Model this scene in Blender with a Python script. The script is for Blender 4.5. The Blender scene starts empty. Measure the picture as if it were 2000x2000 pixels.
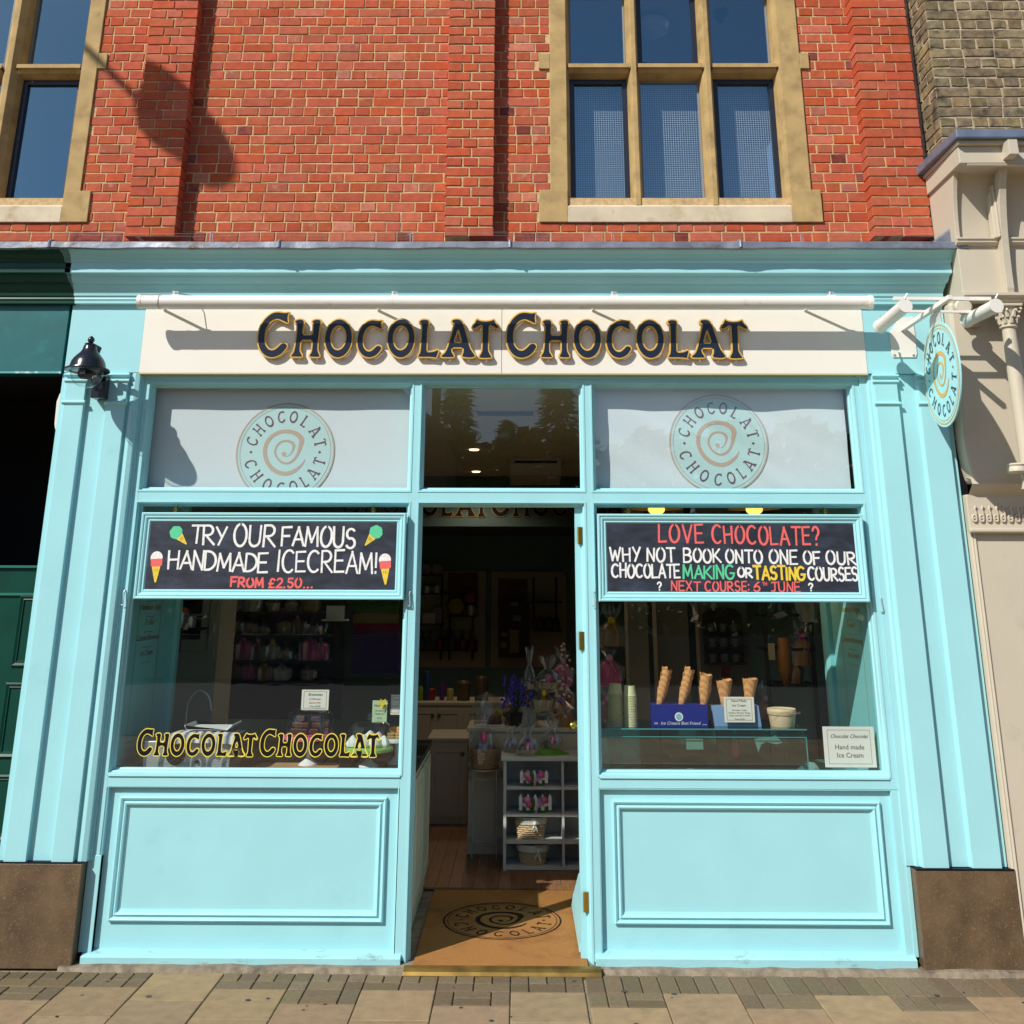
import bpy, math, random
from mathutils import Vector, Matrix, noise
R = math.radians
S = bpy.context.scene
COL = S.collection

# ------------------------------------------------------------------ camera, world, sun, exposure
F, PY = 1975.0, 560.3                       # focal length and principal row of the (cropped) 2000 px photograph
YAW, PIT, ROL = R(-.498), R(16.751), R(.1795)
CAM = Vector((0, -6.62, 2.05))
_f = Vector((math.sin(YAW) * math.cos(PIT), math.cos(YAW) * math.cos(PIT), math.sin(PIT)))
_r = Vector((math.cos(YAW), -math.sin(YAW), 0))
_u = _r.cross(_f)
_r2 = math.cos(ROL) * _r + math.sin(ROL) * _u
_u2 = -math.sin(ROL) * _r + math.cos(ROL) * _u
cd = bpy.data.cameras.new('camera')
cam = bpy.data.objects.new('camera', cd)
COL.objects.link(cam)
cd.sensor_width = 36
cd.lens = 36 * F / 2000
cd.shift_y = (PY - 1000) / 2000
cd.clip_start = .05
cd.clip_end = 2000
m = Matrix((_r2, _u2, -_f)).transposed().to_4x4()
m.translation = CAM
cam.matrix_world = m
S.camera = cam

SUN = Vector((.95, 1, -1.15)).normalized()  # the way the light travels
w = bpy.data.worlds.new('World'); S.world = w; w.use_nodes = True
nt = w.node_tree; bg = nt.nodes['Background']
sky = nt.nodes.new('ShaderNodeTexSky'); sky.sky_type = 'NISHITA'; sky.sun_disc = False
sky.sun_elevation = math.asin(-SUN.z)
sky.sun_rotation = math.atan2(-SUN.x, -SUN.y)
sky.air_density = 1.0; sky.dust_density = .5; sky.ozone_density = 2.4
nt.links.new(sky.outputs[0], bg.inputs[0]); bg.inputs[1].default_value = .10
sd = bpy.data.lights.new('sun', 'SUN'); sd.energy = 4.7; sd.angle = R(.5); sd.color = (1, .95, .87)
so = bpy.data.objects.new('sun', sd); COL.objects.link(so)
so.rotation_euler = SUN.to_track_quat('-Z', 'Y').to_euler(); so.location = (-8, -9, 12)
S.view_settings.view_transform = 'Standard'; S.view_settings.look = 'None'
S.view_settings.gamma = 1; S.view_settings.use_curve_mapping = False
S.view_settings.exposure = .08
S.render.engine = 'CYCLES'
S.cycles.max_bounces = 10; S.cycles.transparent_max_bounces = 16
S.cycles.sample_clamp_indirect = 6
S.cycles.caustics_reflective = False; S.cycles.caustics_refractive = False


def at(px, py, Y):
    """world point behind a pixel of the 2000 px photograph on the upright plane y = Y"""
    d = _r2 * (px - 1000) / F - _u2 * (py - PY) / F + _f
    return CAM + d * ((Y - CAM.y) / d.y)


def X(px, py, Y=0): return at(px, py, Y).x
def Z(px, py, Y=0): return at(px, py, Y).z


def floor_at(px, py, Zv=0):
    d = _r2 * (px - 1000) / F - _u2 * (py - PY) / F + _f
    return CAM + d * ((Zv - CAM.z) / d.z)


def rect(a, b, Y):
    """x0, x1, z0, z1 of the upright rectangle with corners at pixels a (top left) and b (bottom right)"""
    p, q = at(a[0], a[1], Y), at(b[0], b[1], Y)
    return p.x, q.x, q.z, p.z


# ------------------------------------------------------------------ materials
MATS = {}


def mat(name, col, rough=.6, metal=0, var=0, scale=4, bump=0, bscale=60, spec=.5, dirt=None, dscale=3, dlo=.55, dhi=.75,
        island=0, ihue=0, emit=None, coat=0, alpha=None, wave=None, detail=6, trans=0, stretch=None):
    if name in MATS: return MATS[name]
    M = bpy.data.materials.new(name); M.use_nodes = True; MATS[name] = M
    n = M.node_tree.nodes; l = M.node_tree.links; b = n['Principled BSDF']
    b.inputs['Roughness'].default_value = rough; b.inputs['Metallic'].default_value = metal
    b.inputs['Specular IOR Level'].default_value = spec
    b.inputs['Coat Weight'].default_value = coat
    b.inputs['Transmission Weight'].default_value = trans
    tc = n.new('ShaderNodeTexCoord'); src = tc.outputs['Object']
    if stretch:
        mp = n.new('ShaderNodeMapping'); mp.inputs['Scale'].default_value = stretch
        l.new(src, mp.inputs[0]); src = mp.outputs[0]
    c = n.new('ShaderNodeRGB'); c.outputs[0].default_value = (*col, 1); out = c.outputs[0]
    if island or ihue:
        g = n.new('ShaderNodeNewGeometry'); oi = n.new('ShaderNodeObjectInfo')
        ad = n.new('ShaderNodeMath'); ad.operation = 'ADD'
        l.new(g.outputs['Random Per Island'], ad.inputs[0]); l.new(oi.outputs['Random'], ad.inputs[1])
        wn = n.new('ShaderNodeTexWhiteNoise'); wn.noise_dimensions = '1D'; l.new(ad.outputs[0], wn.inputs['W'])
        h = n.new('ShaderNodeHueSaturation'); l.new(out, h.inputs['Color'])
        sp = n.new('ShaderNodeSeparateColor'); l.new(wn.outputs['Color'], sp.inputs[0])
        for sock, o, lo, hi in (('Value', 0, 1 - island, 1 + island * .75), ('Hue', 1, .5 - ihue, .5 + ihue), ('Saturation', 2, 1 - island * .5, 1 + island * .15)):
            mr = n.new('ShaderNodeMapRange'); mr.inputs['To Min'].default_value = lo; mr.inputs['To Max'].default_value = hi
            l.new(sp.outputs[o], mr.inputs[0]); l.new(mr.outputs[0], h.inputs[sock])
        out = h.outputs[0]
    if var:
        t = n.new('ShaderNodeTexNoise'); t.inputs['Scale'].default_value = scale; t.inputs['Detail'].default_value = detail
        l.new(src, t.inputs[0])
        mr = n.new('ShaderNodeMapRange'); mr.inputs['From Min'].default_value = .3; mr.inputs['From Max'].default_value = .7
        mr.inputs['To Min'].default_value = 1 - var; mr.inputs['To Max'].default_value = 1 + var
        l.new(t.outputs[0], mr.inputs[0])
        h2 = n.new('ShaderNodeHueSaturation'); l.new(out, h2.inputs['Color']); l.new(mr.outputs[0], h2.inputs['Value'])
        out = h2.outputs[0]
    if dirt:
        t = n.new('ShaderNodeTexNoise'); t.inputs['Scale'].default_value = dscale; t.inputs['Detail'].default_value = 9
        t.inputs['Roughness'].default_value = .65; l.new(src, t.inputs[0])
        mr = n.new('ShaderNodeMapRange'); mr.inputs['From Min'].default_value = dlo; mr.inputs['From Max'].default_value = dhi
        l.new(t.outputs[0], mr.inputs[0])
        mx = n.new('ShaderNodeMix'); mx.data_type = 'RGBA'; mx.inputs['B'].default_value = (*dirt, 1)
        l.new(mr.outputs[0], mx.inputs['Factor']); l.new(out, mx.inputs['A']); out = mx.outputs['Result']
    if wave:
        t = n.new('ShaderNodeTexWave'); t.inputs['Scale'].default_value = wave[0]; t.inputs['Distortion'].default_value = wave[1]
        t.bands_direction = wave[2]; l.new(src, t.inputs[0])
        mx = n.new('ShaderNodeMix'); mx.data_type = 'RGBA'; mx.inputs['B'].default_value = (*wave[3], 1)
        l.new(t.outputs['Fac'], mx.inputs['Factor']); l.new(out, mx.inputs['A']); out = mx.outputs['Result']
    l.new(out, b.inputs['Base Color'])
    if bump:
        t = n.new('ShaderNodeTexNoise'); t.inputs['Scale'].default_value = bscale; t.inputs['Detail'].default_value = 5
        l.new(src, t.inputs[0])
        bp = n.new('ShaderNodeBump'); bp.inputs['Strength'].default_value = min(1, bump); bp.inputs['Distance'].default_value = .004 if bump <= 1 else .004 * bump
        l.new(t.outputs[0], bp.inputs['Height']); l.new(bp.outputs[0], b.inputs['Normal'])
    if emit:
        b.inputs['Emission Color'].default_value = (*emit[0], 1); b.inputs['Emission Strength'].default_value = emit[1]
    if alpha is not None: b.inputs['Alpha'].default_value = alpha
    return M


def glass(name, tint=(.9, .96, .95), refl=1.0, rough=0.0, gcol=(1, 1, 1), film=0, filmcol=(.7, .75, .8), wobble=0):
    """thin pane: straight-through transmission, Fresnel reflection and, if asked, a thin milky film"""
    if name in MATS: return MATS[name]
    M = bpy.data.materials.new(name); M.use_nodes = True; MATS[name] = M; M.use_transparent_shadow = True
    n = M.node_tree.nodes; l = M.node_tree.links; n.clear()
    o = n.new('ShaderNodeOutputMaterial'); t = n.new('ShaderNodeBsdfTransparent'); t.inputs[0].default_value = (*tint, 1)
    g = n.new('ShaderNodeBsdfGlossy'); g.inputs['Roughness'].default_value = rough; g.inputs['Color'].default_value = (*gcol, 1)
    f = n.new('ShaderNodeLayerWeight'); f.inputs[0].default_value = .5      # Schlick: the same from both sides
    p5 = n.new('ShaderNodeMath'); p5.operation = 'POWER'; p5.inputs[1].default_value = 5; l.new(f.outputs['Facing'], p5.inputs[0])
    ml = n.new('ShaderNodeMath'); ml.operation = 'MULTIPLY_ADD'; ml.inputs[1].default_value = .95; ml.inputs[2].default_value = .042 * refl; ml.use_clamp = True
    l.new(p5.outputs[0], ml.inputs[0])
    mx = n.new('ShaderNodeMixShader'); l.new(ml.outputs[0], mx.inputs[0]); l.new(t.outputs[0], mx.inputs[1]); l.new(g.outputs[0], mx.inputs[2])
    if wobble:
        tc = n.new('ShaderNodeTexCoord'); tn = n.new('ShaderNodeTexNoise'); tn.inputs['Scale'].default_value = 1.6; tn.inputs['Detail'].default_value = 0
        l.new(tc.outputs['Object'], tn.inputs[0]); bp = n.new('ShaderNodeBump'); bp.inputs['Strength'].default_value = wobble; bp.inputs['Distance'].default_value = .01
        l.new(tn.outputs[0], bp.inputs['Height']); l.new(bp.outputs[0], g.inputs['Normal']); 
    last = mx
    if film:
        d = n.new('ShaderNodeBsdfDiffuse'); d.inputs[0].default_value = (*filmcol, 1)
        m2 = n.new('ShaderNodeMixShader'); m2.inputs[0].default_value = film
        l.new(mx.outputs[0], m2.inputs[1]); l.new(d.outputs[0], m2.inputs[2]); last = m2
    l.new(last.outputs[0], o.inputs[0])
    return M


TURQ = mat('turquoise_paint', (.35, .695, .745), .40, var=.03, scale=3, bump=.14, bscale=45, dirt=(.24, .52, .56), dscale=2.6, dlo=.62, dhi=1.0, spec=.45)
TURQ_LOW = mat('scuffed_turquoise_paint', (.34, .66, .71), .48, var=.05, scale=5, bump=.3, bscale=30, dirt=(.20, .27, .25), dscale=13, dlo=.58, dhi=.74, stretch=(.5, 1, 1.6))
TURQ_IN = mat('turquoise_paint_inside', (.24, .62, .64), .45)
CREAM = mat('cream_paint', (.82, .79, .71), .42, var=.02, scale=2, dirt=(.62, .55, .42), dscale=4, dlo=.68, dhi=.95)
CREAM_METAL = mat('cream_metal', (.80, .77, .70), .35, var=.03, dirt=(.5, .42, .3), dscale=14, dlo=.62, dhi=.8, spec=.6)
STONEPAINT = mat('beige_paint', (.56, .50, .39), .5, var=.03, scale=3, bump=.12, bscale=18, dirt=(.42, .38, .3), dscale=5, dlo=.58, dhi=.85)
GREEN = mat('green_gloss_paint', (.003, .05, .034), .35, var=.12, scale=6, spec=.3)
TEALSIGN = mat('teal_sign_paint', (.002, .115, .12), .4, var=.12, scale=7, dirt=(.02, .22, .22), dscale=6, dlo=.6, dhi=.85)
BRICK = mat('red_brick', (.455, .093, .040), .85, var=.14, scale=18, bump=.45, bscale=110, island=.14, ihue=.004, dirt=(.16, .05, .03), dscale=9, dlo=.60, dhi=.85, spec=.2)
BRICK2 = mat('pale_red_brick', (.47, .12, .06), .85, var=.14, scale=22, bump=.7, bscale=110, island=.26, ihue=.004, dirt=(.55, .34, .25), dscale=14, dlo=.56, dhi=.80, spec=.2)
BRICK3 = mat('dark_red_brick', (.24, .055, .035), .85, var=.3, scale=22, bump=.7, bscale=110, island=.25, ihue=.01, dirt=(.10, .045, .04), dscale=16, dlo=.5, dhi=.75, spec=.2)
BROWNBRICK = mat('brown_stock_brick', (.23, .175, .095), .9, var=.3, scale=20, bump=.9, bscale=90, island=.3, ihue=.015, dirt=(.05, .045, .04), dscale=9, dlo=.5, dhi=.7, spec=.2)
MORTAR = mat('mortar', (.60, .42, .22), .95, var=.2, scale=30, bump=.9, bscale=150, spec=.1, dirt=(.26, .19, .13), dscale=3, dlo=.5, dhi=.8)
SAND = mat('sandstone', (.46, .32, .14), .8, var=.16, scale=7, bump=.35, bscale=120, spec=.25, dirt=(.20, .13, .06), dscale=6, dlo=.50, dhi=.85)
SANDPALE = mat('pale_sandstone', (.62, .53, .38), .8, var=.12, scale=5, bump=.35, bscale=120, spec=.25, dirt=(.34, .21, .07), dscale=3.2, dlo=.52, dhi=.74)
LEAD = mat('lead_sheet', (.23, .25, .30), .42, metal=.35, var=.2, scale=9, bump=1, bscale=14, dirt=(.12, .085, .06), dscale=5, dlo=.55, dhi=.68)
GRANITE = mat('brown_stone', (.12, .078, .042), .45, var=.3, scale=7, bump=.4, bscale=60, dirt=(.30, .18, .10), dscale=95, dlo=.56, dhi=.74, detail=9)
FLAG = mat('buff_flagstone', (.32, .22, .125), .85, var=.12, scale=14, bump=.5, bscale=150, island=.12, ihue=.008, spec=.2, dirt=(.17, .125, .085), dscale=6, dlo=.55, dhi=.9)
SETT = mat('grey_brown_paver', (.175, .13, .075), .85, var=.12, scale=40, bump=.5, bscale=150, island=.2, ihue=.01, spec=.2, dirt=(.10, .085, .07), dscale=13, dlo=.6, dhi=.74)
JOINT = mat('sand_joint', (.27, .22, .155), .95, var=.3, scale=50, spec=.1)
ASPHALT = mat('asphalt', (.05, .05, .052), .9, var=.2, scale=60)
BRASS = mat('brass', (.62, .40, .08), .3, metal=1, var=.1, scale=30)
DULLBRASS = mat('worn_brass', (.30, .19, .05), .42, metal=.9, var=.35, scale=8, dirt=(.12, .07, .03), dscale=6, dlo=.55, dhi=.8)
NAVY = mat('navy_gloss', (.012, .02, .04), .3, spec=.5)
GOLD = mat('gold_paint', (.70, .43, .09), .38, spec=.5)
BLACKM = mat('black_metal', (.012, .014, .02), .22, spec=.6)
BLACK = mat('black', (.008, .008, .01), .6, spec=.15)
STEEL = mat('steel', (.60, .61, .62), .3, metal=.6, var=.1, scale=5)
WHITE = mat('white', (.8, .8, .78), .5)
BOARD = mat('chalkboard', (.018, .022, .033), .5, var=.35, scale=8, dirt=(.055, .075, .12), dscale=4.5, dlo=.44, dhi=.8, stretch=(1, 1, 2.5))
CHALKW = mat('white_chalk', (.80, .80, .78), .7, var=.13, scale=55)
CHALKR = mat('red_chalk', (.80, .13, .12), .7, var=.06, scale=40)
CHALKG = mat('green_chalk', (.10, .58, .30), .7, var=.06, scale=40)
CHALKY = mat('yellow_chalk', (.80, .58, .05), .7, var=.06, scale=40)
GLASS = glass('window_glass', (.90, .95, .94), 2.6, wobble=.006)
GLASS_UP = glass('upper_window_glass', (.78, .86, .92), 6.5, gcol=(.42, .78, 1), wobble=.03)  # reflection tinted blue to deepen the mirrored sky
CLEAR = glass('clear_glass', (.93, .97, .965), 1.3)
CELLO = glass('cellophane', (.93, .94, .94), 2.2, rough=.12, film=.05)


# ------------------------------------------------------------------ mesh building
class MB:
    def __init__(s): s.v = []; s.f = []

    def add(s, vs, fs):
        k = len(s.v); s.v += [tuple(p) for p in vs]; s.f += [tuple(i + k for i in f) for f in fs]; return s

    def box(s, x0, x1, y0, y1, z0, z1):
        if x0 > x1: x0, x1 = x1, x0
        if y0 > y1: y0, y1 = y1, y0
        if z0 > z1: z0, z1 = z1, z0
        return s.add([(x0, y0, z0), (x1, y0, z0), (x1, y1, z0), (x0, y1, z0), (x0, y0, z1), (x1, y0, z1), (x1, y1, z1), (x0, y1, z1)],
                     [(0, 3, 2, 1), (4, 5, 6, 7), (0, 1, 5, 4), (1, 2, 6, 5), (2, 3, 7, 6), (3, 0, 4, 7)])

    def bar(s, a, b, wx, wy=None, up=(0, 0, 1)):
        a, b = Vector(a), Vector(b); wy = wy or wx; d = (b - a).normalized(); u = Vector(up)
        if abs(d.dot(u)) > .99: u = Vector((0, 1, 0))
        sx = d.cross(u).normalized(); sy = sx.cross(d)
        vs = [p + sx * i * wx / 2 + sy * j * wy / 2 for p in (a, b) for i, j in ((-1, -1), (1, -1), (1, 1), (-1, 1))]
        return s.add(vs, [(0, 3, 2, 1), (4, 5, 6, 7), (0, 1, 5, 4), (1, 2, 6, 5), (2, 3, 7, 6), (3, 0, 4, 7)])

    def tube(s, pts, r, n=8, closed=False, caps=True):
        pts = [Vector(p) for p in pts]; m = len(pts); rs = r if isinstance(r, (list, tuple)) else [r] * m
        k0 = len(s.v); prev = None
        for i, p in enumerate(pts):
            if closed: d = pts[(i + 1) % m] - pts[i - 1]
            else: d = pts[min(i + 1, m - 1)] - pts[max(i - 1, 0)]
            d.normalize()
            if prev is None:
                u = Vector((0, 0, 1)) if abs(d.z) < .9 else Vector((0, 1, 0)); a = d.cross(u).normalized()
            else:
                a = (prev - d * prev.dot(d)).normalized()
            prev = a; b = d.cross(a)
            for j in range(n):
                t = 2 * math.pi * j / n; q = p + (a * math.cos(t) + b * math.sin(t)) * rs[i]; s.v.append(tuple(q))
        for i in range(m if closed else m - 1):
            for j in range(n):
                A = k0 + i * n; B = k0 + ((i + 1) % m) * n
                s.f.append((A + j, B + j, B + (j + 1) % n, A + (j + 1) % n))
        if caps and not closed:
            s.f.append(tuple(k0 + j for j in range(n))); s.f.append(tuple(k0 + (m - 1) * n + j for j in reversed(range(n))))
        return s

    def lathe(s, c, prof, n=24, axis='z', sx=1, sy=1, wob=0, cap=True):
        """prof: (radius, height) pairs"""
        c = Vector(c); k0 = len(s.v)
        for r, h in prof:
            for j in range(n):
                t = 2 * math.pi * j / n; rr = r * (1 + wob * noise.noise((math.cos(t) * 2 + c.x * 9, math.sin(t) * 2, h * 12)))
                a, b = rr * math.cos(t) * sx, rr * math.sin(t) * sy
                q = (a, b, h) if axis == 'z' else ((a, -h, b) if axis == 'y' else (h, a, b))
                s.v.append(tuple(c + Vector(q)))
        for i in range(len(prof) - 1):
            for j in range(n):
                A = k0 + i * n; B = A + n
                s.f.append((A + j, A + (j + 1) % n, B + (j + 1) % n, B + j))
        if cap:
            if prof[0][0] > 1e-4: s.f.append(tuple(k0 + j for j in reversed(range(n))))
            if prof[-1][0] > 1e-4: s.f.append(tuple(k0 + (len(prof) - 1) * n + j for j in range(n)))
        return s

    def prism(s, poly, a0, a1, axis='z'):
        """closed polygon extruded: axis z takes (x,y); axis x takes (y,z); axis y takes (x,z)"""
        n = len(poly); k = len(s.v)
        for h in (a0, a1):
            for p, q in poly:
                s.v.append((p, q, h) if axis == 'z' else ((h, p, q) if axis == 'x' else (p, h, q)))
        s.f.append(tuple(k + i for i in reversed(range(n)))); s.f.append(tuple(k + n + i for i in range(n)))
        for i in range(n): s.f.append((k + i, k + (i + 1) % n, k + n + (i + 1) % n, k + n + i))
        return s

    def sweep(s, prof, a0, a1, axis='x'):
        """open profile of (y,z) points swept from x=a0 to a1 (axis x) or of (x,y) along z"""
        k = len(s.v); n = len(prof)
        for h in (a0, a1):
            for p, q in prof: s.v.append((h, p, q) if axis == 'x' else (p, q, h))
        for i in range(n - 1): s.f.append((k + i, k + n + i, k + n + i + 1, k + i + 1))
        return s

    def ring(s, x0, x1, z0, z1, prof, fill=False):
        """mitred rectangular moulding: prof is a list of (inset from the rectangle, y)"""
        k = len(s.v); n = len(prof)
        for d, y in prof:
            s.v += [(x0 + d, y, z0 + d), (x1 - d, y, z0 + d), (x1 - d, y, z1 - d), (x0 + d, y, z1 - d)]
        for i in range(n - 1):
            for j in range(4):
                A = k + i * 4; B = A + 4; s.f.append((A + j, A + (j + 1) % 4, B + (j + 1) % 4, B + j))
        if fill: A = k + (n - 1) * 4; s.f.append((A, A + 1, A + 2, A + 3))
        return s

    def sphere(s, c, r, n=14, mrow=9, sz=1, wob=0, sx=1, sy=1):
        return s.lathe(c, [(max(1e-5, r * math.sin(math.pi * i / mrow)), -r * sz * math.cos(math.pi * i / mrow)) for i in range(mrow + 1)], n, wob=wob, cap=False, sx=sx, sy=sy)

    def shift(s, v): s.v = [(a + v[0], b + v[1], c + v[2]) for a, b, c in s.v]; return s
    def xf(s, M): s.v = [tuple(M @ Vector(p)) for p in s.v]; return s


ORG = {}


def link_mesh(name, me, parent=None):
    o = bpy.data.objects.new(name, me); COL.objects.link(o)
    if parent: o.parent = parent
    return o


def obj(name, mb, m, parent=None, smooth=False, bevel=0, label=None, fix=True, org=None):
    og = Vector(ORG.get(parent.name, (0, 0, 0))) if parent else Vector(org or (0, 0, 0))
    me = bpy.data.meshes.new(name)
    me.from_pydata([(a - og.x, b - og.y, c - og.z) for a, b, c in mb.v], [], mb.f)
    if m: me.materials.append(m)
    if fix:
        import bmesh
        bm = bmesh.new(); bm.from_mesh(me); bmesh.ops.recalc_face_normals(bm, faces=bm.faces); bm.to_mesh(me); bm.free()
    if smooth:
        me.polygons.foreach_set('use_smooth', [True] * len(me.polygons))
        me.set_sharp_from_angle(angle=R(38))
    o = link_mesh(name, me, parent)
    if parent: ORG[o.name] = tuple(og)
    elif org: o.location = org; ORG[o.name] = tuple(org)
    if bevel:
        b = o.modifiers.new('bevel', 'BEVEL'); b.width = bevel; b.segments = 2; b.limit_method = 'ANGLE'; b.angle_limit = R(40); b.harden_normals = False
    if label: o['label'] = label
    return o


def thing(name, label, cat, loc=(0, 0, 0), group=None):
    o = bpy.data.objects.new(name, None); COL.objects.link(o); o.location = loc; o.empty_display_size = .1
    ORG[o.name] = tuple(loc); o['label'] = label; o['category'] = cat
    if group: o['group'] = group
    return o


def tag(o, label=None, cat=None, group=None, kind=None):
    if label: o['label'] = label
    if cat: o['category'] = cat
    if group: o['group'] = group
    if kind: o['kind'] = kind
    return o


def struct(name, mb, m, **k): return tag(obj(name, mb, m, **k), kind='structure')


def dup(root, loc, label=None, group=None, rz=0, sc=None):
    def cp(o, par):
        c = o.copy(); COL.objects.link(c); c.parent = par
        for ch in list(o.children): cp(ch, c)
        return c
    c = cp(root, None); c.location = loc
    if rz: c.rotation_euler.z = rz
    if sc: c.scale = sc
    if label: c['label'] = label
    if group: c['group'] = group
    return c


# ------------------------------------------------------------------ lettering
def catmull(pts, n=4, closed=True):
    out = []; m = len(pts)
    for i in range(m if closed else m - 1):
        g = (lambda k: pts[k % m]) if closed else (lambda k: pts[max(0, min(m - 1, k))])
        p0, p1, p2, p3 = g(i - 1), g(i), g(i + 1), g(i + 2)
        for k in range(n):
            t = k / n; t2 = t * t; t3 = t2 * t
            out.append(tuple(.5 * (2 * p1[a] + (p2[a] - p0[a]) * t + (2 * p0[a] - 5 * p1[a] + 4 * p2[a] - p3[a]) * t2 + (3 * p1[a] - p0[a] - 3 * p2[a] + p3[a]) * t3) for a in range(len(pts[0]))))
    if not closed: out.append(tuple(pts[-1]))
    return out


GL = {}
def _g(ch, x0, loops, hole=()):
    # traced outlines: letter height 560 units, baseline 750
    GL[ch] = ([[((x - x0) / 560, (750 - y) / 560) for x, y in lp] for lp in loops], [[((x - x0) / 560, (750 - y) / 560) for x, y in lp] for lp in hole])
_el = lambda cx, cy, rx, ry, n=28: [(cx + rx * math.cos(2 * math.pi * i / n), cy + ry * math.sin(2 * math.pi * i / n)) for i in range(n)]
_g('C', 78, [[(508, 84), (495, 92), (440, 96), (340, 85), (250, 110), (160, 190), (105, 290), (78, 420), (85, 540), (120, 640), (190, 720), (290, 755), (380, 737), (450, 692), (503, 622), (515, 590), (503, 565), (470, 552), (432, 562), (395, 600), (350, 640), (300, 657), (245, 640), (200, 590), (178, 540), (170, 450), (180, 350), (215, 260), (270, 203), (345, 178), (420, 203), (490, 236), (506, 236), (500, 200), (495, 150), (504, 108)]])
_g('H', 595, [[(620, 226), (645, 204), (690, 195), (735, 203), (748, 235), (741, 300), (735, 425), (742, 432), (898, 432), (905, 425), (905, 270), (895, 242), (884, 220), (915, 202), (960, 197), (998, 208), (1003, 240), (995, 300), (985, 420), (976, 560), (976, 620), (985, 670), (1015, 732), (1002, 745), (960, 748), (890, 744), (872, 732), (895, 690), (905, 640), (905, 500), (898, 494), (728, 494), (722, 500), (712, 560), (710, 620), (715, 670), (750, 730), (742, 744), (700, 746), (605, 743), (596, 734), (625, 690), (640, 640), (650, 560), (660, 420), (662, 300), (648, 258)]])
_g('O', 1090, [_el(1290, 474, 200, 281)], [_el(1288, 467, 124, 188)])
_g('L', 650, [[(655, 223), (685, 201), (730, 195), (780, 206), (788, 238), (775, 300), (768, 420), (765, 600), (766, 676), (774, 683), (850, 680), (900, 667), (938, 650), (942, 656), (935, 690), (915, 752), (905, 757), (870, 750), (790, 745), (700, 746), (652, 742), (650, 735), (675, 690), (685, 620), (690, 500), (695, 400), (695, 290), (680, 250)]])
_g('A', 998, [[(1148, 214), (1165, 197), (1225, 190), (1272, 203), (1300, 235), (1320, 290), (1362, 425), (1400, 560), (1432, 640), (1490, 722), (1480, 743), (1430, 755), (1335, 747), (1310, 735), (1325, 690), (1330, 650), (1318, 612), (1308, 605), (1158, 605), (1148, 612), (1138, 640), (1145, 680), (1178, 733), (1168, 747), (1090, 750), (1010, 748), (998, 735), (1050, 690), (1085, 620), (1110, 540), (1150, 400), (1185, 270), (1178, 248), (1155, 234)]], [[(1240, 310), (1215, 390), (1168, 535), (1174, 545), (1240, 546), (1302, 545), (1308, 535), (1265, 390)]])
_g('T', 1462, [[(1525, 190), (1540, 200), (1580, 215), (1650, 222), (1720, 215), (1765, 200), (1778, 197), (1800, 240), (1840, 300), (1840, 318), (1825, 320), (1790, 305), (1725, 270), (1708, 268), (1703, 285), (1698, 400), (1690, 560), (1690, 640), (1708, 690), (1740, 742), (1735, 754), (1650, 761), (1575, 756), (1568, 742), (1598, 690), (1610, 640), (1612, 500), (1612, 280), (1606, 264), (1590, 262), (1540, 290), (1485, 320), (1463, 316), (1465, 295), (1495, 240)]])
WID = {'C': .78, 'H': .75, 'O': .714, 'L': .52, 'A': .88, 'T': .675}
# positions of the letters of one word, in units of the small capital height, small C = big C * .82
WORD = [('C', 0, 1.2), ('H', (595 - 78) / 560, 1), ('O', (1090 - 78) / 560, 1), ('C', (1580 - 78) / 560, .99), ('O', (2035 - 78) / 560, 1), ('L', (2505 - 78) / 560, 1), ('A', (2853 - 78) / 560, 1), ('T', (3317 - 78) / 560, 1)]


def off_loop(lp, d):
    n = len(lp); A = sum(lp[i][0] * lp[(i + 1) % n][1] - lp[(i + 1) % n][0] * lp[i][1] for i in range(n)); sg = 1 if A > 0 else -1
    out = []
    for i in range(n):
        ax, ay = lp[i - 1]; bx, by = lp[(i + 1) % n]; tx, ty = bx - ax, by - ay; L = math.hypot(tx, ty) or 1
        out.append((lp[i][0] + sg * ty / L * d, lp[i][1] - sg * tx / L * d))
    return out


def loops_of(ch, d=0):
    k = 1.0 if ch != 'C' else .82
    o, h = GL[ch]
    o = [[(x * k, y * k) for x, y in catmull(l, 3)] for l in o]; h = [[(x * k, y * k) for x, y in catmull(l, 3)] for l in h]
    return [off_loop(l, d) for l in o] + [off_loop(l, -d) for l in h]


def rim_mb(ch, d0, d1, wrap=None):
    """a band following the outline of a letter from offset d0 to d1"""
    mb = MB(); kq = .82 if ch == 'C' else 1
    for hole in (0, 1):
        for l in GL[ch][hole]:
            l = [(x * kq, y * kq) for x, y in catmull(l, 3)]; sg = -1 if hole else 1; n = len(l); q = len(mb.v)
            mb.v += [(x, 0, z) for x, z in off_loop(l, d0 * sg)] + [(x, 0, z) for x, z in off_loop(l, d1 * sg)]
            for i in range(n): mb.f.append((q + i, q + (i + 1) % n, q + n + (i + 1) % n, q + n + i))
    return mb


def fill_mesh(name, loops, th):
    """flat letters in the x-z plane, facing -y, th thick"""
    cu = bpy.data.curves.new(name, 'CURVE'); cu.dimensions = '2D'; cu.fill_mode = 'BOTH' if th else 'FRONT'; cu.extrude = th / 2
    for lp in loops:
        sp = cu.splines.new('POLY'); sp.points.add(len(lp) - 1)
        for p, q in zip(sp.points, lp): p.co = (q[0], q[1], 0, 1)
        sp.use_cyclic_u = True
    t = bpy.data.objects.new('tmp', cu); me = bpy.data.meshes.new_from_object(t)
    bpy.data.objects.remove(t); bpy.data.curves.remove(cu)
    me.transform(Matrix.Rotation(R(90), 4, 'X')); me.name = name
    return me


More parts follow.
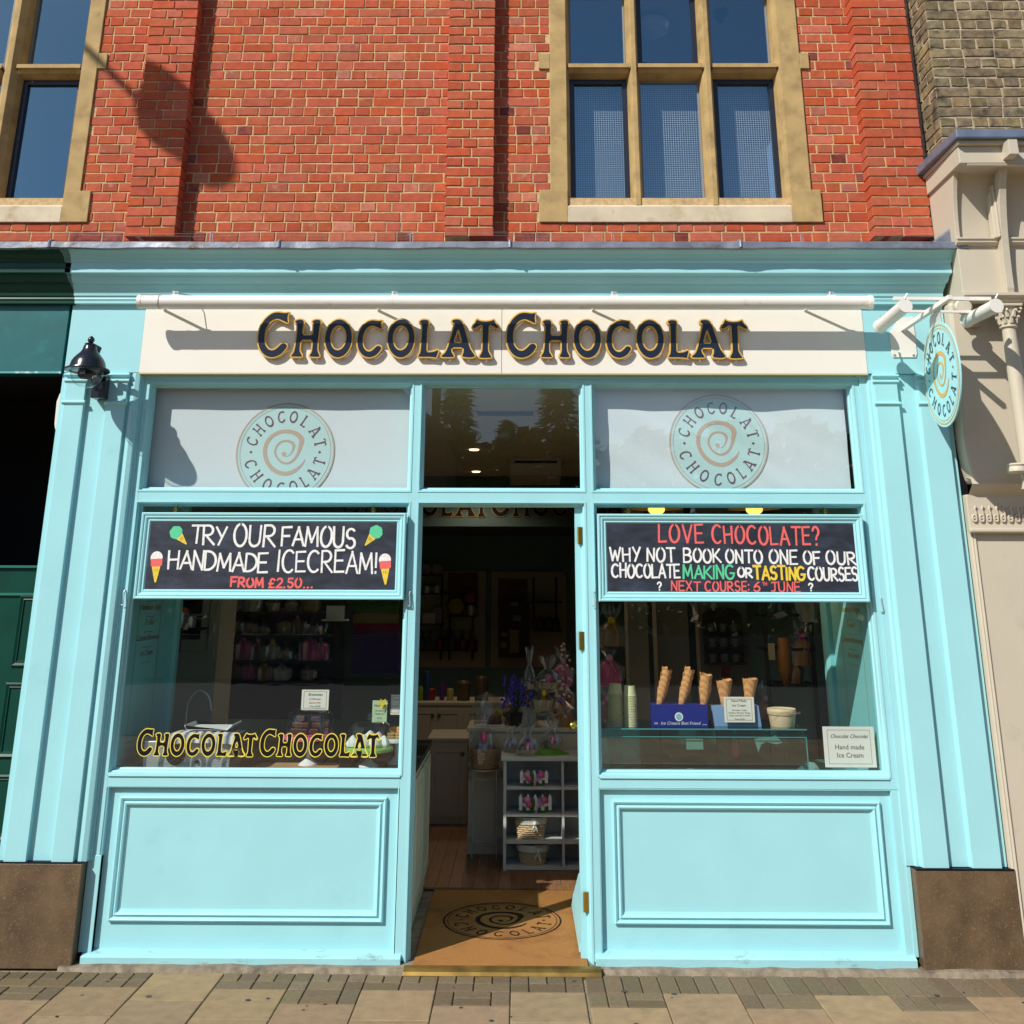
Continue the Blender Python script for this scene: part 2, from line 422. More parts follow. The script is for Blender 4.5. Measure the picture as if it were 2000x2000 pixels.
def put(name, me, m, parent, M, label=None):
    """a mesh placed by matrix M in world space under a thing"""
    me.materials.clear(); me.materials.append(m)
    o = link_mesh(name, me, parent)
    if parent:
        og = ORG[parent.name]; o.matrix_local = Matrix.Translation(-Vector(og)) @ M
    else: o.matrix_world = M
    ORG[o.name] = ORG[parent.name] if parent else (0, 0, 0)
    if label: o['label'] = label
    return o


def text_mesh(s, size, shear=0, align='CENTER', sx=1, thick=0):
    cu = bpy.data.curves.new('t', 'FONT'); cu.body = s; cu.size = size; cu.shear = shear; cu.align_x = align; cu.resolution_u = 2; cu.offset = thick
    t = bpy.data.objects.new('tmp', cu); me = bpy.data.meshes.new_from_object(t)
    bpy.data.objects.remove(t); bpy.data.curves.remove(cu)
    me.transform(Matrix.Scale(sx, 4, (1, 0, 0))); me.transform(Matrix.Rotation(R(90), 4, 'X'))
    return me


def join_text(name, items, m, parent):
    """items: (string, size, x, y, z, shear, sx); printed lettering joined into one part"""
    mb = MB()
    for it in items:
        s, size, x, y, z = it[:5]; me = text_mesh(s, size, *(it[5:6] or (0,)), sx=(it[6] if len(it) > 6 else 1))
        mb.add([(v.co.x + x, v.co.y + y, v.co.z + z) for v in me.vertices], [tuple(p.vertices) for p in me.polygons]); bpy.data.meshes.remove(me)
    return obj(name, mb, m, parent, fix=False)


def ribbon(mb, pts, w, y=0, f=None):
    """flat ribbon in the x-z plane; pts (x,z[,width factor])"""
    n = len(pts); k = len(mb.v)
    for i, p in enumerate(pts):
        a = pts[max(0, i - 1)]; b = pts[min(n - 1, i + 1)]; tx, tz = b[0] - a[0], b[1] - a[1]; L = math.hypot(tx, tz) or 1
        ww = w * (p[2] if len(p) > 2 else 1) / 2; nx, nz = -tz / L * ww, tx / L * ww
        mb.v += [(p[0] + nx, y, p[1] + nz), (p[0] - nx, y, p[1] - nz)]
    for i in range(n - 1): mb.f.append((k + 2 * i, k + 2 * i + 1, k + 2 * i + 3, k + 2 * i + 2))
    return mb


# brush-stroke capitals: each a list of polylines on a unit box; 's' marks smooth ones
_arc = lambda cx, cz, rx, rz, a0, a1, n=10: [(cx + rx * math.cos(R(a0 + (a1 - a0) * i / n)), cz + rz * math.sin(R(a0 + (a1 - a0) * i / n))) for i in range(n + 1)]
BR = {
 'A': [[(0, 0), (.45, 1)], [(.42, 1), (.9, 0)], [(.16, .33), (.78, .33)]], 'B': [[(0, 0), (0, 1)], [(0, 1)] + _arc(.35, .76, .4, .24, 90, -90) + [(0, .52)], [(0, .52)] + _arc(.4, .26, .45, .26, 90, -90) + [(0, 0)]],
 'C': [_arc(.5, .5, .5, .52, 50, 310, 14)], 'D': [[(0, 0), (0, 1)], [(0, 1)] + _arc(.2, .5, .65, .5, 90, -90, 12) + [(0, 0)]],
 'E': [[(0, 0), (0, 1)], [(0, 1), (.7, 1.02)], [(0, .52), (.6, .53)], [(0, 0), (.72, .01)]], 'F': [[(0, 0), (0, 1)], [(0, 1), (.75, 1.02)], [(0, .52), (.6, .53)]],
 'G': [_arc(.5, .5, .5, .52, 50, 330, 14) + [(.93, .42)], [(.55, .42), (1, .42)]], 'H': [[(.05, 0), (0, 1)], [(.8, 0), (.8, 1)], [(.02, .5), (.8, .53)]],
 'I': [[(0, 0), (0, 1)]], 'J': [[(0, .98), (.7, 1)], [(.45, 1), (.45, .25)] + _arc(.2, .22, .25, .22, 0, -140, 6)], 'K': [[(0, 0), (0, 1)], [(.75, 1), (.03, .42)], [(.18, .52), (.85, 0)]],
 'L': [[(0, 1), (0, 0)], [(0, 0), (.68, .02)]], 'M': [[(0, 0), (.1, 1)], [(.1, 1), (.5, .2)], [(.5, .2), (.92, 1)], [(.92, 1), (1.02, 0)]], 'N': [[(0, 0), (.02, 1)], [(.02, 1), (.72, 0)], [(.72, 0), (.76, 1)]],
 'O': [_arc(.45, .5, .45, .52, 90, 450, 20)], 'R': [[(.02, 0), (0, 1)], [(0, 1)] + _arc(.35, .75, .38, .26, 90, -90) + [(.02, .48)], [(.2, .48), (.85, 0)]],
 'S': [_arc(.38, .75, .34, .27, 40, 250, 9) + _arc(.36, .25, .36, .27, 80, -150, 9)], 'T': [[(0, 1), (.9, 1.0)], [(.45, 1), (.45, 0)]], 'U': [[(0, 1), (.02, .3)] + _arc(.4, .3, .38, .32, 180, 360, 10) + [(.8, 1)]],
 'V': [[(0, 1), (.42, 0)], [(.42, 0), (.85, 1)]], 'W': [[(0, 1), (.3, 0)], [(.3, 0), (.58, .75)], [(.58, .75), (.85, 0)], [(.85, 0), (1.15, 1)]], 'X': [[(0, 1), (.75, 0)], [(.75, 1), (0, 0)]],
 'Y': [[(0, 1), (.4, .5)], [(.8, 1), (.25, 0)]], '£': [_arc(.45, .78, .26, .22, 10, 180, 8) + [(.2, .1), (.05, 0)], [(0, .45), (.55, .47)], [(.02, .02), (.7, .03)]], '2': [_arc(.35, .72, .33, .28, 160, -40, 9) + [(0, 0)], [(0, 0), (.7, .02)]],
 '.': [[(0, .0), (.07, .04)]], '5': [[(.6, 1), (.08, 1)], [(.08, 1), (.05, .56)] + _arc(.3, .3, .34, .3, 110, -150, 10)], '0': [_arc(.4, .5, .4, .5, 90, 450, 18)], '!': [[(0, 1), (.02, .3)], [(.02, 0), (.03, .06)]],
 '?': [_arc(.32, .74, .3, .26, 170, -70, 9) + [(.32, .3)], [(.31, 0), (.34, .05)]], '6': [[(.6, 1), (.2, .65), (.03, .35)], _arc(.36, .28, .34, .28, 180, 540, 16)], ':': [[(0, .15), (.06, .18)], [(0, .68), (.06, .71)]],
}
BW = {'I': .12, '.': .2, '!': .12, ':': .15, 'M': 1.05, 'W': 1.15, 'C': .9, 'G': 1, 'O': .9, 'E': .72, 'F': .72, 'L': .68, 'S': .74, '?': .62, '5': .64, '£': .7, '2': .7, 'X': .75, 'J': .7, '6': .7, 'N': .76}


def brush(mb, s, x0, x1, z0, z1, wd, y, seed=0, gap=.28, drop=0):
    """writes s by hand between x0 and x1, height z0..z1, stroke width wd"""
    rnd = random.Random(seed); tot = sum((BW.get(c, .85) if c != ' ' else .55) + gap for c in s) - gap
    u = (x1 - x0) / tot; x = x0; k = 0
    for c in s:
        if c == ' ': x += (.55 + gap) * u; continue
        h = (z1 - z0) * (1 + rnd.uniform(-.06, .06)); zb = z0 + rnd.uniform(-.03, .03) * (z1 - z0) + drop * (x - x0) / (x1 - x0); sl = rnd.uniform(-.03, .06)
        for st in BR[c]:
            k += 1; pts = [(x + (px + sl * pz) * u, zb + pz * h, 1 + .22 * math.sin(3.1 * i / max(1, len(st) - 1) + rnd.uniform(-.5, .5))) for i, (px, pz) in enumerate(st)]
            (a, b), (c2, d2) = pts[0][:2], pts[1][:2]; L = math.hypot(c2 - a, d2 - b) or 1
            pts[0] = (a - (c2 - a) / L * wd * .4, b - (d2 - b) / L * wd * .4, pts[0][2])
            (a, b), (c2, d2) = pts[-1][:2], pts[-2][:2]; L = math.hypot(c2 - a, d2 - b) or 1
            pts[-1] = (a - (c2 - a) / L * wd * .4, b - (d2 - b) / L * wd * .4, pts[-1][2])
            ribbon(mb, pts, wd, y - .00015 * (k % 5))
        x += (BW.get(c, .85) + gap) * u
    return mb


SW = [(1290, 1005, .12), (1255, 1070, .4), (1200, 1135, .7), (1090, 1210, .95), (960, 1237, 1), (810, 1190, 1.05), (690, 1080, 1.05), (622, 920, 1.05), (632, 750, 1), (715, 625, .95), (840, 555, .92), (960, 540, .95), (1080, 562, 1.05), (1175, 620, 1.25), (1215, 690, 1.3), (1200, 790, 1), (1168, 910, .75), (1105, 1010, .6), (1030, 1060, .5), (950, 1065, .5), (860, 1015, .5), (800, 930, .5), (788, 850, .48), (825, 760, .48), (895, 708, .48), (980, 700, .52), (1055, 728, .7), (1090, 780, .75), (1078, 850, .45), (1040, 920, .2), (990, 955, .1), (945, 955, .08)]
LT = [('C', 162.5), ('H', 142), ('O', 120.7), ('C', 100), ('O', 79.7), ('L', 60), ('A', 36), ('T', 15)]
LB = [('C', 199), ('H', 221), ('O', 243.7), ('C', 266), ('O', 287), ('L', 305.4), ('A', 324), ('T', 345)]


def roundel(parent, M, rad, disc, ringm, letm, names=('roundel', 'swirl', 'lettering'), step=.0012, bold=-.012):
    """the swirl emblem with the name twice around it; local x-z plane facing -y, outer radius rad"""
    s = rad / 815; mb = MB(); n = 64
    if disc:
        for q in range(15): mb.v += [(rad * max(q, .01) / 14 * math.cos(2 * math.pi * i / n), 0, rad * max(q, .01) / 14 * math.sin(2 * math.pi * i / n)) for i in range(n)]
        for q in range(14): mb.f += [(q * n + i, q * n + (i + 1) % n, q * n + n + (i + 1) % n, q * n + n + i) for i in range(n)]
        put(names[0], _me(mb), disc, parent, M)
    mb = MB()
    for r0, ww in ((804, 24), (752, 9)):
        ribbon(mb, [(s * r0 * math.cos(2 * math.pi * i / n), s * r0 * math.sin(2 * math.pi * i / n)) for i in range(n + 1)], s * ww, -step)
    pts = catmull([((x - 955) * s, (885 - y) * s, k) for x, y, k in SW], 3, False)
    ribbon(mb, pts, 64 * s, -step)
    mb.add([((935 - 955 + 36 * math.cos(2 * math.pi * i / 14)) * s, -step, (885 - 915 + 36 * math.sin(2 * math.pi * i / 14)) * s) for i in range(14)], [tuple(range(14))])
    put(names[1], _me(mb), ringm, parent, M)
    mb = MB()
    for lst, top in ((LT, 1), (LB, 0)):
        for ch, a in lst:
            me = fill_mesh('g', loops_of(ch, bold), 0); h = 205 * s; wd = WID[ch] * (.82 if ch == 'C' else 1); rr = (490 if top else 690) * s; t = R(a)
            e1 = Vector((math.sin(t), 0, -math.cos(t))) if top else Vector((-math.sin(t), 0, math.cos(t))); e2 = Vector((math.cos(t), 0, math.sin(t))) * (1 if top else -1)
            o = Vector((math.cos(t), 0, math.sin(t))) * rr
            mb.add([o + e1 * (v.co.x - wd / 2) * h * .92 + e2 * v.co.z * h + Vector((0, -step * 1.6, 0)) for v in me.vertices], [tuple(p.vertices) for p in me.polygons])
            bpy.data.meshes.remove(me)
    for sx in (-1, 1):
        c = sx * 568 * s; q = 26 * s; mb.add([(c - q, -step, 0), (c, -step, -q), (c + q, -step, 0), (c, -step, q)], [(0, 1, 2, 3)])
    put(names[2], _me(mb), letm, parent, M)


def _me(mb):
    me = bpy.data.meshes.new('m'); me.from_pydata(mb.v, [], mb.f); return me

# ================================================================== SETTING: ground
rnd = random.Random(7)
g = MB().add([(-60, -60, -.05), (60, -60, -.05), (60, 1.2, -.05), (-60, 1.2, -.05)], [(0, 1, 2, 3)])
ground = struct('ground', g, ASPHALT)
struct('road', MB().add([(-60, -18, -.1), (60, -18, -.1), (60, -9.6, -.1), (-60, -9.6, -.1)], [(0, 1, 2, 3)]).shift((0, 0, .055)), ASPHALT)
pv = MB().box(-30, 30, -9.4, .3, -.045, -.012)
pavement = struct('pavement', pv, JOINT)
kb = MB().box(-30, 30, -9.6, -9.4, -.1, .0)
struct('kerb', kb, SETT, bevel=.01)
# flagstones and pavers, laid in columns 0.4 m wide, alternate columns half a stone further back
cx0 = floor_at(997, 1937).x
FS, SE = [], []


def slab(x0, x1, y0, y1, j=.004, h=.0):
    t = rnd.uniform(-.0015, .0015); a, b2, c, d = x0 + j, x1 - j, y0 + j, y1 - j; e = .004; z1 = t + h
    vs = [(a, b2, c, d)]
    mb = MB(); k = rnd.uniform(-.001, .001)
    mb.add([(a, c, -.03), (b2, c, -.03), (b2, d, -.03), (a, d, -.03), (a, c, z1 - e), (b2, c, z1 - e + k), (b2, d, z1 - e), (a, d, z1 - e),
            (a + e, c + e, z1), (b2 - e, c + e, z1 + k), (b2 - e, d - e, z1), (a + e, d - e, z1)],
           [(0, 1, 5, 4), (1, 2, 6, 5), (2, 3, 7, 6), (3, 0, 4, 7), (4, 5, 9, 8), (5, 6, 10, 9), (6, 7, 11, 10), (7, 4, 8, 11), (8, 9, 10, 11)])
    return mb


def wall_base_y(xm): return -.125 if -.75 < xm < .5 else -.105
for k in range(-9, 8):
    x0 = cx0 + k * .4 + (.012 if k > 0 else 0); top = wall_base_y(x0 + .2)
    st = -.55 if k % 2 else -.357
    if k == -5: st = -.13
    sk = -.012 * (x0 + .2) ; st += sk; mid_ = -.357 + sk
    cell = lambda a, b, c, d: SE.append(slab(x0 + a, x0 + b, c, d, .0028))
    if st < -.2:
        if k >= 1:
            for j in range(4): cell(j * .1, j * .1 + .1, mid_, top)
        else:
            h_ = (top + mid_) / 2
            for j in range(4): cell(j * .1, j * .1 + .1, h_, top)
            if k % 3: cell(0, .2, mid_, h_); cell(.2, .4, mid_, h_)
            else: cell(0, .1, mid_, h_); cell(.1, .3, mid_, h_); cell(.3, .4, mid_, h_)
        if k % 2:
            q_ = (mid_ + st) / 2
            if k < 1: cell(0, .1, st, mid_); cell(.1, .3, q_, mid_); cell(.1, .3, st, q_); cell(.3, .4, st, mid_)
            else:
                cell(0, .1, st, mid_); cell(.1, .2, st, mid_); cell(.2, .4, q_, mid_); cell(.2, .4, st, q_)
    y = st
    while y > -2.2:
        FS.append(slab(x0, x0 + .4, y - .4, y, .0022)); y -= .4
for s_ in FS: obj('flagstone', s_, FLAG, pavement, fix=False)
for s_ in SE: obj('paver', s_, SETT, pavement, fix=False)
# the rest of the pavement behind the viewer
mb = MB()
for k in range(-20, 20):
    for j in range(16):
        mb.v.extend([]); s2 = slab(cx0 + k * .4, cx0 + k * .4 + .4, -2.71 - j * .4 - .4 + .0, -2.71 - j * .4); mb.add(s2.v, s2.f)
tag(obj('flagstone', mb, FLAG, pavement, fix=False), kind='stuff')
# spots of trodden gum
mb = MB()
for i in range(70):
    x, y, r_ = rnd.uniform(-3, 3.2), rnd.uniform(-1.4, -.2), rnd.uniform(.007, .02)
    mb.add([(x + r_ * math.cos(t * .7) * rnd.uniform(.7, 1.1), y + r_ * .8 * math.sin(t * .7), .0021) for t in range(9)], [tuple(range(9))])
GUM = mat('dark_gum', (.05, .05, .055), .7)
tag(obj('gum_spots', mb, GUM, pavement, fix=False), kind='stuff')
# dark strip and rough concrete foot below the shop front
CONC = mat('rough_concrete', (.25, .2, .14), .9, var=.3, scale=18, bump=1, bscale=30, dirt=(.1, .08, .06), dscale=8, dlo=.5, dhi=.7)
mb = MB()
n = 46; xs = [-2.6 + 5.6 * i / n for i in range(n + 1)]
vs = []
for i, x in enumerate(xs):
    q = -.085 - .018 * noise.noise((x * 5, 0, 3)) - (.02 if x > 2.2 else 0)
    h = .022 + .014 * noise.noise((x * 9, 2, 0)) + (.01 if x > 2.2 else 0)
    vs += [(x, q - .02, -.01), (x, q, h * .8), (x, .02, h)]
mb.add(vs, [(3 * i + a, 3 * i + 3 + a, 3 * i + 4 + a, 3 * i + 1 + a) for i in range(n) for a in (0, 1)])
struct('kerb_footing', mb, CONC)

# ================================================================== BRICK BUILDING
WY = .12                                    # face of the main brick wall
bb = thing('brick_building', 'red brick upper wall with sandstone windows above the turquoise shop front', 'building', (0, WY, 4.3))
# stone surrounds: pixel outlines on the wall plane -> rectangles to keep bricks out of
def rx(a, b, Y=WY - .01): return rect(a, b, Y)
W_R = [rx((1072, -40), (1585, 380)), rx((1052, 105), (1581, 134)), rx((1053, 371), (1608, 434))]
W_L = [rx((-400, -40), (157, 376)), rx((-400, 105), (207, 134)), rx((-400, 373), (170, 434))]
def blocked(x0, x1, z0, z1):
    out = [(x0, x1)]
    for a, b, c, d in W_R + W_L:
        if z1 > c + .02 and z0 < d - .02:
            nw = []
            for p, q in out:
                if b <= p or a >= q: nw.append((p, q)); continue
                if p < a: nw.append((p, a))
                if q > b: nw.append((b, q))
            out = nw
    return [(p, q) for p, q in out if q - p > .03]


def brick_mb(x0, x1, z0, z1, yf, yb, j=.005, jit=.0016, side=None):
    c = lambda: rnd.uniform(-jit, jit); e = .0028; o = rnd.uniform(-.002, .0012)
    a, b, p, q = x0 + j + c(), x1 - j + c(), z0 + j + c(), z1 - j + c(); yf += o
    P = [(a + c(), p + c()), ((a + b) / 2, p + c()), (b + c(), p + c()), (b + c(), q + c()), ((a + b) / 2, q + c()), (a + c(), q + c())]
    cxm, czm = (a + b) / 2, (p + q) / 2
    vs = [(x, yb, z) for x, z in P] + [(x, yf + e, z) for x, z in P] + [(x + (e if x < cxm - .01 else (-e if x > cxm + .01 else 0)), yf + rnd.uniform(-.001, .001), z + (e if z < czm else -e)) for x, z in P]
    f = []
    for L in (0, 6):
        for i in range(6): f.append((L + i, L + (i + 1) % 6, L + 6 + (i + 1) % 6, L + 6 + i))
    f += [(12, 13, 16, 17), (13, 14, 15, 16)]
    return MB().add(vs, f)


bricks = []
PITCH = .0752
z0 = 4.335
pil = [(X(241 , 467, .01), X(341, 467, .01)), (X(866, 467, .01), X(965, 467, .01)), (X(1707, 455, .01), X(1824, 455, .01))]
XR = pil[2][1]
for row in range(30):
    z = z0 + row * PITCH; head = row % 2 == 0
    PA = (.112, .112, .112, .163, .112, .112) if head else (.228, .152, .110)
    bi = row
    # main wall
    x = -4.3 + rnd.uniform(-.01, .01) + (.056 if head else 0)
    while x < XR:
        bi += 1; ll = PA[bi % len(PA)] + rnd.uniform(-.006, .006); x1 = min(x + ll, XR + .02)
        mid = (x + x1) / 2
        if not any(a + .0 < x and x1 < b for a, b in pil):
            for p, q in blocked(x, x1, z, z + PITCH):
                bricks.append((q - p > .05, brick_mb(p, q, z, z + PITCH, WY, WY + .05), (lambda q: 1 if q < .12 else (2 if q < (.34 if row < 2 else .14) else 0))(rnd.random())))
        x = x1
    # piers
    for pi, (a, b) in enumerate(pil):
        if row == 0: continue
        wd = b - a; n_ = 3 if head else 2; x = a
        ws = [wd / n_ + rnd.uniform(-.008, .008) for _ in range(n_ - 1)]; ws.append(wd - sum(ws))
        for i, ww in enumerate(ws):
            jj = .0065 if pi == 1 else .005
            bricks.append((True, brick_mb(x, x + ww, z, z + PITCH, .01, WY + .03, jj), 0))
            x += ww
def side_hidden(mb): return False
bricks.sort(key=lambda t: min(v[2] for v in t[1].v))
nb = 0; rest = [MB(), MB(), MB()]
for big, mb, kind in bricks:
    xm = mb.v[0][0]; zc = mb.v[0][2]
    pxok = abs(xm) < 3.3
    if pxok and nb < 300: obj('brick', mb, (BRICK, BRICK2, BRICK3)[kind], bb, fix=False); nb += 1
    else: rest[kind].add(mb.v, mb.f)
tag(obj('brick', rest[0], BRICK, bb, fix=False), kind='stuff'); tag(obj('brick', rest[1], BRICK2, bb, fix=False), kind='stuff'); tag(obj('brick', rest[2], BRICK3, bb, fix=False), kind='stuff')
# mortar bed with window holes (boxes round the openings)
ox = lambda a, b, Y=WY: rect(a, b, Y)
OR_ = (W_R[0][0] + .06, W_R[0][1] - .06, W_R[0][2] - .02, 7.2); OL = (-4.4, W_L[0][1] - .06, W_L[0][2] - .02, 7.2)
mb = MB(); yb, yt = WY + .0045, WY + .5
mb.box(-4.4, XR + .03, yb, yt, 4.2, OR_[2]); mb.box(OL[1], OR_[0], yb, yt, OR_[2], 7.2); mb.box(OR_[1], XR + .03, yb, yt, OR_[2], 7.2)
for a, b in pil: mb.box(a + .013, b - .013, .017, yb, z0 + PITCH + .006, 7.2)
obj('mortar_bed', mb, MORTAR, bb)
# building mass that keeps the rooms behind dark
ROOM = mat('dark_plaster', (.42, .42, .42), .8)
mb = MB(); mb.box(-4.4, XR, 4.2, 4.3, 3.6, 7.2).box(-4.4, XR, .62, 4.3, 7.0, 7.2).box(-4.5, -4.4, .2, 4.3, 4.2, 7.2).box(-4.4, XR, .62, 4.3, 4.22, 4.3)
obj('room_shell', mb, ROOM, bb)
obj('roof', MB().box(-4.6, XR, .12, 4.4, 7.22, 7.4), mat('slate', (.08, .08, .09), .7), bb)

# sandstone windows
def stone_window(px_outer, lights, first, last, part_right):
    pass


SY = WY - .015                              # face of the stone
GY = WY + .13                               # glass
def stone_frame(name, outer, quoin, sill, xs, label, loc):
    """xs: light openings as (px left, px right) at the lower row; top row shares them"""
    t = bb
    o0, o1, oz0, _ = outer
    rows = [(Z(1115, 380, SY), Z(1115, 143, SY)), (Z(1115, 116, SY), 7.0)]
    # jambs, split at the courses
    xl, xr = xs[0][0], xs[-1][1]
    return rows


zlo0, zlo1 = Z(1200, 384, SY), Z(1200, 140, SY)       # lower lights
zup0 = Z(1200, 117, SY)
def window(outer, quoin, sill, lights, full=(True, True), dark=(1, 0, 1), lab='window'):
    st = obj('stone_window', MB().box(outer[0], lights[0][0] - .028 if full[0] else outer[0] + .001, SY, GY + .04, zlo0 - .02, 7.1), SAND, bb, bevel=.004) if full[0] else None
    parent = st or obj('stone_window', MB().box(lights[-1][1] + .028, outer[1], SY, GY + .04, zlo0 - .02, 7.1), SAND, bb, bevel=.004)
    P = parent
    if full[0]: obj('jamb', MB().box(lights[-1][1] + .028, outer[1], SY, GY + .04, zlo0 - .02, 7.1), SAND, P, bevel=.004)
    # quoins and sill block
    if full[0]:
        obj('quoin', MB().box(quoin[0], outer[0], SY - .001, GY, quoin[2], quoin[3]), SAND, P, bevel=.004)
        obj('quoin', MB().box(sill[0], lights[0][0] - .03, SY - .002, GY, sill[2], sill[3]), SAND, P, bevel=.004)
    obj('quoin', MB().box(outer[1], quoin[1], SY - .001, GY, quoin[2], quoin[3]), SAND, P, bevel=.004)
    obj('quoin', MB().box(lights[-1][1] + .03, sill[1], SY - .002, GY, sill[2], sill[3]), SAND, P, bevel=.004)
    x0 = lights[0][0] - .03; x1 = lights[-1][1] + .03
    # sloping sill
    obj('sill', MB().prism([(SY - .002, sill[2]), (SY - .002, zlo0 - .075), (SY + .018, zlo0 - .058), (GY + .02, zlo0 + .012), (GY + .04, sill[2])], x0, x1, 'x'), SANDPALE, P, bevel=.003)
    # chamfered jambs and mullions with hollow
    for i, (a, b) in enumerate(lights):
        nxt = lights[i + 1][0] if i + 1 < len(lights) else None
        if nxt:
            m_ = MB().prism([((b + nxt) / 2 - .018, SY + .01), ((b + nxt) / 2 + .018, SY + .01), (nxt - .012, SY + .055), (nxt, GY - .03), (nxt, GY + .03), (b, GY + .03), (b, GY - .03), (b + .012, SY + .055)], zlo0 - .06, 7.1, 'z')
            obj('mullion', m_, SAND, P, bevel=.003)
    c = MB().prism([(lights[-1][1] + .0305, SY), (lights[-1][1] + .0305, GY + .03), (lights[-1][1], GY + .03), (lights[-1][1], GY - .03), (lights[-1][1] + .008, SY + .06)], zlo0 - .05, 7.1, 'z')
    if full[0]: obj('chamfer', MB().prism([(lights[0][0] - .0305, SY), (lights[0][0] - .008, SY + .06), (lights[0][0], GY - .03), (lights[0][0], GY + .03), (lights[0][0] - .0305, GY + .03)], zlo0 - .05, 7.1, 'z'), SAND, P)
    obj('chamfer', c, SAND, P)
    for i, (a, b) in enumerate(lights):
        # transom piece: pale weathered top, dark soffit
        obj('transom', MB().prism([(SY + .012, zlo1 + .045), (GY + .03, zup0 + .012), (GY + .03, zlo1 - .004), (GY - .04, zlo1), (SY + .05, zlo1 + .018), (SY + .012, zup0 - .022)], a - .012, b + .012, 'x'), SAND, P)
        for (za, zb, nm) in ((zlo0 + .004, zlo1 - .002, 'window_pane'), (zup0 + .012, 7.0, 'window_pane')):
            open_ = dark[i] and za < zup0 or (not dark[i] and za > zup0)
            fr = MB(); w_ = .034 if open_ else .014
            fr.ring(a + .002, b - .002, za, zb, [(0, GY + .02), (0, GY - (.025 if open_ else .004)), (w_, GY - (.025 if open_ else .004)), (w_, GY + .006), (w_ - .001, GY + .02)])
            f_ = obj('casement', fr, mat('black_casement', (.015, .02, .035), .35, dirt=(.4, .42, .45), dscale=25, dlo=.66, dhi=.72) if open_ else mat('grey_putty', (.25, .25, .25), .6), P)
            obj(nm, MB().add([(a + w_, GY, za + w_), (b - w_, GY, za + w_), (b - w_, GY, zb), (a + w_, GY, zb)], [(0, 1, 2, 3)]), GLASS_UP, f_, fix=False)
            if not (full[0]): continue
            # wire mesh inside the lower part of the window
            zt = zb - .03 if za < zup0 else za + .04
            me_ = MB(); s_ = .0175; yy = GY + .085; x_ = a + .015
            ztop = Z(1150, 196, yy) + .12 if za < zup0 else za + .05
            zz = za - .03
            while x_ < b + .05: me_.box(x_, x_ + .0028, yy, yy + .0022, zz, ztop); x_ += s_
            z_ = zz
            while z_ < ztop: me_.box(a - .0, b + .06, yy + .0024, yy + .0046, z_, z_ + .0028); z_ += s_
            tag(obj('wire_mesh', me_, mat('mesh_wire', (.85, .87, .87), .5), P, fix=False), kind='stuff')
    return P


LR = [(X(1117, 375, SY), X(1235, 375, SY)), (X(1259, 375, SY), X(1384, 375, SY)), (X(1411, 375, SY), X(1536, 375, SY))]
window(W_R[0], W_R[1], W_R[2], LR)
lx1 = X(118, 375, SY); lx1 = X(117, 375, SY)
wl = lx1 - .52
LL = [(wl - .62, wl - .07), (X(-6, 375, SY), lx1)]
window(W_L[0], W_L[1], W_L[2], LL, full=(False, True), dark=(0, 1), lab='left')
# room fittings seen through the upper lights
dome = MB().lathe((X(1285, 40, 1.0), 1.4, 6.9), [(.16, .03), (.165, 0), (.14, -.05), (.08, -.085), (.0001, -.1)], 28)
pl = obj('ceiling_lamp', dome, mat('dome_plastic', (.5, .52, .55), .15), None); tag(pl, 'round dome lamp on the ceiling behind the upper middle light of the stone window', 'ceiling lamp')
dt = MB().lathe((X(1425, 38, 1.0), 1.3, 6.95), [(.06, .04), (.062, 0), (.05, -.03), (.03, -.06), (.0001, -.07)], 20)
tag(obj('smoke_detector', dt, mat('dark_plastic', (.06, .1, .2), .3)), 'small dark smoke detector behind the upper right light of the stone window', 'smoke detector')

# bird wires and pegs along the ledge
bw = thing('bird_wire', 'thin bird deterrent wires on small pegs along the lead ledge', 'bird wire', (0, -.1, 4.3))
mb = MB()
for px_, py_ in ((410, 447), (801, 450), (1195, 448), (1565, 452)):
    p = at(px_, py_ + 22, -.08); mb2 = MB().tube([(p.x, -.08, p.z - .06), (p.x, -.08, p.z + .055)], .003, 6).tube([(p.x + .018, -.08, p.z - .06), (p.x + .014, -.08, p.z + .045)], .0022, 6).tube([(p.x - .02, -.08, p.z + .05), (p.x + .02, -.08, p.z + .06)], .0025, 6)
    obj('peg', mb2, STEEL, bw)
for dz in (0, .018):
    mb.tube([(-3.4 + i * .4, -.08, 4.385 + dz + .006 * math.sin(i * 1.9)) for i in range(17)], .0007, 4)
obj('wire', mb, STEEL, bw)

# ================================================================== SHOP FRONT
XL, XRR = -3.045, 2.82
sf = thing('shopfront', 'turquoise painted wooden shop front with panelled risers and three window bays', 'shopfront', (0, 0, 0))
FZ = 3.43
def pilaster(prof, zl):
    return MB().prism(prof, zl, FZ, 'z')


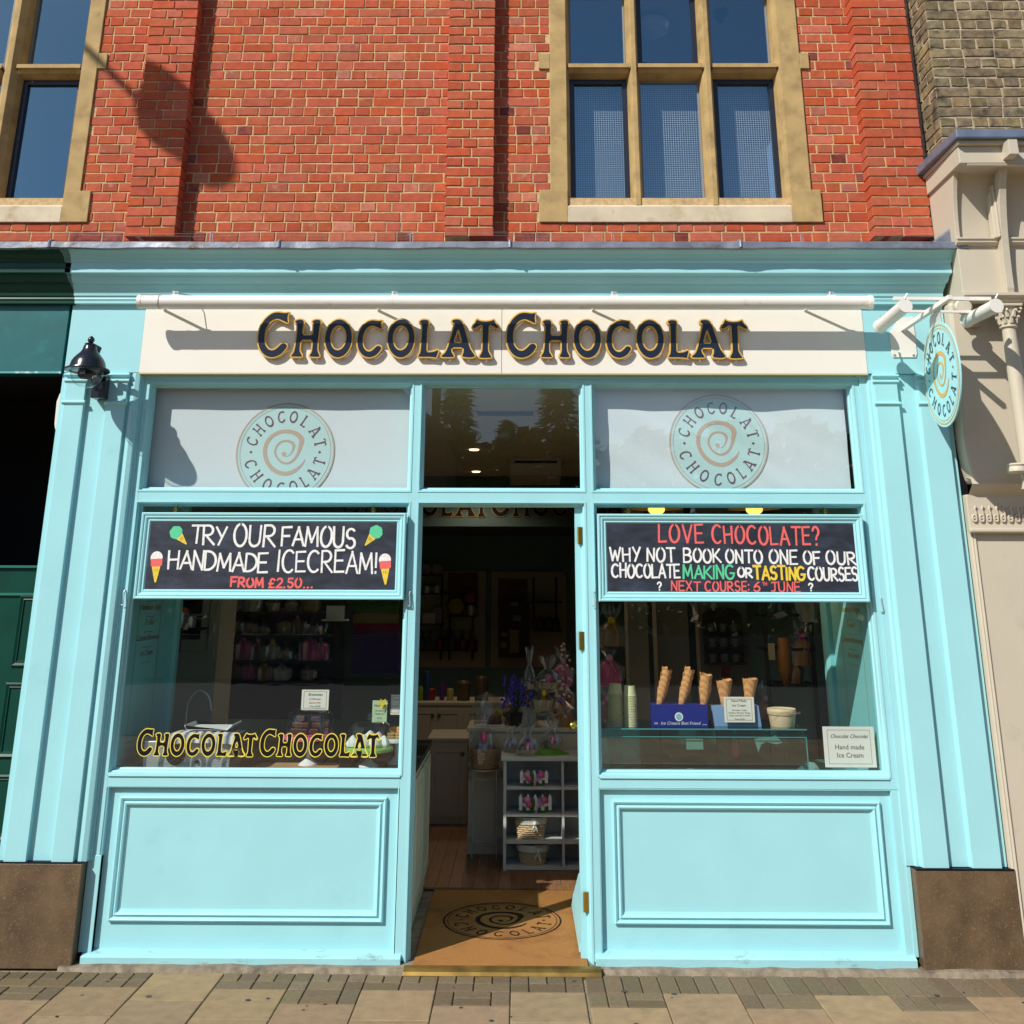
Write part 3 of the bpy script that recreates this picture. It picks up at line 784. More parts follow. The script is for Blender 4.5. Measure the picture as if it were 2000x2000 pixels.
pL = [(-3.045, .12), (-3.045, -.03), (-3.009, -.03), (-2.999, -.062), (-2.87, -.062), (-2.868, -.03), (-2.73, -.03), (-2.72, -.062), (-2.594, -.062), (-2.592, -.03), (-2.574, -.03), (-2.574, -.045), (-2.55, -.05), (-2.523, -.04), (-2.521, -.012), (-2.506, -.012), (-2.506, .12)]
pR = [(2.242, .12), (2.242, -.012), (2.287, -.012), (2.297, -.03), (2.314, -.03), (2.324, -.062), (2.472, -.062), (2.474, -.03), (2.598, -.03), (2.608, -.062), (2.775, -.062), (2.777, -.03), (2.818, -.03), (2.818, .12)]
PL = obj('pilaster', pilaster(pL, .535), TURQ, sf, bevel=.002)
PR = obj('pilaster', pilaster(pR, .53), TURQ, sf, bevel=.002)
for Pp, spans in ((PL, ((-2.999, -2.87), (-2.72, -2.594))), (PR, ((2.324, 2.472), (2.608, 2.775)))):
    for a, b in spans:
        for zc, dd in ((3.412, .02), (3.375, .012), (3.23, .014)):
            mb = MB().prism([(-.06, zc - .016), (-.062 - dd, zc - .004), (-.062 - dd, zc + .006), (-.06, zc + .014)], a - .012, b + .012, 'x')
            obj('capital_moulding', mb, TURQ, Pp, bevel=.002)
# stone feet
for a, b, z, nm in ((-3.62, -2.533, .533, 'brown stone block under the left turquoise pilaster'), (2.27, 2.846, .521, 'brown stone block under the right turquoise pilaster')):
    o = obj('stone_plinth', MB().box(a, b, -.07, .14, .012 if a > 0 else 0, z), GRANITE, None, bevel=.006)
    tag(o, nm, 'stone plinth')
obj('lead_pad', MB().box(-3.62, -2.54, -.072, .1, .5325, .5385).box(2.275, 2.84, -.072, .1, .5205, .5285), BLACK, sf)
# fascia side panels
o = obj('fascia_panel', MB().box(-3.03, -2.533, -.05, .12, FZ + .002, 4.0), TURQ, sf, bevel=.002)
obj('fascia_panel', MB().box(2.293, 2.835, -.05, .12, FZ + .002, 4.0), TURQ, sf, bevel=.002)
# cornice: stepped moulding profile (y, z)
cp = [(-.05, 3.895), (-.083, 3.90), (-.083, 3.915), (-.09, 3.93), (-.088, 3.94), (-.098, 3.95), (-.10, 3.965), (-.11, 3.99), (-.13, 4.012), (-.132, 4.022), (-.15, 4.03), (-.168, 4.052), (-.175, 4.07), (-.2, 4.082), (-.2, 4.113), (-.198, 4.116), (-.198, 4.148), (-.205, 4.152), (-.212, 4.158), (-.218, 4.178), (-.235, 4.2), (-.262, 4.216), (-.272, 4.224), (.1, 4.23)]
xl, xr = X(128, 500, -.2), X(1866, 490, -.25)
cor = MB(); k = len(cp)
for h in (0, 1):
    for y, z in cp:
        ex = (-.0 - (y + .05)) * .35
        cor.v.append(((xl + .06 - ex * 1.0) if h == 0 else (xr - .07 + ex * 1.0), y, z))
for i in range(k - 1): cor.f.append((i, k + i, k + i + 1, i + 1))
cor.f.append(tuple(range(k))); cor.f.append(tuple(range(2 * k - 1, k - 1, -1)))
cor.v += [(xl + .06, .1, 3.895), (xr - .07, .1, 3.895)]
cor.f = [f for f in cor.f if len(f) == 4] + [tuple(list(range(k)) + [2 * k]), tuple(list(range(2 * k - 1, k - 1, -1)) + [2 * k + 1])]
obj('cornice', cor, TURQ, sf, fix=False)
# lead capping, four sheets with rolls
seams = [-4.3, X(97, 480, -.3), X(545, 480, -.3), X(996, 480, -.3), X(1446, 480, -.3), X(1889, 474, -.3)]
for i in range(5):
    a, b = seams[i], seams[i + 1]; mb = MB(); n = 40
    for j in range(n + 1):
        x = a + .002 + (b - a - .004) * j / n; wv = lambda s: .004 * noise.noise((x * 3.1, s, 0)) + .002 * noise.noise((x * 11, s, 4))
        roll = .006 if j in (0, 1, n - 1, n) and 0 < i else 0
        mb.v += [(x, .13, 4.33), (x, -.285 - wv(1), 4.272 + wv(2)), (x, -.302 - wv(3) - roll, 4.262 + wv(4)), (x, -.304 - wv(5) - roll, 4.222 + wv(6) * 1.6), (x, -.285, 4.214 + wv(6) * 1.6), (x, -.26, 4.226)]
    for j in range(n):
        for q in range(5): mb.f.append((j * 6 + q, j * 6 + 6 + q, j * 6 + 7 + q, j * 6 + 1 + q))
    obj('lead_flashing', mb, LEAD, sf, smooth=True, fix=False)
    if 0 < i:
        obj('lead_roll', MB().tube([(a, .12, 4.338), (a, -.285, 4.278), (a, -.31, 4.262), (a, -.311, 4.222)], .011, 8), LEAD, sf, smooth=True)
mb = MB().prism([(2.72, 4.27), (2.98, 4.27), (2.97, 4.40), (2.90, 4.405)], -.24, .1, 'y'); obj('lead_upstand', mb, LEAD, sf, bevel=.01)

# frame members on the plane y = 0
def box_px(mb, a, b, y0=0, y1=.08, Y=0):
    x0, x1, z0, z1 = rect(a, b, Y); return mb.box(x0, x1, y0, y1, z0, z1)


LWx0, LWx1 = X(240, 1250), X(790, 1250)      # lower left window opening
RWx0, RWx1 = X(1165.5, 1250), X(1711, 1250)
DX0, DX1 = X(815, 1100), X(1143, 1100)       # doorway
TZ0, TZ1 = Z(600, 957), Z(600, 749)          # transom lights
LZ0, LZ1 = Z(500, 1510), Z(500, 982)         # lower windows
ML = (LWx1, DX0); MR = (DX1, RWx0)
LWx0, LWx1, RWx0, RWx1 = round(LWx0, 3), round(LWx1, 3), round(RWx0, 3), round(RWx1, 3)
HEADZ = 3.40
SILLZ = LZ0
fr = sf
T1 = .075
obj('stile', MB().box(-2.506, LWx0, 0, T1, .06, HEADZ), TURQ, fr, bevel=.002)
obj('stile', MB().box(RWx1, 2.242, 0, T1, .06, HEADZ), TURQ, fr, bevel=.002)
obj('mullion', MB().box(LWx1, DX0, 0, .11, .03, HEADZ), TURQ, fr, bevel=.002)
obj('mullion', MB().box(DX1, RWx0, 0, .11, .03, HEADZ), TURQ, fr, bevel=.002)
obj('head_rail', MB().box(-2.506, 2.242, -.012, T1, HEADZ, FZ), TURQ, fr, bevel=.002)
obj('head_rail', MB().box(LWx0, LWx1, 0, T1, TZ1, HEADZ).box(DX0, DX1, 0, T1, TZ1, HEADZ).box(RWx0, RWx1, 0, T1, TZ1, HEADZ), TURQ, fr)
for a, b in ((LWx0, LWx1), (DX0, DX1), (RWx0, RWx1)):
    obj('transom_rail', MB().box(a, b, 0, T1, LZ1, TZ0), TURQ, fr, bevel=.002)
for a, b in ((LWx0, LWx1), (RWx0, RWx1)):
    obj('sill_rail', MB().box(a, b, 0, .12, Z(500, 1539), LZ0), TURQ, fr, bevel=.002)
    obj('sill_slope', MB().prism([(-.002, LZ0 - .022), (-.01, LZ0 - .018), (-.008, LZ0 - .006), (.05, LZ0 + .012), (.05, LZ0 - .02)], a + .001, b - .001, 'x'), TURQ, fr)
# beads and panes
for a, b, z0, z1, gl in ((LWx0, LWx1, TZ0, TZ1, 1), (DX0, DX1, TZ0, TZ1, 1), (RWx0, RWx1, TZ0, TZ1, 1), (LWx0, LWx1, LZ0, LZ1, 1), (RWx0, RWx1, LZ0, LZ1, 1), (DX0, DX1, -.3, LZ1, 0)):
    rg = MB().ring(a, b, z0, z1, [(-.012, .0), (-.012, -.004), (-.002, -.004), (0, .001), (.002, .012), (.008, .016), (.012, .045), (.02, .05), (.02, .075)])
    bd = obj('glazing_bead' if gl else 'door_frame', rg, TURQ, fr, fix=False)
    if gl: obj('window_pane', MB().add([(a + .018, .06, z0 + .018), (b - .018, .06, z0 + .018), (b - .018, .06, z1 - .018), (a + .018, .06, z1 - .018)], [(0, 1, 2, 3)]), GLASS, bd, fix=False)
# little hooks on the stiles and under the fascia
for px_, py_ in ((240, 1178), (800, 1180), (1161, 1180), (1724, 1192)):
    p = at(px_, py_, -.02); obj('hook', MB().tube([(p.x, .0, p.z + .075), (p.x, -.016, p.z + .075), (p.x - .004, -.02, p.z + .06), (p.x + .004, -.02, p.z), (p.x, -.02, p.z - .012), (p.x - .012, -.02, p.z - .008)], .0035, 6).sphere((p.x, -.008, p.z + .075), .006, 8, 6), STEEL, sf, smooth=True)
for px_ in (290, 556, 985, 1404, 1672):
    p = at(px_, 736, -.02); obj('hook', MB().tube([(p.x, .0, p.z), (p.x, -.02, p.z), (p.x, -.03, p.z + .01), (p.x, -.028, p.z + .02)], .0028, 6), STEEL, sf)
# stall risers
for a0, a1, mx, inner, ra, rb in ((-2.506, DX0, None, 0, (212, 1531), (776, 1862)), (DX1, 2.242, None, 0, (1173, 1540), (1756, 1873))):
    x0 = X(196, 1700) if a0 < -1 else DX1 + .022 + (RWx0 - DX1) * .5; x1 = LWx1 + .002 if a0 < -1 else X(1755, 1700)
    zt = Z(500, 1539) if a0 < -1 else Z(1450, 1542)
    x0 = LWx0 + .012 if a0 < -1 else RWx0 - .002; x1 = LWx1 - .01 if a0 < -1 else RWx1 + .045
    st = obj('stall_riser', MB().add([(x0, .03, .03), (x1, .03, .03), (x1, .03, zt), (x0, .03, zt)], [(0, 1, 2, 3)]), TURQ, sf, fix=False)
    obj('riser_edge', MB().ring(x0, x1, .03, zt, [(-.0, .03), (-.0, .0), (-.006, -.003)]), TURQ, st, fix=False)
    if a0 > 0: pass
    if a0 < -1: pa, pb, qa, qb = (235.5, 1555), (748, 1802), (253.6, 1575), None
    else: pa, pb = (1195.7, 1563), (1739, 1808)
    m0, m1, mz0, mz1 = rect(pa, pb, .02)
    if a0 < -1: m0 = X(223, 1680, .02); m1 = X(752, 1680, .02)
    else: m0 = X(1198, 1680, .02); m1 = X(1728, 1680, .02)
    obj('panel_moulding', MB().ring(m0, m1, mz0, mz1, [(0, .03), (.0, .012), (.008, .006), (.018, .012), (.021, .02), (.026, .02), (.036, .008), (.044, .012), (.05, .024), (.058, .026), (.062, .034), (.078, .037)], fill=True), TURQ, st, fix=False)
    b0, b1 = (X(157.6, 1866, -.03), X(782, 1870, -.03)) if a0 < -1 else (X(1164, 1875, -.03), X(1791.7, 1880, -.03))
    zl, zh = Z(450, 1886, -.03), Z(450, 1866, -.03)
    if a0 > 0: zl, zh = Z(1450, 1893, -.03), Z(1450, 1869, -.03)
    obj('plinth_board', MB().prism([(.06, zl), (-.035, zl), (-.037, zh - .012), (-.02, zh - .002), (.029, zh + .012), (.06, zh + .012)], b0, b1, 'x'), TURQ_LOW, st, bevel=.002)
# infill so that nothing shows through beside the risers, and black backing coloured in for the shade under the boards
obj('riser_end', MB().box(-2.53, LWx0 + .012, -.004, .05, .065, .56), TURQ, sf, bevel=.002)
obj('riser_end', MB().box(RWx1 + .045, 2.268, -.004, .05, .065, .56), TURQ, sf, bevel=.002)
obj('backing', MB().box(-2.5, LWx1, .05, .1, .0, .93), BLACK, sf); obj('backing', MB().box(RWx0, 2.24, .05, .1, 0, .93), BLACK, sf)

# ================================================================== FASCIA SIGN
fs = thing('fascia_sign', 'long cream fascia board with raised navy and gold CHOCOLAT CHOCOLAT letters', 'sign', (0, -.05, 3.43))
a0, a1 = -2.531, 2.291; mid = X(980, 690, -.052)
obj('fascia_board', MB().box(a0, mid - .0015, -.054, .1, FZ + .001, 3.905), CREAM, fs, bevel=.0015)
obj('fascia_board', MB().box(mid + .0015, a1, -.054, .1, FZ + .001, 3.905), CREAM, fs, bevel=.0015)
obj('lower_edge', MB().box(a0, a1, -.056, -.0125, FZ - .008, FZ + .0008), mat('cream_edge', (.55, .47, .25), .5), fs)
LY = -.05 - .038


def letters(parent, base_px, hx, zb, y, th, goldoff, m_in, m_out, split=True, front=.0025):
    """one word: hx = metres per unit, zb = baseline z, x0 in metres"""
    for ch, ux, k in WORD:
        s = .82 if ch == 'C' else 1
        kk = {1.2: 1 / .82, .99: 1.0, 1: 1.0}[k]; kk = kk * (1.0)
        M = Matrix.Translation((base_px + ux * hx, y, zb)) @ Matrix.Diagonal((hx * kk, 1, hx * 1.035 * kk, 1))
        mb = MB()
        for hole in (0, 1):
            src = GL[ch][hole]; kq = .82 if ch == 'C' else 1
            for l in src:
                l = [(x * kq, y * kq) for x, y in catmull(l, 3)]; sg = -1 if hole else 1
                i_, o_ = off_loop(l, -.006 * sg), off_loop(l, goldoff / kk * sg); m_ = off_loop(l, (goldoff / kk - .008) * sg); n = len(l); q = len(mb.v)
                mb.v += [(x, -th / 2, z) for x, z in i_] + [(x, -th / 2, z) for x, z in m_] + [(x, -th / 2 + .003, z) for x, z in o_] + [(x, th / 2, z) for x, z in o_]
                for r_ in range(3):
                    for i in range(n): mb.f.append((q + r_ * n + i, q + r_ * n + (i + 1) % n, q + r_ * n + n + (i + 1) % n, q + r_ * n + n + i))
        back = put('letter', _me(mb), m_out, parent, M)
        ORG[back.name] = (0, 0, 0)
        f = put('letter_face', fill_mesh('letter_face', loops_of(ch, 0), 0), m_in, None, M)
        f.parent = back; f.matrix_parent_inverse = Matrix(); f.matrix_local = Matrix.Translation((0, -th / 2 - front, 0))


u = .000441 * 560 * 1.0
xw = X(501.7 + 3.6, 650, LY); xw2 = X(986.3 + 3.6, 650, LY)
zb = Z(700, 696.8, LY)
letters(fs, xw, u, zb, LY + .012, .024, .042, NAVY, GOLD)
letters(fs, xw2, u, Z(1200, 697.8, LY), LY + .012, .024, .042, NAVY, GOLD)

# ------------------------------------------------------------------ tubular sign light
tl = thing('sign_light', 'long cream tubular light carried on arms above the cream fascia board', 'sign light', (0, -.24, 3.85))
tx0, tx1 = X(270, 593, -.24), X(1703, 588, -.24); tz = Z(980, 590, -.24); tr = .043
mb = MB().lathe((0, -.24, tz), [(tr, tx0 + .02), (tr, tx1 - .02)], 28, axis='x', cap=False)
obj('tube', mb, CREAM_METAL, tl, smooth=True)
obj('end_cap', MB().lathe((0, -.24, tz), [(.0001, tx0), (tr + .003, tx0), (tr + .003, tx0 + .026), (tr, tx0 + .027)], 28, axis='x'), CREAM_METAL, tl, smooth=True)
obj('end_cap', MB().lathe((0, -.24, tz), [(tr, tx1 - .027), (tr + .003, tx1 - .026), (tr + .003, tx1), (.0001, tx1)], 28, axis='x'), CREAM_METAL, tl, smooth=True)
for px_ in (345, 773, 1202, 1627):
    x = X(px_, 578, -.24)
    obj('arm', MB().bar((x - .14, -.055, 3.86), (x - .01, -.235, tz + tr + .012), .022, .004).tube([(x - .02, -.24, tz + tr - .002), (x - .02, -.24, tz + tr + .03)], .005, 6).box(x - .03, x + .016, -.25, -.225, tz + tr, tz + tr + .006), CREAM_METAL, tl)
    obj('wing_nut', MB().tube([(x - .014, -.24, tz + tr + .006), (x - .014, -.24, tz + tr + .026)], .008, 6).bar((x - .03, -.24, tz + tr + .028), (x + .012, -.24, tz + tr + .022), .008), STEEL, tl)
obj('cable', MB().tube([(tx0 + .005, -.235, tz - .03), (tx0 - .012, -.24, tz + .01), (tx0 + .01, -.24, tz + tr + .01), (tx0 + .08, -.245, tz + tr + .004), (tx0 + .15, -.24, tz + tr + .012), (tx0 + .24, -.23, tz + tr + .022), (tx0 + .3, -.14, tz + tr + .03), (tx0 + .3, -.08, tz + tr + .05)], .0035, 6), mat('grey_cable', (.35, .35, .34), .5), tl, smooth=True)
obj('cable_tie', MB().lathe((0, -.24, tz), [(tr + .003, tx0 + .14), (tr + .003, tx0 + .146)], 24, axis='x', cap=False), mat('grey_cable', (.35, .35, .34), .5), tl)

# ------------------------------------------------------------------ wall lamp
ly = -.33
lc = at(171, 721, ly)
wl_ = thing('wall_lamp', 'black bell-shaped outdoor wall lamp with clear glass bowl on the left pilaster', 'wall lamp', (lc.x, ly, lc.z))
s = 1.0; zc = lc.z
obj('lamp_shade', MB().lathe((lc.x, ly, zc), [(.133, -.012), (.136, -.006), (.134, 0), (.112, .004), (.108, .02), (.102, .045), (.09, .068), (.072, .09), (.054, .11), (.044, .128), (.04, .15), (.0001, .152)], 36), BLACKM, wl_, smooth=True)
obj('lamp_rim', MB().lathe((lc.x, ly, zc), [(.108, -.016), (.135, -.014), (.136, -.007), (.112, .002), (.09, -.002)], 36, cap=False), BLACKM, wl_, smooth=True)
obj('finial', MB().lathe((lc.x, ly, zc), [(.006, .145), (.007, .17), (.016, .176), (.022, .188), (.02, .2), (.01, .212), (.0001, .218)], 18), BLACKM, wl_, smooth=True)
obj('glass_bowl', MB().lathe((lc.x, ly, zc), [(.098, -.008), (.097, -.04), (.088, -.07), (.07, -.097), (.04, -.116), (.0001, -.122)], 32), CLEAR, wl_, smooth=True)
obj('bulb_holder', MB().lathe((lc.x - .01, ly, zc), [(.045, .0), (.045, -.045), (.03, -.06)], 16), BLACK, wl_)
obj('bulb', MB().box(lc.x - .028, lc.x + .006, ly - .05, ly - .03, zc - .04, zc - .012), mat('lamp_bulb', (.15, .2, .4), .1, spec=1), wl_, bevel=.004)
bp = at(200, 760, -.06)
obj('backplate', MB().box(bp.x - .045, bp.x + .045, -.13, -.03, bp.z - .07, bp.z + .075), BLACKM, wl_, bevel=.006)
obj('arm', MB().tube([(bp.x, -.1, bp.z + .02), (bp.x, -.17, bp.z + .10), (bp.x, -.19, zc + .05), (bp.x - .015, -.2, zc + .1), (lc.x + .03, -.27, zc + .148), (lc.x, ly, zc + .158), (lc.x - .02, ly - .025, zc + .152)], [.014, .014, .016, .018, .018, .019, .015], 10), BLACKM, wl_, smooth=True)
obj('stay', MB().tube([(bp.x - .01, -.1, bp.z - .04), (bp.x - .02, -.16, bp.z + .01), (bp.x - .03, -.2, bp.z + .06), (bp.x - .03, -.2, bp.z + .1)], .008, 6), BLACKM, wl_, smooth=True)

# ------------------------------------------------------------------ projecting oval sign with two lights
hs = thing('hanging_sign', 'round double sided hanging sign on a cream bracket beside the right pilaster', 'hanging sign', (2.62, -.5, 3.2))
brx = 2.60; by0, by1 = -.06, -.62
# bracket: square arm leaving the wall
pa = at(1763, 643, -.06); 
armx0 = pa.x; armz0 = pa.z
pe = at(1852, 583, by1)
armx1, armz1 = pe.x, pe.z
obj('wall_plate', MB().prism([(X(1756, 622, -.056), Z(1756, 622, -.056)), (X(1783, 618, -.056), Z(1783, 618, -.056)), (X(1791, 690, -.056), Z(1791, 690, -.056)), (X(1789, 698, -.056), Z(1789, 698, -.056)), (X(1744, 698, -.056), Z(1744, 698, -.056)), (X(1741, 688, -.056), Z(1741, 688, -.056)), (X(1738, 650, -.056), Z(1738, 650, -.056))], -.058, -.051, 'y'), CREAM_METAL, hs, bevel=.001)
for px_, py_ in ((1747, 693), (1784, 693)):
    p = at(px_, py_, -.06); obj('bolt', MB().lathe((p.x, -.058, p.z), [(.009, 0), (.009, .004), (.004, .009), (.0001, .01)], 8, axis='y'), STEEL, hs)
SGX = (armx0 + armx1) / 2
obj('arm', MB().bar((armx0, -.058, armz0), (armx1, by1 - .03, armz1), .03), CREAM_METAL, hs, bevel=.002)
rustm = mat('rust_stain', (.5, .22, .05), .8)
obj('rust_stain', MB().bar((armx0 - .004, -.0585, armz0 - .02), (armx0 + .01, -.0585, armz0 + .03), .02, .002), rustm, hs)
# light rail across and the two tube lights
yr = -.50
r0 = at(1745, 583, yr); r1 = at(1935, 585, yr)
obj('light_rail', MB().bar((r0.x, yr, r0.z), (r1.x, yr, r0.z - .002), .022), CREAM_METAL, hs, bevel=.001)
yr2 = -.36
q0 = at(1760, 608, yr2); q1 = at(1905, 606, yr2)
obj('light_rail', MB().bar((q0.x, yr2, q0.z), (q1.x, yr2, q0.z - .004), .016), CREAM_METAL, hs, bevel=.001)


def tubelight(pa, ya, pb, yb, m=CREAM_METAL):
    A = at(*pa, ya); B = at(*pb, yb); d = (B - A).normalized(); r = .042
    root = obj('lamp_tube', MB().tube([A, B], r, 24), m, hs, smooth=True)
    obj('lamp_cap', MB().tube([A - d * .004, A + d * .012], r + .003, 24), CREAM_METAL, hs, smooth=True)
    obj('lamp_cap', MB().tube([B - d * .012, B + d * .004], r + .003, 24), CREAM_METAL, hs, smooth=True)
    obj('lamp_bracket', MB().tube([A + Vector((0, 0, .045)), A + Vector((.02, 0, .075))], .006, 6).tube([B + Vector((0, 0, .045)), B + Vector((.01, .02, .085))], .006, 6), STEEL, hs)


tubelight((1768, 597), -.62, (1719, 638), -.26)
tubelight((1946, 597), -.62, (1888, 627), -.26)
obj('stay_wire', MB().tube([(q0.x - .02, yr2, q0.z + .0), (q0.x + .03, yr2 - .1, q0.z + .01)], .003, 5).tube([at(1905, 606, yr2), at(1925, 620, -.4)], .003, 5), BLACK, hs)
# the disc: upright, square to the wall, seen edgewise from the street
cA = at(1836, 732, -.34)
dr = .375
th_ = R(-62)
# normal of the face turned towards the viewer; the sheet hangs from the arm
top = at(1816, 632, -.2); bot = at(1855, 830, -.5)
yc = -.40
zr = (at(1823, 630, yc).z - at(1856, 831, yc).z) / 2
C0 = at(1839, 731, yc)
TURQS = mat('sign_turquoise', (.42, .80, .84), .35, spec=.5)
Ms = Matrix.Translation(C0) @ Matrix.Rotation(R(-93.5), 4, 'Z') @ Matrix.Rotation(0, 4, 'X')
dd = MB().lathe((0, 0, 0), [(.0001, -.004), (zr, -.004), (zr, .004), (.0001, .004)], 64, axis='y', cap=False)
put('sign_board', _me(dd), TURQS, hs, Ms)
roundel(hs, Ms @ Matrix.Translation((0, -.0052, 0)), zr * .955, None, GOLD, mat('sign_black', (.02, .03, .035), .4), step=.0008, bold=-.003)
roundel(hs, Ms @ Matrix.Rotation(R(180), 4, 'Z') @ Matrix.Translation((0, -.0052, 0)), zr * .955, None, GOLD, mat('sign_black', (.02, .03, .035), .4), step=.0008)
hz = C0.z + zr
a = Ms @ Vector((-.11, 0, zr * .93)); b = Ms @ Vector((.11, 0, zr * .93)); a2 = Ms @ Vector((-.10, 0, zr + .055)); b2 = Ms @ Vector((.10, 0, zr + .14))
mb = MB().add([a, b, b2, a2], [(0, 1, 2, 3)]); mb.add([p + Vector((.003, 0, 0)) for p in (a, b, b2, a2)], [(3, 2, 1, 0)])
obj('hanger_plate', mb, mat('sign_hanger', (.62, .62, .58), .4), hs, fix=False)

# ================================================================== BLACKBOARDS
TRIM = [(0, .0), (0, -.032), (.006, -.036), (.014, -.034), (.018, -.026), (.026, -.03), (.034, -.026), (.04, -.018), (.05, -.02), (.058, -.012), (.062, -.006)]


def chalk_sign(label, x0, x1, z0, z1, hooks):
    y = -.034
    t = thing('chalkboard_sign', label, 'chalkboard', ((x0 + x1) / 2, y, z0))
    obj('frame', MB().ring(x0, x1, z0, z1, [(0, 0 + y + .03)] + [(a, b + y + .012) for a, b in TRIM[1:]]), TURQ, t, fix=False)
    obj('frame_back', MB().box(x0 + .001, x1 - .001, y + .006, y + .03, z0 + .001, z1 - .001), TURQ, t)
    obj('board', MB().add([(x0 + .058, y - .0, z0 + .058), (x1 - .058, y, z0 + .058), (x1 - .058, y, z1 - .058), (x0 + .058, y, z1 - .058)], [(0, 1, 2, 3)]), BOARD, t, fix=False)
    for hx in hooks:
        ring_ = MB().tube([(hx, y + .01, z1 - .005), (hx, y + .01, z1 + .012)], .003, 6).tube([(hx + .008 * math.cos(a * .7), y + .01, z1 + .02 + .01 * math.sin(a * .7)) for a in range(9)], .003, 6, closed=True).tube([(hx, y + .01, z1 + .03), (hx, .02, z1 + .05)], .0028, 6)
        obj('hook', ring_, BRASS, t, smooth=True)
    return t, y


lx0, lx1_ = X(268, 1085, -.06), X(790.5, 1085, -.06); lz1, lz0 = Z(500, 1001, -.06), Z(500, 1170.5, -.06)
t1, by = chalk_sign('chalkboard in turquoise frame reading TRY OUR FAMOUS HANDMADE ICECREAM', lx0, lx1_, lz0, lz1, (X(341, 990, -.04), X(728, 990, -.04)))
by -= .001
def bx_(px_, py_): p = at(px_, py_, by); return p.x, p.z
def cr(zx, zy, ox=200, oy=960, sc=2.972): return bx_(ox + zx / sc, oy + zy / sc)
def line(parent, s, a, b, z_, wd, m, ox, oy, sc, seed, name='chalk_writing', gap=.28):
    p, q = cr(a[0], a[1], ox, oy, sc), cr(b[0], b[1], ox, oy, sc); z0 = cr(a[0], z_[0], ox, oy, sc)[1]; z1 = cr(a[0], z_[1], ox, oy, sc)[1]
    z0b = cr(b[0], b[2] if len(b) > 2 else z_[0], ox, oy, sc)[1]
    mb = MB(); brush(mb, s, p[0], q[0], z0, z1, wd, by, seed, gap, drop=z0b - z0)
    return obj(name, mb, m, parent, fix=False)


A_ = (200, 960, 2.972)
line(t1, 'TRY', (512, 300), (718, 310, 312), (300, 195), .0132, CHALKW, *A_, 1, gap=.12)
line(t1, 'OUR', (762, 315), (1000, 315, 318), (318, 200), .0132, CHALKW, *A_, 2, gap=.2)
line(t1, 'FAMOUS', (1040, 315), (1465, 330, 326), (314, 205), .0135, CHALKW, *A_, 3, gap=.2)
line(t1, 'HANDMADE', (378, 445), (955, 470, 470), (445, 340), .013, CHALKW, *A_, 4, gap=.16)
line(t1, 'ICECREAM!', (1018, 463), (1592, 470, 474), (463, 345), .0125, CHALKW, *A_, 5, gap=.22)
line(t1, 'FROM', (745, 550), (932, 556, 556), (551, 500), .0125, CHALKR, *A_, 6, gap=.3)
line(t1, '£2.50...', (965, 556), (1222, 556, 558), (557, 505), .011, CHALKR, *A_, 7, gap=.3)


def ice(parent, top, tip, two):
    """painted cone: top = centre of the scoop, tip = point of the cone (zoom pixels)"""
    (sx, sz), (qx, qz) = cr(*top), cr(*tip); d = Vector((qx - sx, qz - sz)); L = d.length; d /= L; n = Vector((-d.y, d.x))
    P = lambda a, b, dy=0: (sx + n.x * a * L + d.x * b * L, by - dy, sz + n.y * a * L + d.y * b * L)
    sc_ = .31 if two else .40; o = .30 if two else 0
    rr = lambda i: 1 + .06 * math.sin(i * 2.3)
    body = 'ice_cream_drawing'
    if two:
        obj(body, MB().add([P(sc_ * .78 * math.cos(a * .35), .06 + sc_ * math.sin(a * .35) * .8, .0001) for a in range(18)], [tuple(range(18))]), CHALKW, parent, fix=False)
        obj(body, MB().add([P(-.22, .1, .0002), P(.24, .1, .0002), P(.23, .36, .0002), P(.12, .42, .0002), P(0, .39, .0002), P(-.1, .43, .0002), P(-.21, .37, .0002)], [tuple(range(7))]), CHALKR, parent, fix=False)
        w0, b0 = .17, .40
    else:
        obj(body, MB().add([P(sc_ * rr(a) * math.cos(a * .35), sc_ * rr(a) * math.sin(a * .35), .0001) for a in range(18)], [tuple(range(18))]), CHALKG, parent, fix=False)
        w0, b0 = .24, .34
    cone = MB()
    for i in range(4):
        t = i / 4
        cone.add([P(-w0 + w0 * 2 * t * 1.0, b0, .0003), P(-w0 + w0 * 2 * t + .05, b0, .0003), P(-w0 * (1 - t) * .0 + w0 * (t) * .55 + .03, b0 + (1 - b0) * (1 - t * .55), .0003), P(w0 * t * .55 - .02, b0 + (1 - b0) * (1 - t * .55), .0003)], [(0, 1, 2, 3)])
        cone.add([P(w0 - w0 * 2 * t, b0, .0005), P(w0 - w0 * 2 * t - .05, b0, .0005), P(-w0 * t * .55 - .03, b0 + (1 - b0) * (1 - t * .55), .0005), P(-w0 * t * .55 + .02, b0 + (1 - b0) * (1 - t * .55), .0005)], [(0, 1, 2, 3)])
    cone.add([P(-w0, b0, .0006), P(w0, b0, .0006), P(w0 * .92, b0 + .06, .0006), P(-w0 * .92, b0 + .06, .0006)], [(0, 1, 2, 3)])
    cone.add([P(-w0, b0, .0007), P(-w0 + .06, b0, .0007), P(.02, 1, .0007), P(-.03, 1, .0007)], [(0, 1, 2, 3)]); cone.add([P(w0, b0, .0008), P(w0 - .06, b0, .0008), P(-.02, 1, .0008), P(.03, 1, .0008)], [(0, 1, 2, 3)])
    obj(body, cone, CHALKY, parent, fix=False)


ice(t1, (428, 238), (488, 306), 0); ice(t1, (1588, 235), (1525, 313), 0)
ice(t1, (315, 375), (307, 527), 1); ice(t1, (1640, 388), (1643, 540), 1)

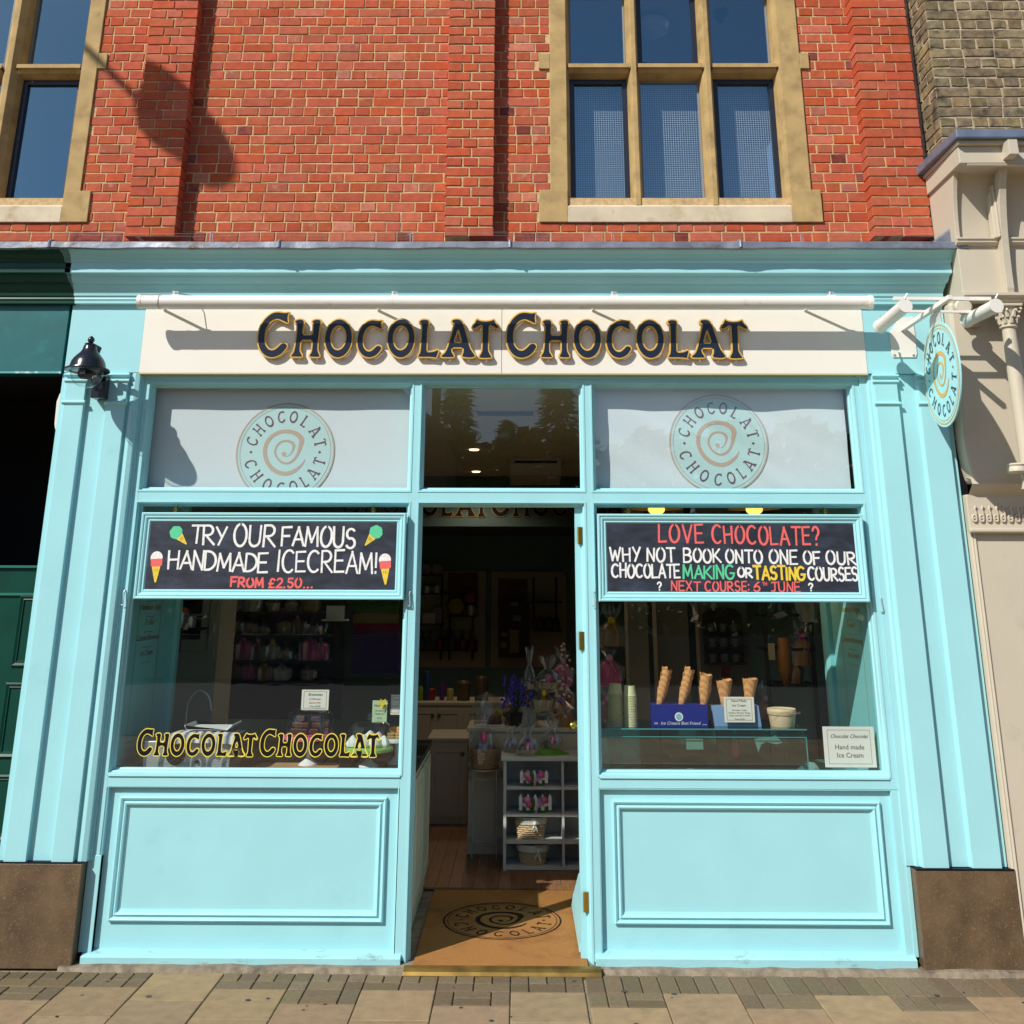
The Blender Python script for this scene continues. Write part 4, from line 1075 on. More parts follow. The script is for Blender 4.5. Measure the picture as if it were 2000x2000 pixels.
rx0, rx1 = X(1168.5, 1088, -.06), X(1692.5, 1088, -.06); rz1, rz0 = Z(1420, 1004, -.06), Z(1440, 1175.5, -.06)
t2, by = chalk_sign('chalkboard in turquoise frame asking LOVE CHOCOLATE? about making or tasting courses', rx0, rx1, rz0, rz1, (X(1228, 993, -.04), X(1614, 997, -.04)))
by -= .001
B_ = (1140, 960, 3.116)
line(t2, 'LOVE', (458, 305), (728, 312, 314), (306, 202), .0125, CHALKR, *B_, 11, gap=.35)
line(t2, 'CHOCOLATE?', (785, 312), (1435, 325, 326), (313, 207), .0125, CHALKR, *B_, 12, gap=.32)
for s_, a, b, sd_ in (('WHY', 160, 345, 13), ('NOT', 388, 555, 14), ('BOOK', 610, 835, 15), ('ONTO', 868, 1088, 16), ('ONE', 1132, 1300, 17), ('OF', 1342, 1440, 18), ('OUR', 1480, 1658, 19)):
    t = (a - 160) / 1500; z0 = 420 + 24 * t; z1 = 340 + 28 * t; line(t2, s_, (a, z0), (b, z0, z0 + 6), (z0, z1), .0115, CHALKW, *B_, sd_, gap=.28)
for s_, a, b, c_, sd_ in (('CHOCOLATE', 172, 585, CHALKW, 21), ('MAKING', 608, 918, CHALKG, 22), ('OR', 940, 1025, CHALKW, 23), ('TASTING', 1038, 1348, CHALKY, 24), ('COURSES', 1368, 1668, CHALKW, 25)):
    t = (a - 160) / 1500; z0 = 520 + 22 * t; z1 = 442 + 26 * t
    if s_ == 'OR': z0 -= 12; z1 += 12
    line(t2, s_, (a, z0), (b, z0, z0 + 5), (z0, z1), .0115 if s_ not in ('TASTING',) else .0135, c_, *B_, sd_, gap=.24)
line(t2, '?', (450, 600), (472, 600), (598, 548), .009, CHALKW, *B_, 31); line(t2, '?', (1372, 605), (1395, 605), (603, 556), .009, CHALKW, *B_, 32)
for s_, a, b, sd_ in (('NEXT', 535, 708, 33), ('COURSE:', 740, 1010, 34), ('6', 1035, 1072, 35), ('JUNE', 1145, 1318, 36)):
    z0 = 602 + 10 * (a - 535) / 800; z1 = 546 + 10 * (a - 535) / 800; line(t2, s_, (a, z0), (b, z0, z0 + 2), (z0, z1), .0088, CHALKR, *B_, sd_, gap=.32)
line(t2, 'TH', (1088, 570), (1115, 570), (572, 552), .004, CHALKR, *B_, 37)

# ================================================================== SHOP INTERIOR
rnd = random.Random(21)
INCREAM = mat('interior_cream', (.55, .50, .38), .55)
INWALL = mat('interior_teal', (.20, .36, .36), .7)
DARKTOP = mat('dark_worktop', (.02, .022, .025), .2)
WOOD = mat('floor_wood', (.28, .125, .055), .45, var=.25, scale=6, stretch=(14, 1, 1), island=.16, ihue=.008)
SHELFB = mat('dark_shelf', (.03, .025, .022), .5)
WICK = mat('pale_wicker', (.55, .40, .22), .7, var=.2, scale=60)
WICKD = mat('amber_wicker', (.42, .26, .11), .7, var=.25, scale=60)
PINK = mat('pink_wrap', (.80, .12, .32), .4)
CHOC = mat('chocolate', (.09, .03, .015), .35, var=.3, scale=30)
CARD = mat('cream_card', (.78, .76, .66), .6)
INK = mat('black_ink', (.03, .03, .03), .6)
REDINK = mat('red_ink', (.6, .08, .05), .6)
COIR = mat('coir_mat', (.41, .195, .065), .98, var=.2, scale=160, bump=1, bscale=420, dirt=(.22, .09, .04), dscale=2.5, dlo=.5, dhi=.75, spec=.05)
COIRP = mat('mat_print', (.035, .025, .018), .98, var=.3, scale=200, spec=.05)

IZ = .045
fl = struct('shop_floor', MB().box(-3.02, 2.8, 1.442, 9, -.04, IZ - .012), SHELFB)
x = -3.0; i = 0
while x < 2.7:
    obj('floor_plank', MB().box(x + .001, x + .088, 1.443, 8.4, IZ - .012, IZ + rnd.uniform(-.0006, .0006)), WOOD, fl, fix=False); x += .089
threshold = tag(obj('threshold_strip', MB().prism([(-.14, .002), (-.13, .018), (-.115, .03), (-.080, .036), (-.080, -.01), (-.14, -.01)], -.652, .455, 'x'), DULLBRASS, None, bevel=.002), 'worn brass threshold strip across the foot of the doorway', 'threshold strip')
struct('entrance_base', MB().box(-.70, .47, -.079, 1.442, -.03, .02), CONC)
dm = thing('doormat', 'brown coir doormat printed with the dark swirl emblem inside the doorway', 'doormat', (-.1, .6, .02))
obj('coir', MB().box(-.605, .385, -.078, 1.435, .02, .034), COIR, dm, bevel=.004)
cmat = floor_at(981, 1797, .035); rm = (floor_at(1096, 1797, .035).x - floor_at(865, 1797, .035).x) / 2
roundel(dm, Matrix.Translation((cmat.x, cmat.y, .0355)) @ Matrix.Rotation(R(-90), 4, 'X'), rm, None, COIRP, COIRP, step=.0006)
obj('brass_edge', MB().box(.385, .40, -.14, 1.4, .02, .04), BRASS, dm) if False else None

# room shell
struct('shop_ceiling', MB().box(-3.04, 2.82, .08, 6.3, 3.44, 3.5), mat('ceiling_paint', (.80, .73, .48), .8))
bulk = thing('bulkhead_sign', 'dark teal bulkhead inside the shop lettered CHOCOLAT CHOCOLAT, seen through the doorway top', 'bulkhead', (0, 6.3, 2.8))
zbk = Z(960, 1028, 6.3)
obj('bulkhead', MB().box(-3.04, 2.82, 6.3, 8.6, zbk, 3.5), mat('bulkhead_teal', (.07, .12, .115), .8), bulk)
DG = mat('dull_gold', (.30, .20, .04), .5)
yb = 6.29
for w0 in (X(668, 1000, yb), X(668, 1000, yb) + (X(960, 1000, yb) - X(668, 1000, yb))):
    for ch, ux, k in WORD:
        kk = {1.2: 1 / .82, .99: 1.0, 1: 1.0}[k]; hx = .285
        M = Matrix.Translation((w0 + ux * hx, yb, Z(960, 1008, yb))) @ Matrix.Diagonal((hx * kk, 1, hx * kk, 1))
        put('letter_rim', _me(rim_mb(ch, -.004, .035 / kk)), DG, bulk, M)
        put('letter', fill_mesh('l', loops_of(ch, 0), 0), BLACK, bulk, Matrix.Translation((0, -.004, 0)) @ M)
struct('shop_back_wall', MB().box(-3.04, 2.82, 8.5, 8.6, 0, 3.0), INWALL)
struct('shop_left_wall', MB().box(-3.048, -3.04, .13, 8.6, 0, 3.5), INWALL)
struct('shop_right_wall', MB().box(2.82, 2.84, .32, 8.6, 0, 3.5), INWALL)
# side panels of the window bays with gold lines and menus
for x_, s_, lab in ((-2.455, 1, 'left'), (2.175, -1, 'right')):
    bp_ = thing('window_side_panel', f'turquoise side panel with a fine lined menu closing the {lab} display window', 'side panel', (x_, .1, 1))
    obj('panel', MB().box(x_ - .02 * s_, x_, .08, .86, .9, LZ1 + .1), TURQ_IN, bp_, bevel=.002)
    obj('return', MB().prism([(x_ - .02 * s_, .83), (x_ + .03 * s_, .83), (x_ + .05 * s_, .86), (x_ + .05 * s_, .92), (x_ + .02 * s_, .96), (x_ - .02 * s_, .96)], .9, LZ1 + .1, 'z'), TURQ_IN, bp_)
    ln_ = MB(); xx = x_ + .0012 * s_
    LC = mat('brown_line', (.22, .13, .04), .5) if s_ > 0 else mat('gold_line', (.45, .30, .06), .4)
    for ya, yb_ in ((.20, .204), (.62, .624)): ln_.box(xx, xx + .0004 * s_, ya, yb_, 1.14, 2.5)
    ln_.box(xx, xx + .0004 * s_, .2, .624, 1.136, 1.14)
    obj('menu_border', ln_, LC, bp_)
    mb = MB(); zz = 2.02
    for i, tx in enumerate(('Chocolate Bars', 'Handmade Fudge', 'Truffles', 'Caramel Brownies', 'Ice Cream')[:5]):
        me = text_mesh(tx, .055, .35)
        mb.add([(xx + .0006 * s_, .41 + v.co.x * s_ * -1 * -1 if s_ < 0 else .41 + v.co.x, zz + v.co.z) for v in me.vertices], [tuple(p.vertices) for p in me.polygons]) if s_ > 0 else mb.add([(xx + .0006 * s_, .41 - v.co.x, zz + v.co.z) for v in me.vertices], [tuple(p.vertices) for p in me.polygons])
        bpy.data.meshes.remove(me); mb.box(xx, xx + .0005 * s_, .33, .49, zz - .045, zz - .042); zz -= .095
    obj('menu_lettering', mb, LC, bp_, fix=False)

# left counter and right counter
lcn = thing('left_counter', 'cream panelled counter with black worktop behind the left display window', 'counter', (-1.5, .8, IZ))
LCX = -.672
obj('carcass', MB().box(-2.43, LCX, .13, 1.565, .12, .945), INCREAM, lcn)
obj('kick_board', MB().box(-2.4, LCX - .012, .14, 1.55, .02, .12), INCREAM, lcn)
obj('worktop', MB().box(-2.43, LCX + .015, .125, 1.585, .945, .985), DARKTOP, lcn, bevel=.004)
for k in range(3):
    y0 = .16 + k * .47
    rg = MB().ring(y0, y0 + .43, .17, .90, [(0, 0), (0, .012), (.05, .012), (.056, .004), (.07, .004), (.085, .009), (.1, .009)], fill=True)
    rg.v = [(LCX + b, a, c) for a, b, c in rg.v]; obj('door_panel', rg, INCREAM, lcn, fix=True)
rcn = thing('right_counter', 'counter standing behind the right display window under the glass case', 'counter', (1.3, .5, 0))
obj('carcass', MB().box(RWx0 - .02, 2.15, .13, .85, .02, .95), INCREAM, rcn); obj('worktop', MB().box(RWx0 - .02, 2.15, .125, .86, .95, .972), mat('teal_worktop', (.06, .2, .2), .2), rcn)

# roller blinds with the emblem behind the upper panes
BL = mat('white_blind', (.76, .80, .84), .7, var=.02, scale=120)  # white tinted blue to stand for the sky sheen on the pane
def blind(label, x0, x1, ctr, rad, wr, seed):
    z0, z1 = TZ0 - .05, TZ1 + .01; t = thing('window_banner', label, 'banner', ((x0 + x1) / 2, .13, z0))
    nx, nz = 90, 40; mb = MB()
    def dy(x, z):
        u = x * .9 + z * 1.4; return wr * (.5 * noise.noise((u * 2.4, (x - z) * .5, seed)) + .25 * noise.noise((u * 6, z * 1.5, seed + 5))) + .002 * math.sin(x * 9)
    for j in range(nz + 1):
        for i in range(nx + 1):
            x = x0 + (x1 - x0) * i / nx; z = z0 + (z1 - z0) * j / nz; mb.v.append((x, .125 + dy(x, z), z))
    for j in range(nz):
        for i in range(nx): a = j * (nx + 1) + i; mb.f.append((a, a + 1, a + nx + 2, a + nx + 1))
    obj('cloth', mb, BL, t, smooth=True, fix=False)
    n0 = len(bpy.data.objects); before = set(o.name for o in bpy.data.objects)
    c = at(*ctr, .12)
    RP = mat('banner_disc', (.58, .78, .79), .7); RT = mat('banner_tan', (.60, .44, .36), .7); RL = mat('banner_plum', (.21, .10, .14), .7)
    roundel(t, Matrix.Translation((c.x, .125 - wr * .02 - .001, c.z)), rad, RP, RT, RL, step=.0012)
    # lay the print on the cloth's folds
    for o in bpy.data.objects:
        if o.name not in before and o.data:
            for v in o.data.vertices:
                wx, wz = v.co.x + c.x, v.co.z + c.z; v.co.y += dy(wx, wz) + wr * .02 - .0022
    return t
rb = (X(652, 870, .12) - X(460, 870, .12)) / 2
def dense(o): pass
blind('white window banner with the round emblem cut off below, behind the upper left pane', LWx0 + .0, LWx1 - .0, (557, 883), rb, .004, 1)
blind('creased white window banner with the round emblem, behind the upper right pane', RWx0 + .0, X(1655, 870, .12), (1403.5, 866), rb, .03, 2)

# card signs
def card(label, a, b, Y, lines, m=CARD, border=True, cat='card sign', tilt=0):
    x0, x1, z0, z1 = rect(a, b, Y); t = thing('card_sign', label, cat, ((x0 + x1) / 2, Y, z0))
    obj('card', MB().box(x0, x1, Y, Y + .003, z0, z1), m, t)
    w_, h_ = x1 - x0, z1 - z0
    if border:
        mb = MB().ring(x0 + w_ * .08, x1 - w_ * .08, z0 + h_ * .08, z1 - h_ * .08, [(0, Y - .0006), (.0022, Y - .0006)]); obj('border', mb, mat('bronze_ink', (.25, .18, .06), .5), t, fix=False)
    items = []
    for tx, sz, fy, sh, *mm in lines: items.append((tx, sz * h_, (x0 + x1) / 2, Y - .001, z0 + fy * h_, sh))
    black = [it for it, l_ in zip(items, lines) if len(l_) < 5]; red = [it for it, l_ in zip(items, lines) if len(l_) > 4]
    if black: join_text('printed_words', black, INK, t)
    if red: join_text('printed_words', red, REDINK, t)
    return t
card('white card on the right pane reading Hand made Ice Cream', (1606, 1419), (1713, 1499), .072, [('Chocolat Chocolat', .13, .72, .4), ('Hand made', .17, .44, 0), ('Ice Cream', .17, .24, 0)], mat('white_card', (.80, .79, .72), .5))

# window lettering on the left pane
wlr = thing('window_lettering', 'black and gold CHOCOLAT CHOCOLAT lettering along the foot of the left pane', 'lettering', (-1.5, .055, 1.05))
YW = .058
GY2 = mat('yellow_gold_vinyl', (.80, .64, .08), .5)
hz_ = (X(745, 1460, YW) - X(268, 1460, YW)) / 13.35
wA = X(268.5, 1460, YW); shift = X(508.5, 1460, YW) - wA; hw = shift / 6.69
for k_ in (0, 1):
    for ch, ux, k in WORD:
        kk = {1.2: 1 / .82, .99: 1.0, 1: 1.0}[k]
        M = Matrix.Translation((wA + k_ * shift + ux * hw, YW, Z(500, 1476, YW))) @ Matrix.Diagonal((hw * kk, 1, hw * 1.09 * kk, 1))
        put('letter_rim', _me(rim_mb(ch, -.006, .062 / kk)), GY2, wlr, M)
        put('letter', fill_mesh('l', loops_of(ch, .014), 0), BLACK, wlr, Matrix.Translation((0, -.001, 0)) @ M)

# ---- the open door
dr = thing('door', 'turquoise glazed shop door standing open against the right side of the doorway', 'door', (DX1 - .02, .08, .04))
dx = .452; y0, y1 = .085, 1.03; zt_ = LZ1 - .02
def dface(mb): mb.v = [(dx - .045 + (b), a, c) for a, b, c in mb.v]; return mb
st = MB().box(dx - .04, dx, y0, y0 + .1, .05, zt_); obj('stile', st, TURQ, dr, bevel=.002)
obj('stile', MB().box(dx - .04, dx, y1 - .1, y1, .05, zt_), TURQ, dr, bevel=.002)
obj('top_rail', MB().box(dx - .04, dx, y0 + .1, y1 - .1, zt_ - .12, zt_), TURQ, dr)
obj('middle_rail', MB().box(dx - .04, dx, y0 + .1, y1 - .1, .88, 1.05), TURQ, dr)
obj('bottom_rail', MB().box(dx - .04, dx, y0 + .1, y1 - .1, .05, .3), TURQ, dr)
rg = MB().ring(y0 + .1, y1 - .1, .3, .88, [(0, 0), (0, -.008), (.02, -.004), (.03, .01), (.08, .004), (.1, .004)], fill=True); rg.v = [(dx - .04 + b, a, c) for a, b, c in rg.v]; obj('lower_panel', rg, TURQ, dr)
rg = MB().ring(y0 + .1, y1 - .1, 1.05, zt_ - .12, [(0, .0), (0, -.008), (.012, -.008), (.02, .01)]); rg.v = [(dx - .04 + b, a, c) for a, b, c in rg.v]; gb = obj('glazing_bead', rg, TURQ, dr)
obj('door_pane', MB().add([(dx - .02, y0 + .12, 1.07), (dx - .02, y1 - .12, 1.07), (dx - .02, y1 - .12, zt_ - .14), (dx - .02, y0 + .12, zt_ - .14)], [(0, 1, 2, 3)]), CLEAR, gb, fix=False)
obj('weather_board', MB().prism([(dx - .04, .05), (dx - .11, .05), (dx - .10, .11), (dx - .06, .24), (dx - .04, .25)], y0 + .01, y1 - .02, 'y'), TURQ, dr, bevel=.003)
obj('letter_plate', MB().box(dx - .047, dx - .04, y0 + .3, y0 + .56, .93, 1.0), BRASS, dr, bevel=.003)
obj('door_knob', MB().tube([(dx - .04, y1 - .06, 1.16), (dx - .075, y1 - .06, 1.16)], .012, 10).sphere((dx - .09, y1 - .06, 1.16), .026, 14, 9), BRASS, dr, smooth=True)
for px_, py_, py2 in ((1133, 1029, 1062), (1136, 1234, 1269), (1145, 1744, 1783)):
    za, zb_ = Z(px_, py_, .02), Z(px_, py2, .02); xh = X(px_, (py_ + py2) / 2, .045)
    obj('hinge', MB().box(xh - .013, xh + .013, .035, .05, zb_, za).tube([(xh - .013, .033, zb_), (xh - .013, .033, za)], .005, 8), BRASS, dr)
obj('door_jamb', MB().box(X(1128, 1400, .05), DX1 - .005, .05, .085, .03, LZ1 - .018), TURQ, sf)

# ---- objects in the left window
W0 = .985
def Pz(px_, py_, Y): p = at(px_, py_, Y); return p
ic = thing('steel_machine', 'low stainless steel machine with a round vent, under the grey striped cloth', 'machine', (-2.0, .2, W0))
ax0, ax1, az0, az1 = rect((282, 1447), (447, 1500), .17); az0 = W0
obj('casing', MB().box(ax0, ax1, .17, .46, az0, az1), STEEL, ic, bevel=.006)
vc = Pz(343, 1474, .168)
for r_ in (.018, .03, .042, .054): obj('vent_ring', MB().tube([(vc.x + r_ * math.cos(a * .35), .162, vc.z + r_ * math.sin(a * .35)) for a in range(18)], .0025, 5, closed=True), BLACKM, ic)
obj('vent_plate', MB().lathe((vc.x, .1685, vc.z), [(.0001, .0), (.06, 0)], 24, axis='y', cap=False), BLACK, ic, fix=False)
obj('knob', MB().lathe((Pz(384, 1488, .16).x, .168, Pz(384, 1488, .16).z), [(.012, 0), (.01, .012), (.0001, .013)], 12, axis='y'), BLACK, ic)
cl = MB(); nx = 22
c0, c1 = Pz(335, 1425, .2), Pz(468, 1425, .2)
for i in range(nx + 1):
    x = c0.x + (c1.x - c0.x) * i / nx
    for y, z in ((.14, az1 - .005), (.15, az1 + .035), (.19, az1 + .052), (.35, az1 + .05), (.45, az1 + .03)):
        cl.v.append((x, y + .006 * math.sin(i * 1.7), z - .02 * abs(i / nx - .5) ** 1 + .006 * noise.noise((i * .9, y * 9, 1))))
for i in range(nx):
    for q in range(4): a = i * 5 + q; cl.f.append((a, a + 5, a + 6, a + 1))
TOW = mat('striped_cloth', (.70, .70, .68), .9, wave=(6, 1.2, 'X', (.10, .12, .16)))
tag(obj('tea_towel', cl, TOW, None, smooth=True, fix=False), 'white tea towel with grey stripes draped over the steel machine', 'tea towel')
tx0, tx1_, _, _ = rect((364, 1407), (457, 1421), .24)
tray = MB().prism([(tx0 + .02, az1 + .058), (tx1_ - .03, az1 + .058), (tx1_, az1 + .085), (tx1_ - .006, az1 + .09), (tx1_ - .035, az1 + .066), (tx0 + .02, az1 + .066), (tx0 + .006, az1 + .09), (tx0, az1 + .085)], .20, .43, 'y')
tag(obj('tray', tray, WHITE, None, bevel=.003), 'shallow white plastic tray on top of the striped tea towel', 'tray')
f0 = Pz(365, 1400, 1.0)
fa, fb = Pz(364, 1390, 1.0), Pz(412, 1388, 1.0); ft = Pz(390, 1349, 1.0)
tp = [(fa.x, 1.0, W0)] + [(fa.x, 1.0, fa.z)] + [(fa.x + (fb.x - fa.x) * (1 - math.cos(t * math.pi / 8)) / 2, 1.0, fa.z + (ft.z - fa.z) * math.sin(t * math.pi / 8)) for t in range(1, 8)] + [(fb.x, 1.0, fb.z)]
tag(obj('tap', MB().tube(tp, .009, 10).lathe((fa.x, 1.0, W0), [(.025, 0), (.022, .03), (.012, .05)], 14), STEEL, None, smooth=True), 'curved chrome swan-neck tap behind the steel machine', 'tap')
p0, p1 = Pz(480, 1502, .2), Pz(652, 1502, .2)
tag(obj('brown_paper', MB().box(p0.x, p1.x, .16, .5, W0, W0 + .002), mat('kraft_paper', (.42, .25, .13), .8), None), 'sheet of brown paper lying under the pink cake stand', 'paper')

WGL = mat('milk_glass', (.75, .78, .76), .15)
def cake_stand(label, px_, ytop, ybase, half, Y, platem, dome=True, domeh=.13, wavy=0):
    c = Pz(px_, ytop, Y); rad = (Pz(px_ + half, ytop, Y).x - Pz(px_ - half, ytop, Y).x) / 2; zt = c.z
    t = thing('cake_stand', label, 'cake stand', (c.x, Y, W0))
    obj('stem', MB().lathe((c.x, Y, 0), [(.0001, W0), (.062, W0 + .001), (.06, W0 + .01), (.03, W0 + .03), (.014, W0 + .045), (.012, zt - .03), (.03, zt - .012), (.04, zt)], 20), WGL, t, smooth=True)
    n_ = 40; mb = MB().lathe((c.x, Y, 0), [(.0001, zt), (rad * .9, zt), (rad, zt - .006), (rad * 1.0, zt - .022), (rad * .98, zt - .024), (rad * .96, zt + .0), (.0001, zt + .004)], n_, wob=wavy)
    obj('plate', mb, platem, t, smooth=True)
    if dome:
        rr = rad * .9; obj('glass_dome', MB().lathe((c.x, Y, zt + .004), [(rr, 0), (rr, domeh * .55), (rr * .93, domeh * .82), (rr * .75, domeh * .95), (.0001, domeh)], 32, cap=False), CLEAR, t, smooth=True)
    return c, zt + .004, rad
PL_ = mat('pink_plate', (.72, .10, .28), .25)
c, zt, rad = cake_stand('cake stand with pink plate and clear dome over chocolate brownies', 605, 1434, 1501, 50, .42, PL_, domeh=.155)
for i, (dx_, dy_, dz_) in enumerate(((-.09, -.01, 0), (-.035, -.03, 0), (-.085, 0, .036), (-.03, -.02, .036), (-.06, 0, .072), (.035, -.02, 0), (.045, -.01, .036), (.04, -.015, .072), (.095, .02, 0), (.09, .02, .036))):
    b_ = obj('brownie', MB().box(c.x + dx_ - .028, c.x + dx_ + .028, .42 + dy_ - .028, .42 + dy_ + .028, zt + dz_ + .001, zt + dz_ + .034), CHOC, None, bevel=.006)
    tag(b_, ('bottom far left', 'bottom centre left', 'middle far left', 'middle centre left', 'topmost left', 'bottom front right', 'middle front right', 'topmost right', 'bottom far right', 'middle far right')[i] + ' brownie in the stacks under the dome of the pink cake stand', 'brownie', 'brownies under the dome')
card('cream price card for brownies standing on the dome of the pink cake stand', (590, 1347), (641, 1387), .40, [('Brownies', .2, .70, .3), ('£ 2.00 each', .13, .5, 0), ('Special offer', .13, .32, 0, 1), ('3 for £5.00', .13, .14, 0)])
GP = mat('green_plate', (.28, .50, .12), .25)
c, zt, rad = cake_stand('cake stand with green plate and glass dome over white meringues', 721, 1458, 1503, 47, .36, GP, domeh=.15)
obj_k = obj('dome_knob', MB().sphere((c.x, .36, zt + .175), .02, 12, 8).lathe((c.x, .36, zt + .148), [(.012, 0), (.01, .012)], 10), CLEAR, bpy.data.objects[[o.name for o in bpy.data.objects if o.name.startswith('cake_stand')][-1]], smooth=True)
for i, (dx_, dy_, s_) in enumerate(((-.10, -.03, 1), (-.03, -.05, 1.1), (.04, -.04, 1.15), (.095, -.01, .95), (0, .03, 1.3), (.055, .03, 1.2))):
    m_ = MB().lathe((c.x + dx_, .36 + dy_, zt), [(.034 * s_, 0), (.04 * s_, .014 * s_), (.034 * s_, .03 * s_), (.026 * s_, .045 * s_), (.012 * s_, .06 * s_), (.0001, .068 * s_)], 12, wob=.35)
    tag(obj('meringue', m_, mat('meringue', (.80, .78, .72), .7) if i != 5 else mat('pink_meringue', (.72, .45, .50), .7), None, smooth=True), ('leftmost front', 'second front', 'third front', 'rightmost front', 'rear middle')[i] + ' white peaked meringue on the green cake stand' if i < 5 else 'pink tinted meringue topmost on the green cake stand', 'meringue', 'meringues on the green stand')
card('pale green price card with a yellow flower, leaning over the meringue dome', (728, 1368), (755, 1411), .42, [('Meringues', .14, .72, .3), ('Strawberry', .1, .5, 0), ('Raspberry', .1, .36, 0), ('£2.50', .1, .16, 0)], mat('green_card', (.45, .58, .36), .6), False)
fy = Pz(748, 1374, .40)
fw = thing('paper_flower', 'yellow artificial daffodil pinned to the green price card', 'flower', tuple(fy))
YEL = mat('yellow_petal', (.78, .58, .02), .5)
for i in range(6):
    t = i * math.pi / 3; obj('petal', MB().add([(fy.x, .40, fy.z), (fy.x + .02 * math.cos(t - .4), .395, fy.z + .02 * math.sin(t - .4)), (fy.x + .036 * math.cos(t), .39, fy.z + .036 * math.sin(t)), (fy.x + .02 * math.cos(t + .4), .395, fy.z + .02 * math.sin(t + .4))], [(0, 1, 2, 3)]), YEL, fw, fix=False)
obj('trumpet', MB().lathe((fy.x, .39, fy.z), [(.008, 0), (.013, .02)], 10, axis='y'), YEL, fw, fix=False)
c, zt, rad = cake_stand('white pedestal stand with round biscuits at the right end of the left window', 775, 1441, 1503, 26, .5, WGL, dome=False)
for i in range(8):
    tag(obj('biscuit', MB().lathe((c.x - .03 + (i % 2) * .05, .47 + (i // 4) * .03, zt + (i // 2 % 4) * .016), [(.0001, 0), (.028, .001), (.03, .008), (.026, .015), (.0001, .016)], 14), mat('biscuit', (.60, .33, .10), .8, var=.2, scale=50), None, smooth=True), ('bottom', 'bottom', 'second', 'second', 'bottom', 'bottom', 'second', 'second')[i] + ' round biscuit of the ' + ('left', 'right')[i % 2] + (' front', ' rear')[i // 4] + ' pile on the white pedestal stand', 'biscuit', 'biscuits on the pedestal stand')
card('cream price card behind the biscuits, cut by the window edge', (764, 1357), (781, 1396), .55, [('Treats', .14, .72, .3), ('£1.50', .1, .4, 0)])

# ---- objects in the right window
gc = thing('glass_display_case', 'low glass display case on the counter behind the right window', 'display case', (1.1, .3, .972))
gx0, gx1 = X(1172, 1470, .17), X(1577, 1470, .17); gz1 = Z(1380, 1423, .17); gz0 = .974
TG = glass('green_glass', (.62, .80, .78), 2.0)
GEDGE = mat('glass_edge', (.05, .30, .28), .15)
obj('glass_front', MB().box(gx0, gx1, .17, .172, gz0, gz1 - .006), TG, gc); obj('glass_side', MB().box(gx0, gx0 + .005, .173, .6, gz0, gz1 - .006), TG, gc); obj('glass_side', MB().box(gx1 - .005, gx1, .173, .6, gz0, gz1 - .006), TG, gc)
obj('glass_top', MB().box(gx0 - .01, gx1 + .005, .16, .62, gz1 - .006, gz1), glass('case_top_glass', (.45, .68, .66), 2.0), gc)
obj('edge_strip', MB().box(gx0 - .01, gx1 + .005, .157, .161, gz1 - .006, gz1 + .001).box(gx0 - .002, gx1 + .002, .166, .17, gz1 - .05, gz1 - .045), GEDGE, gc); obj('edge_strip', MB().box(gx0 - .002, gx0 + .004, .166, .17, gz0, gz1 - .05), GEDGE, gc); obj('edge_strip', MB().box(gx1 - .004, gx1 + .002, .166, .17, gz0, gz1 - .05), GEDGE, gc)
obj('inner_shelf', MB().box(gx0 + .01, gx1 - .01, .2, .58, Z(1380, 1495, .2), Z(1380, 1495, .2) + .006), TG, gc)
obj('back_panel', MB().box(gx0, gx1, .6, .61, gz0, gz1 - .007), mat('case_back', (.08, .19, .22), .35), gc)
for px_ in (1290, 1400, 1505): obj('back_divider', MB().box(X(px_, 1470, .59), X(px_ + 2, 1470, .59), .592, .599, gz0, gz1 - .01), BLACK, gc)
for a_, b_, m_, lab in (((1340, 1443), (1374, 1464), CARD, 'pale green note stuck inside the glass case, centre'), ((1473, 1440), (1530, 1470), WHITE, 'crumpled white paper stuck at the right end inside the glass case'), ((1430, 1447), (1443, 1480), mat('red_tab', (.45, .03, .02), .5), 'narrow red label inside the glass case'), ((1342, 1501), (1356, 1507), WHITE, 'small white tag at the bottom of the glass case')):
    x0, x1, z0, z1 = rect(a_, b_, .19); mb = MB()
    if 'crumpled' in lab: mb.prism([(x0, z1 - .01), (x0 + .03, z1 - .004), (x0 + .1, z1), (x1 - .04, z1 + .012), (x1, z1 - .03), (x1 - .04, z1 - .04), (x1 - .1, z1 - .025), (x0 + .04, z1 - .04), (x0 + .02, z0)], .19, .193, 'y')
    else: mb.box(x0, x1, .19, .193, z0, z1)
    tag(obj('paper_note', mb, m_, None), lab, 'note')
jg = MB(); jc = Pz(1203, 1503, .26)
jg.lathe((jc.x, .26, .984), [(.032, 0), (.04, .1), (.052, .175), (.06, .18)], 18, cap=False)
tag(obj('plastic_jug', jg, glass('cloudy_plastic', (.8, .85, .86), 3, rough=.1, film=.25), None, smooth=True), 'clear plastic cup standing inside the left end of the glass case', 'cup')
ct = gz1
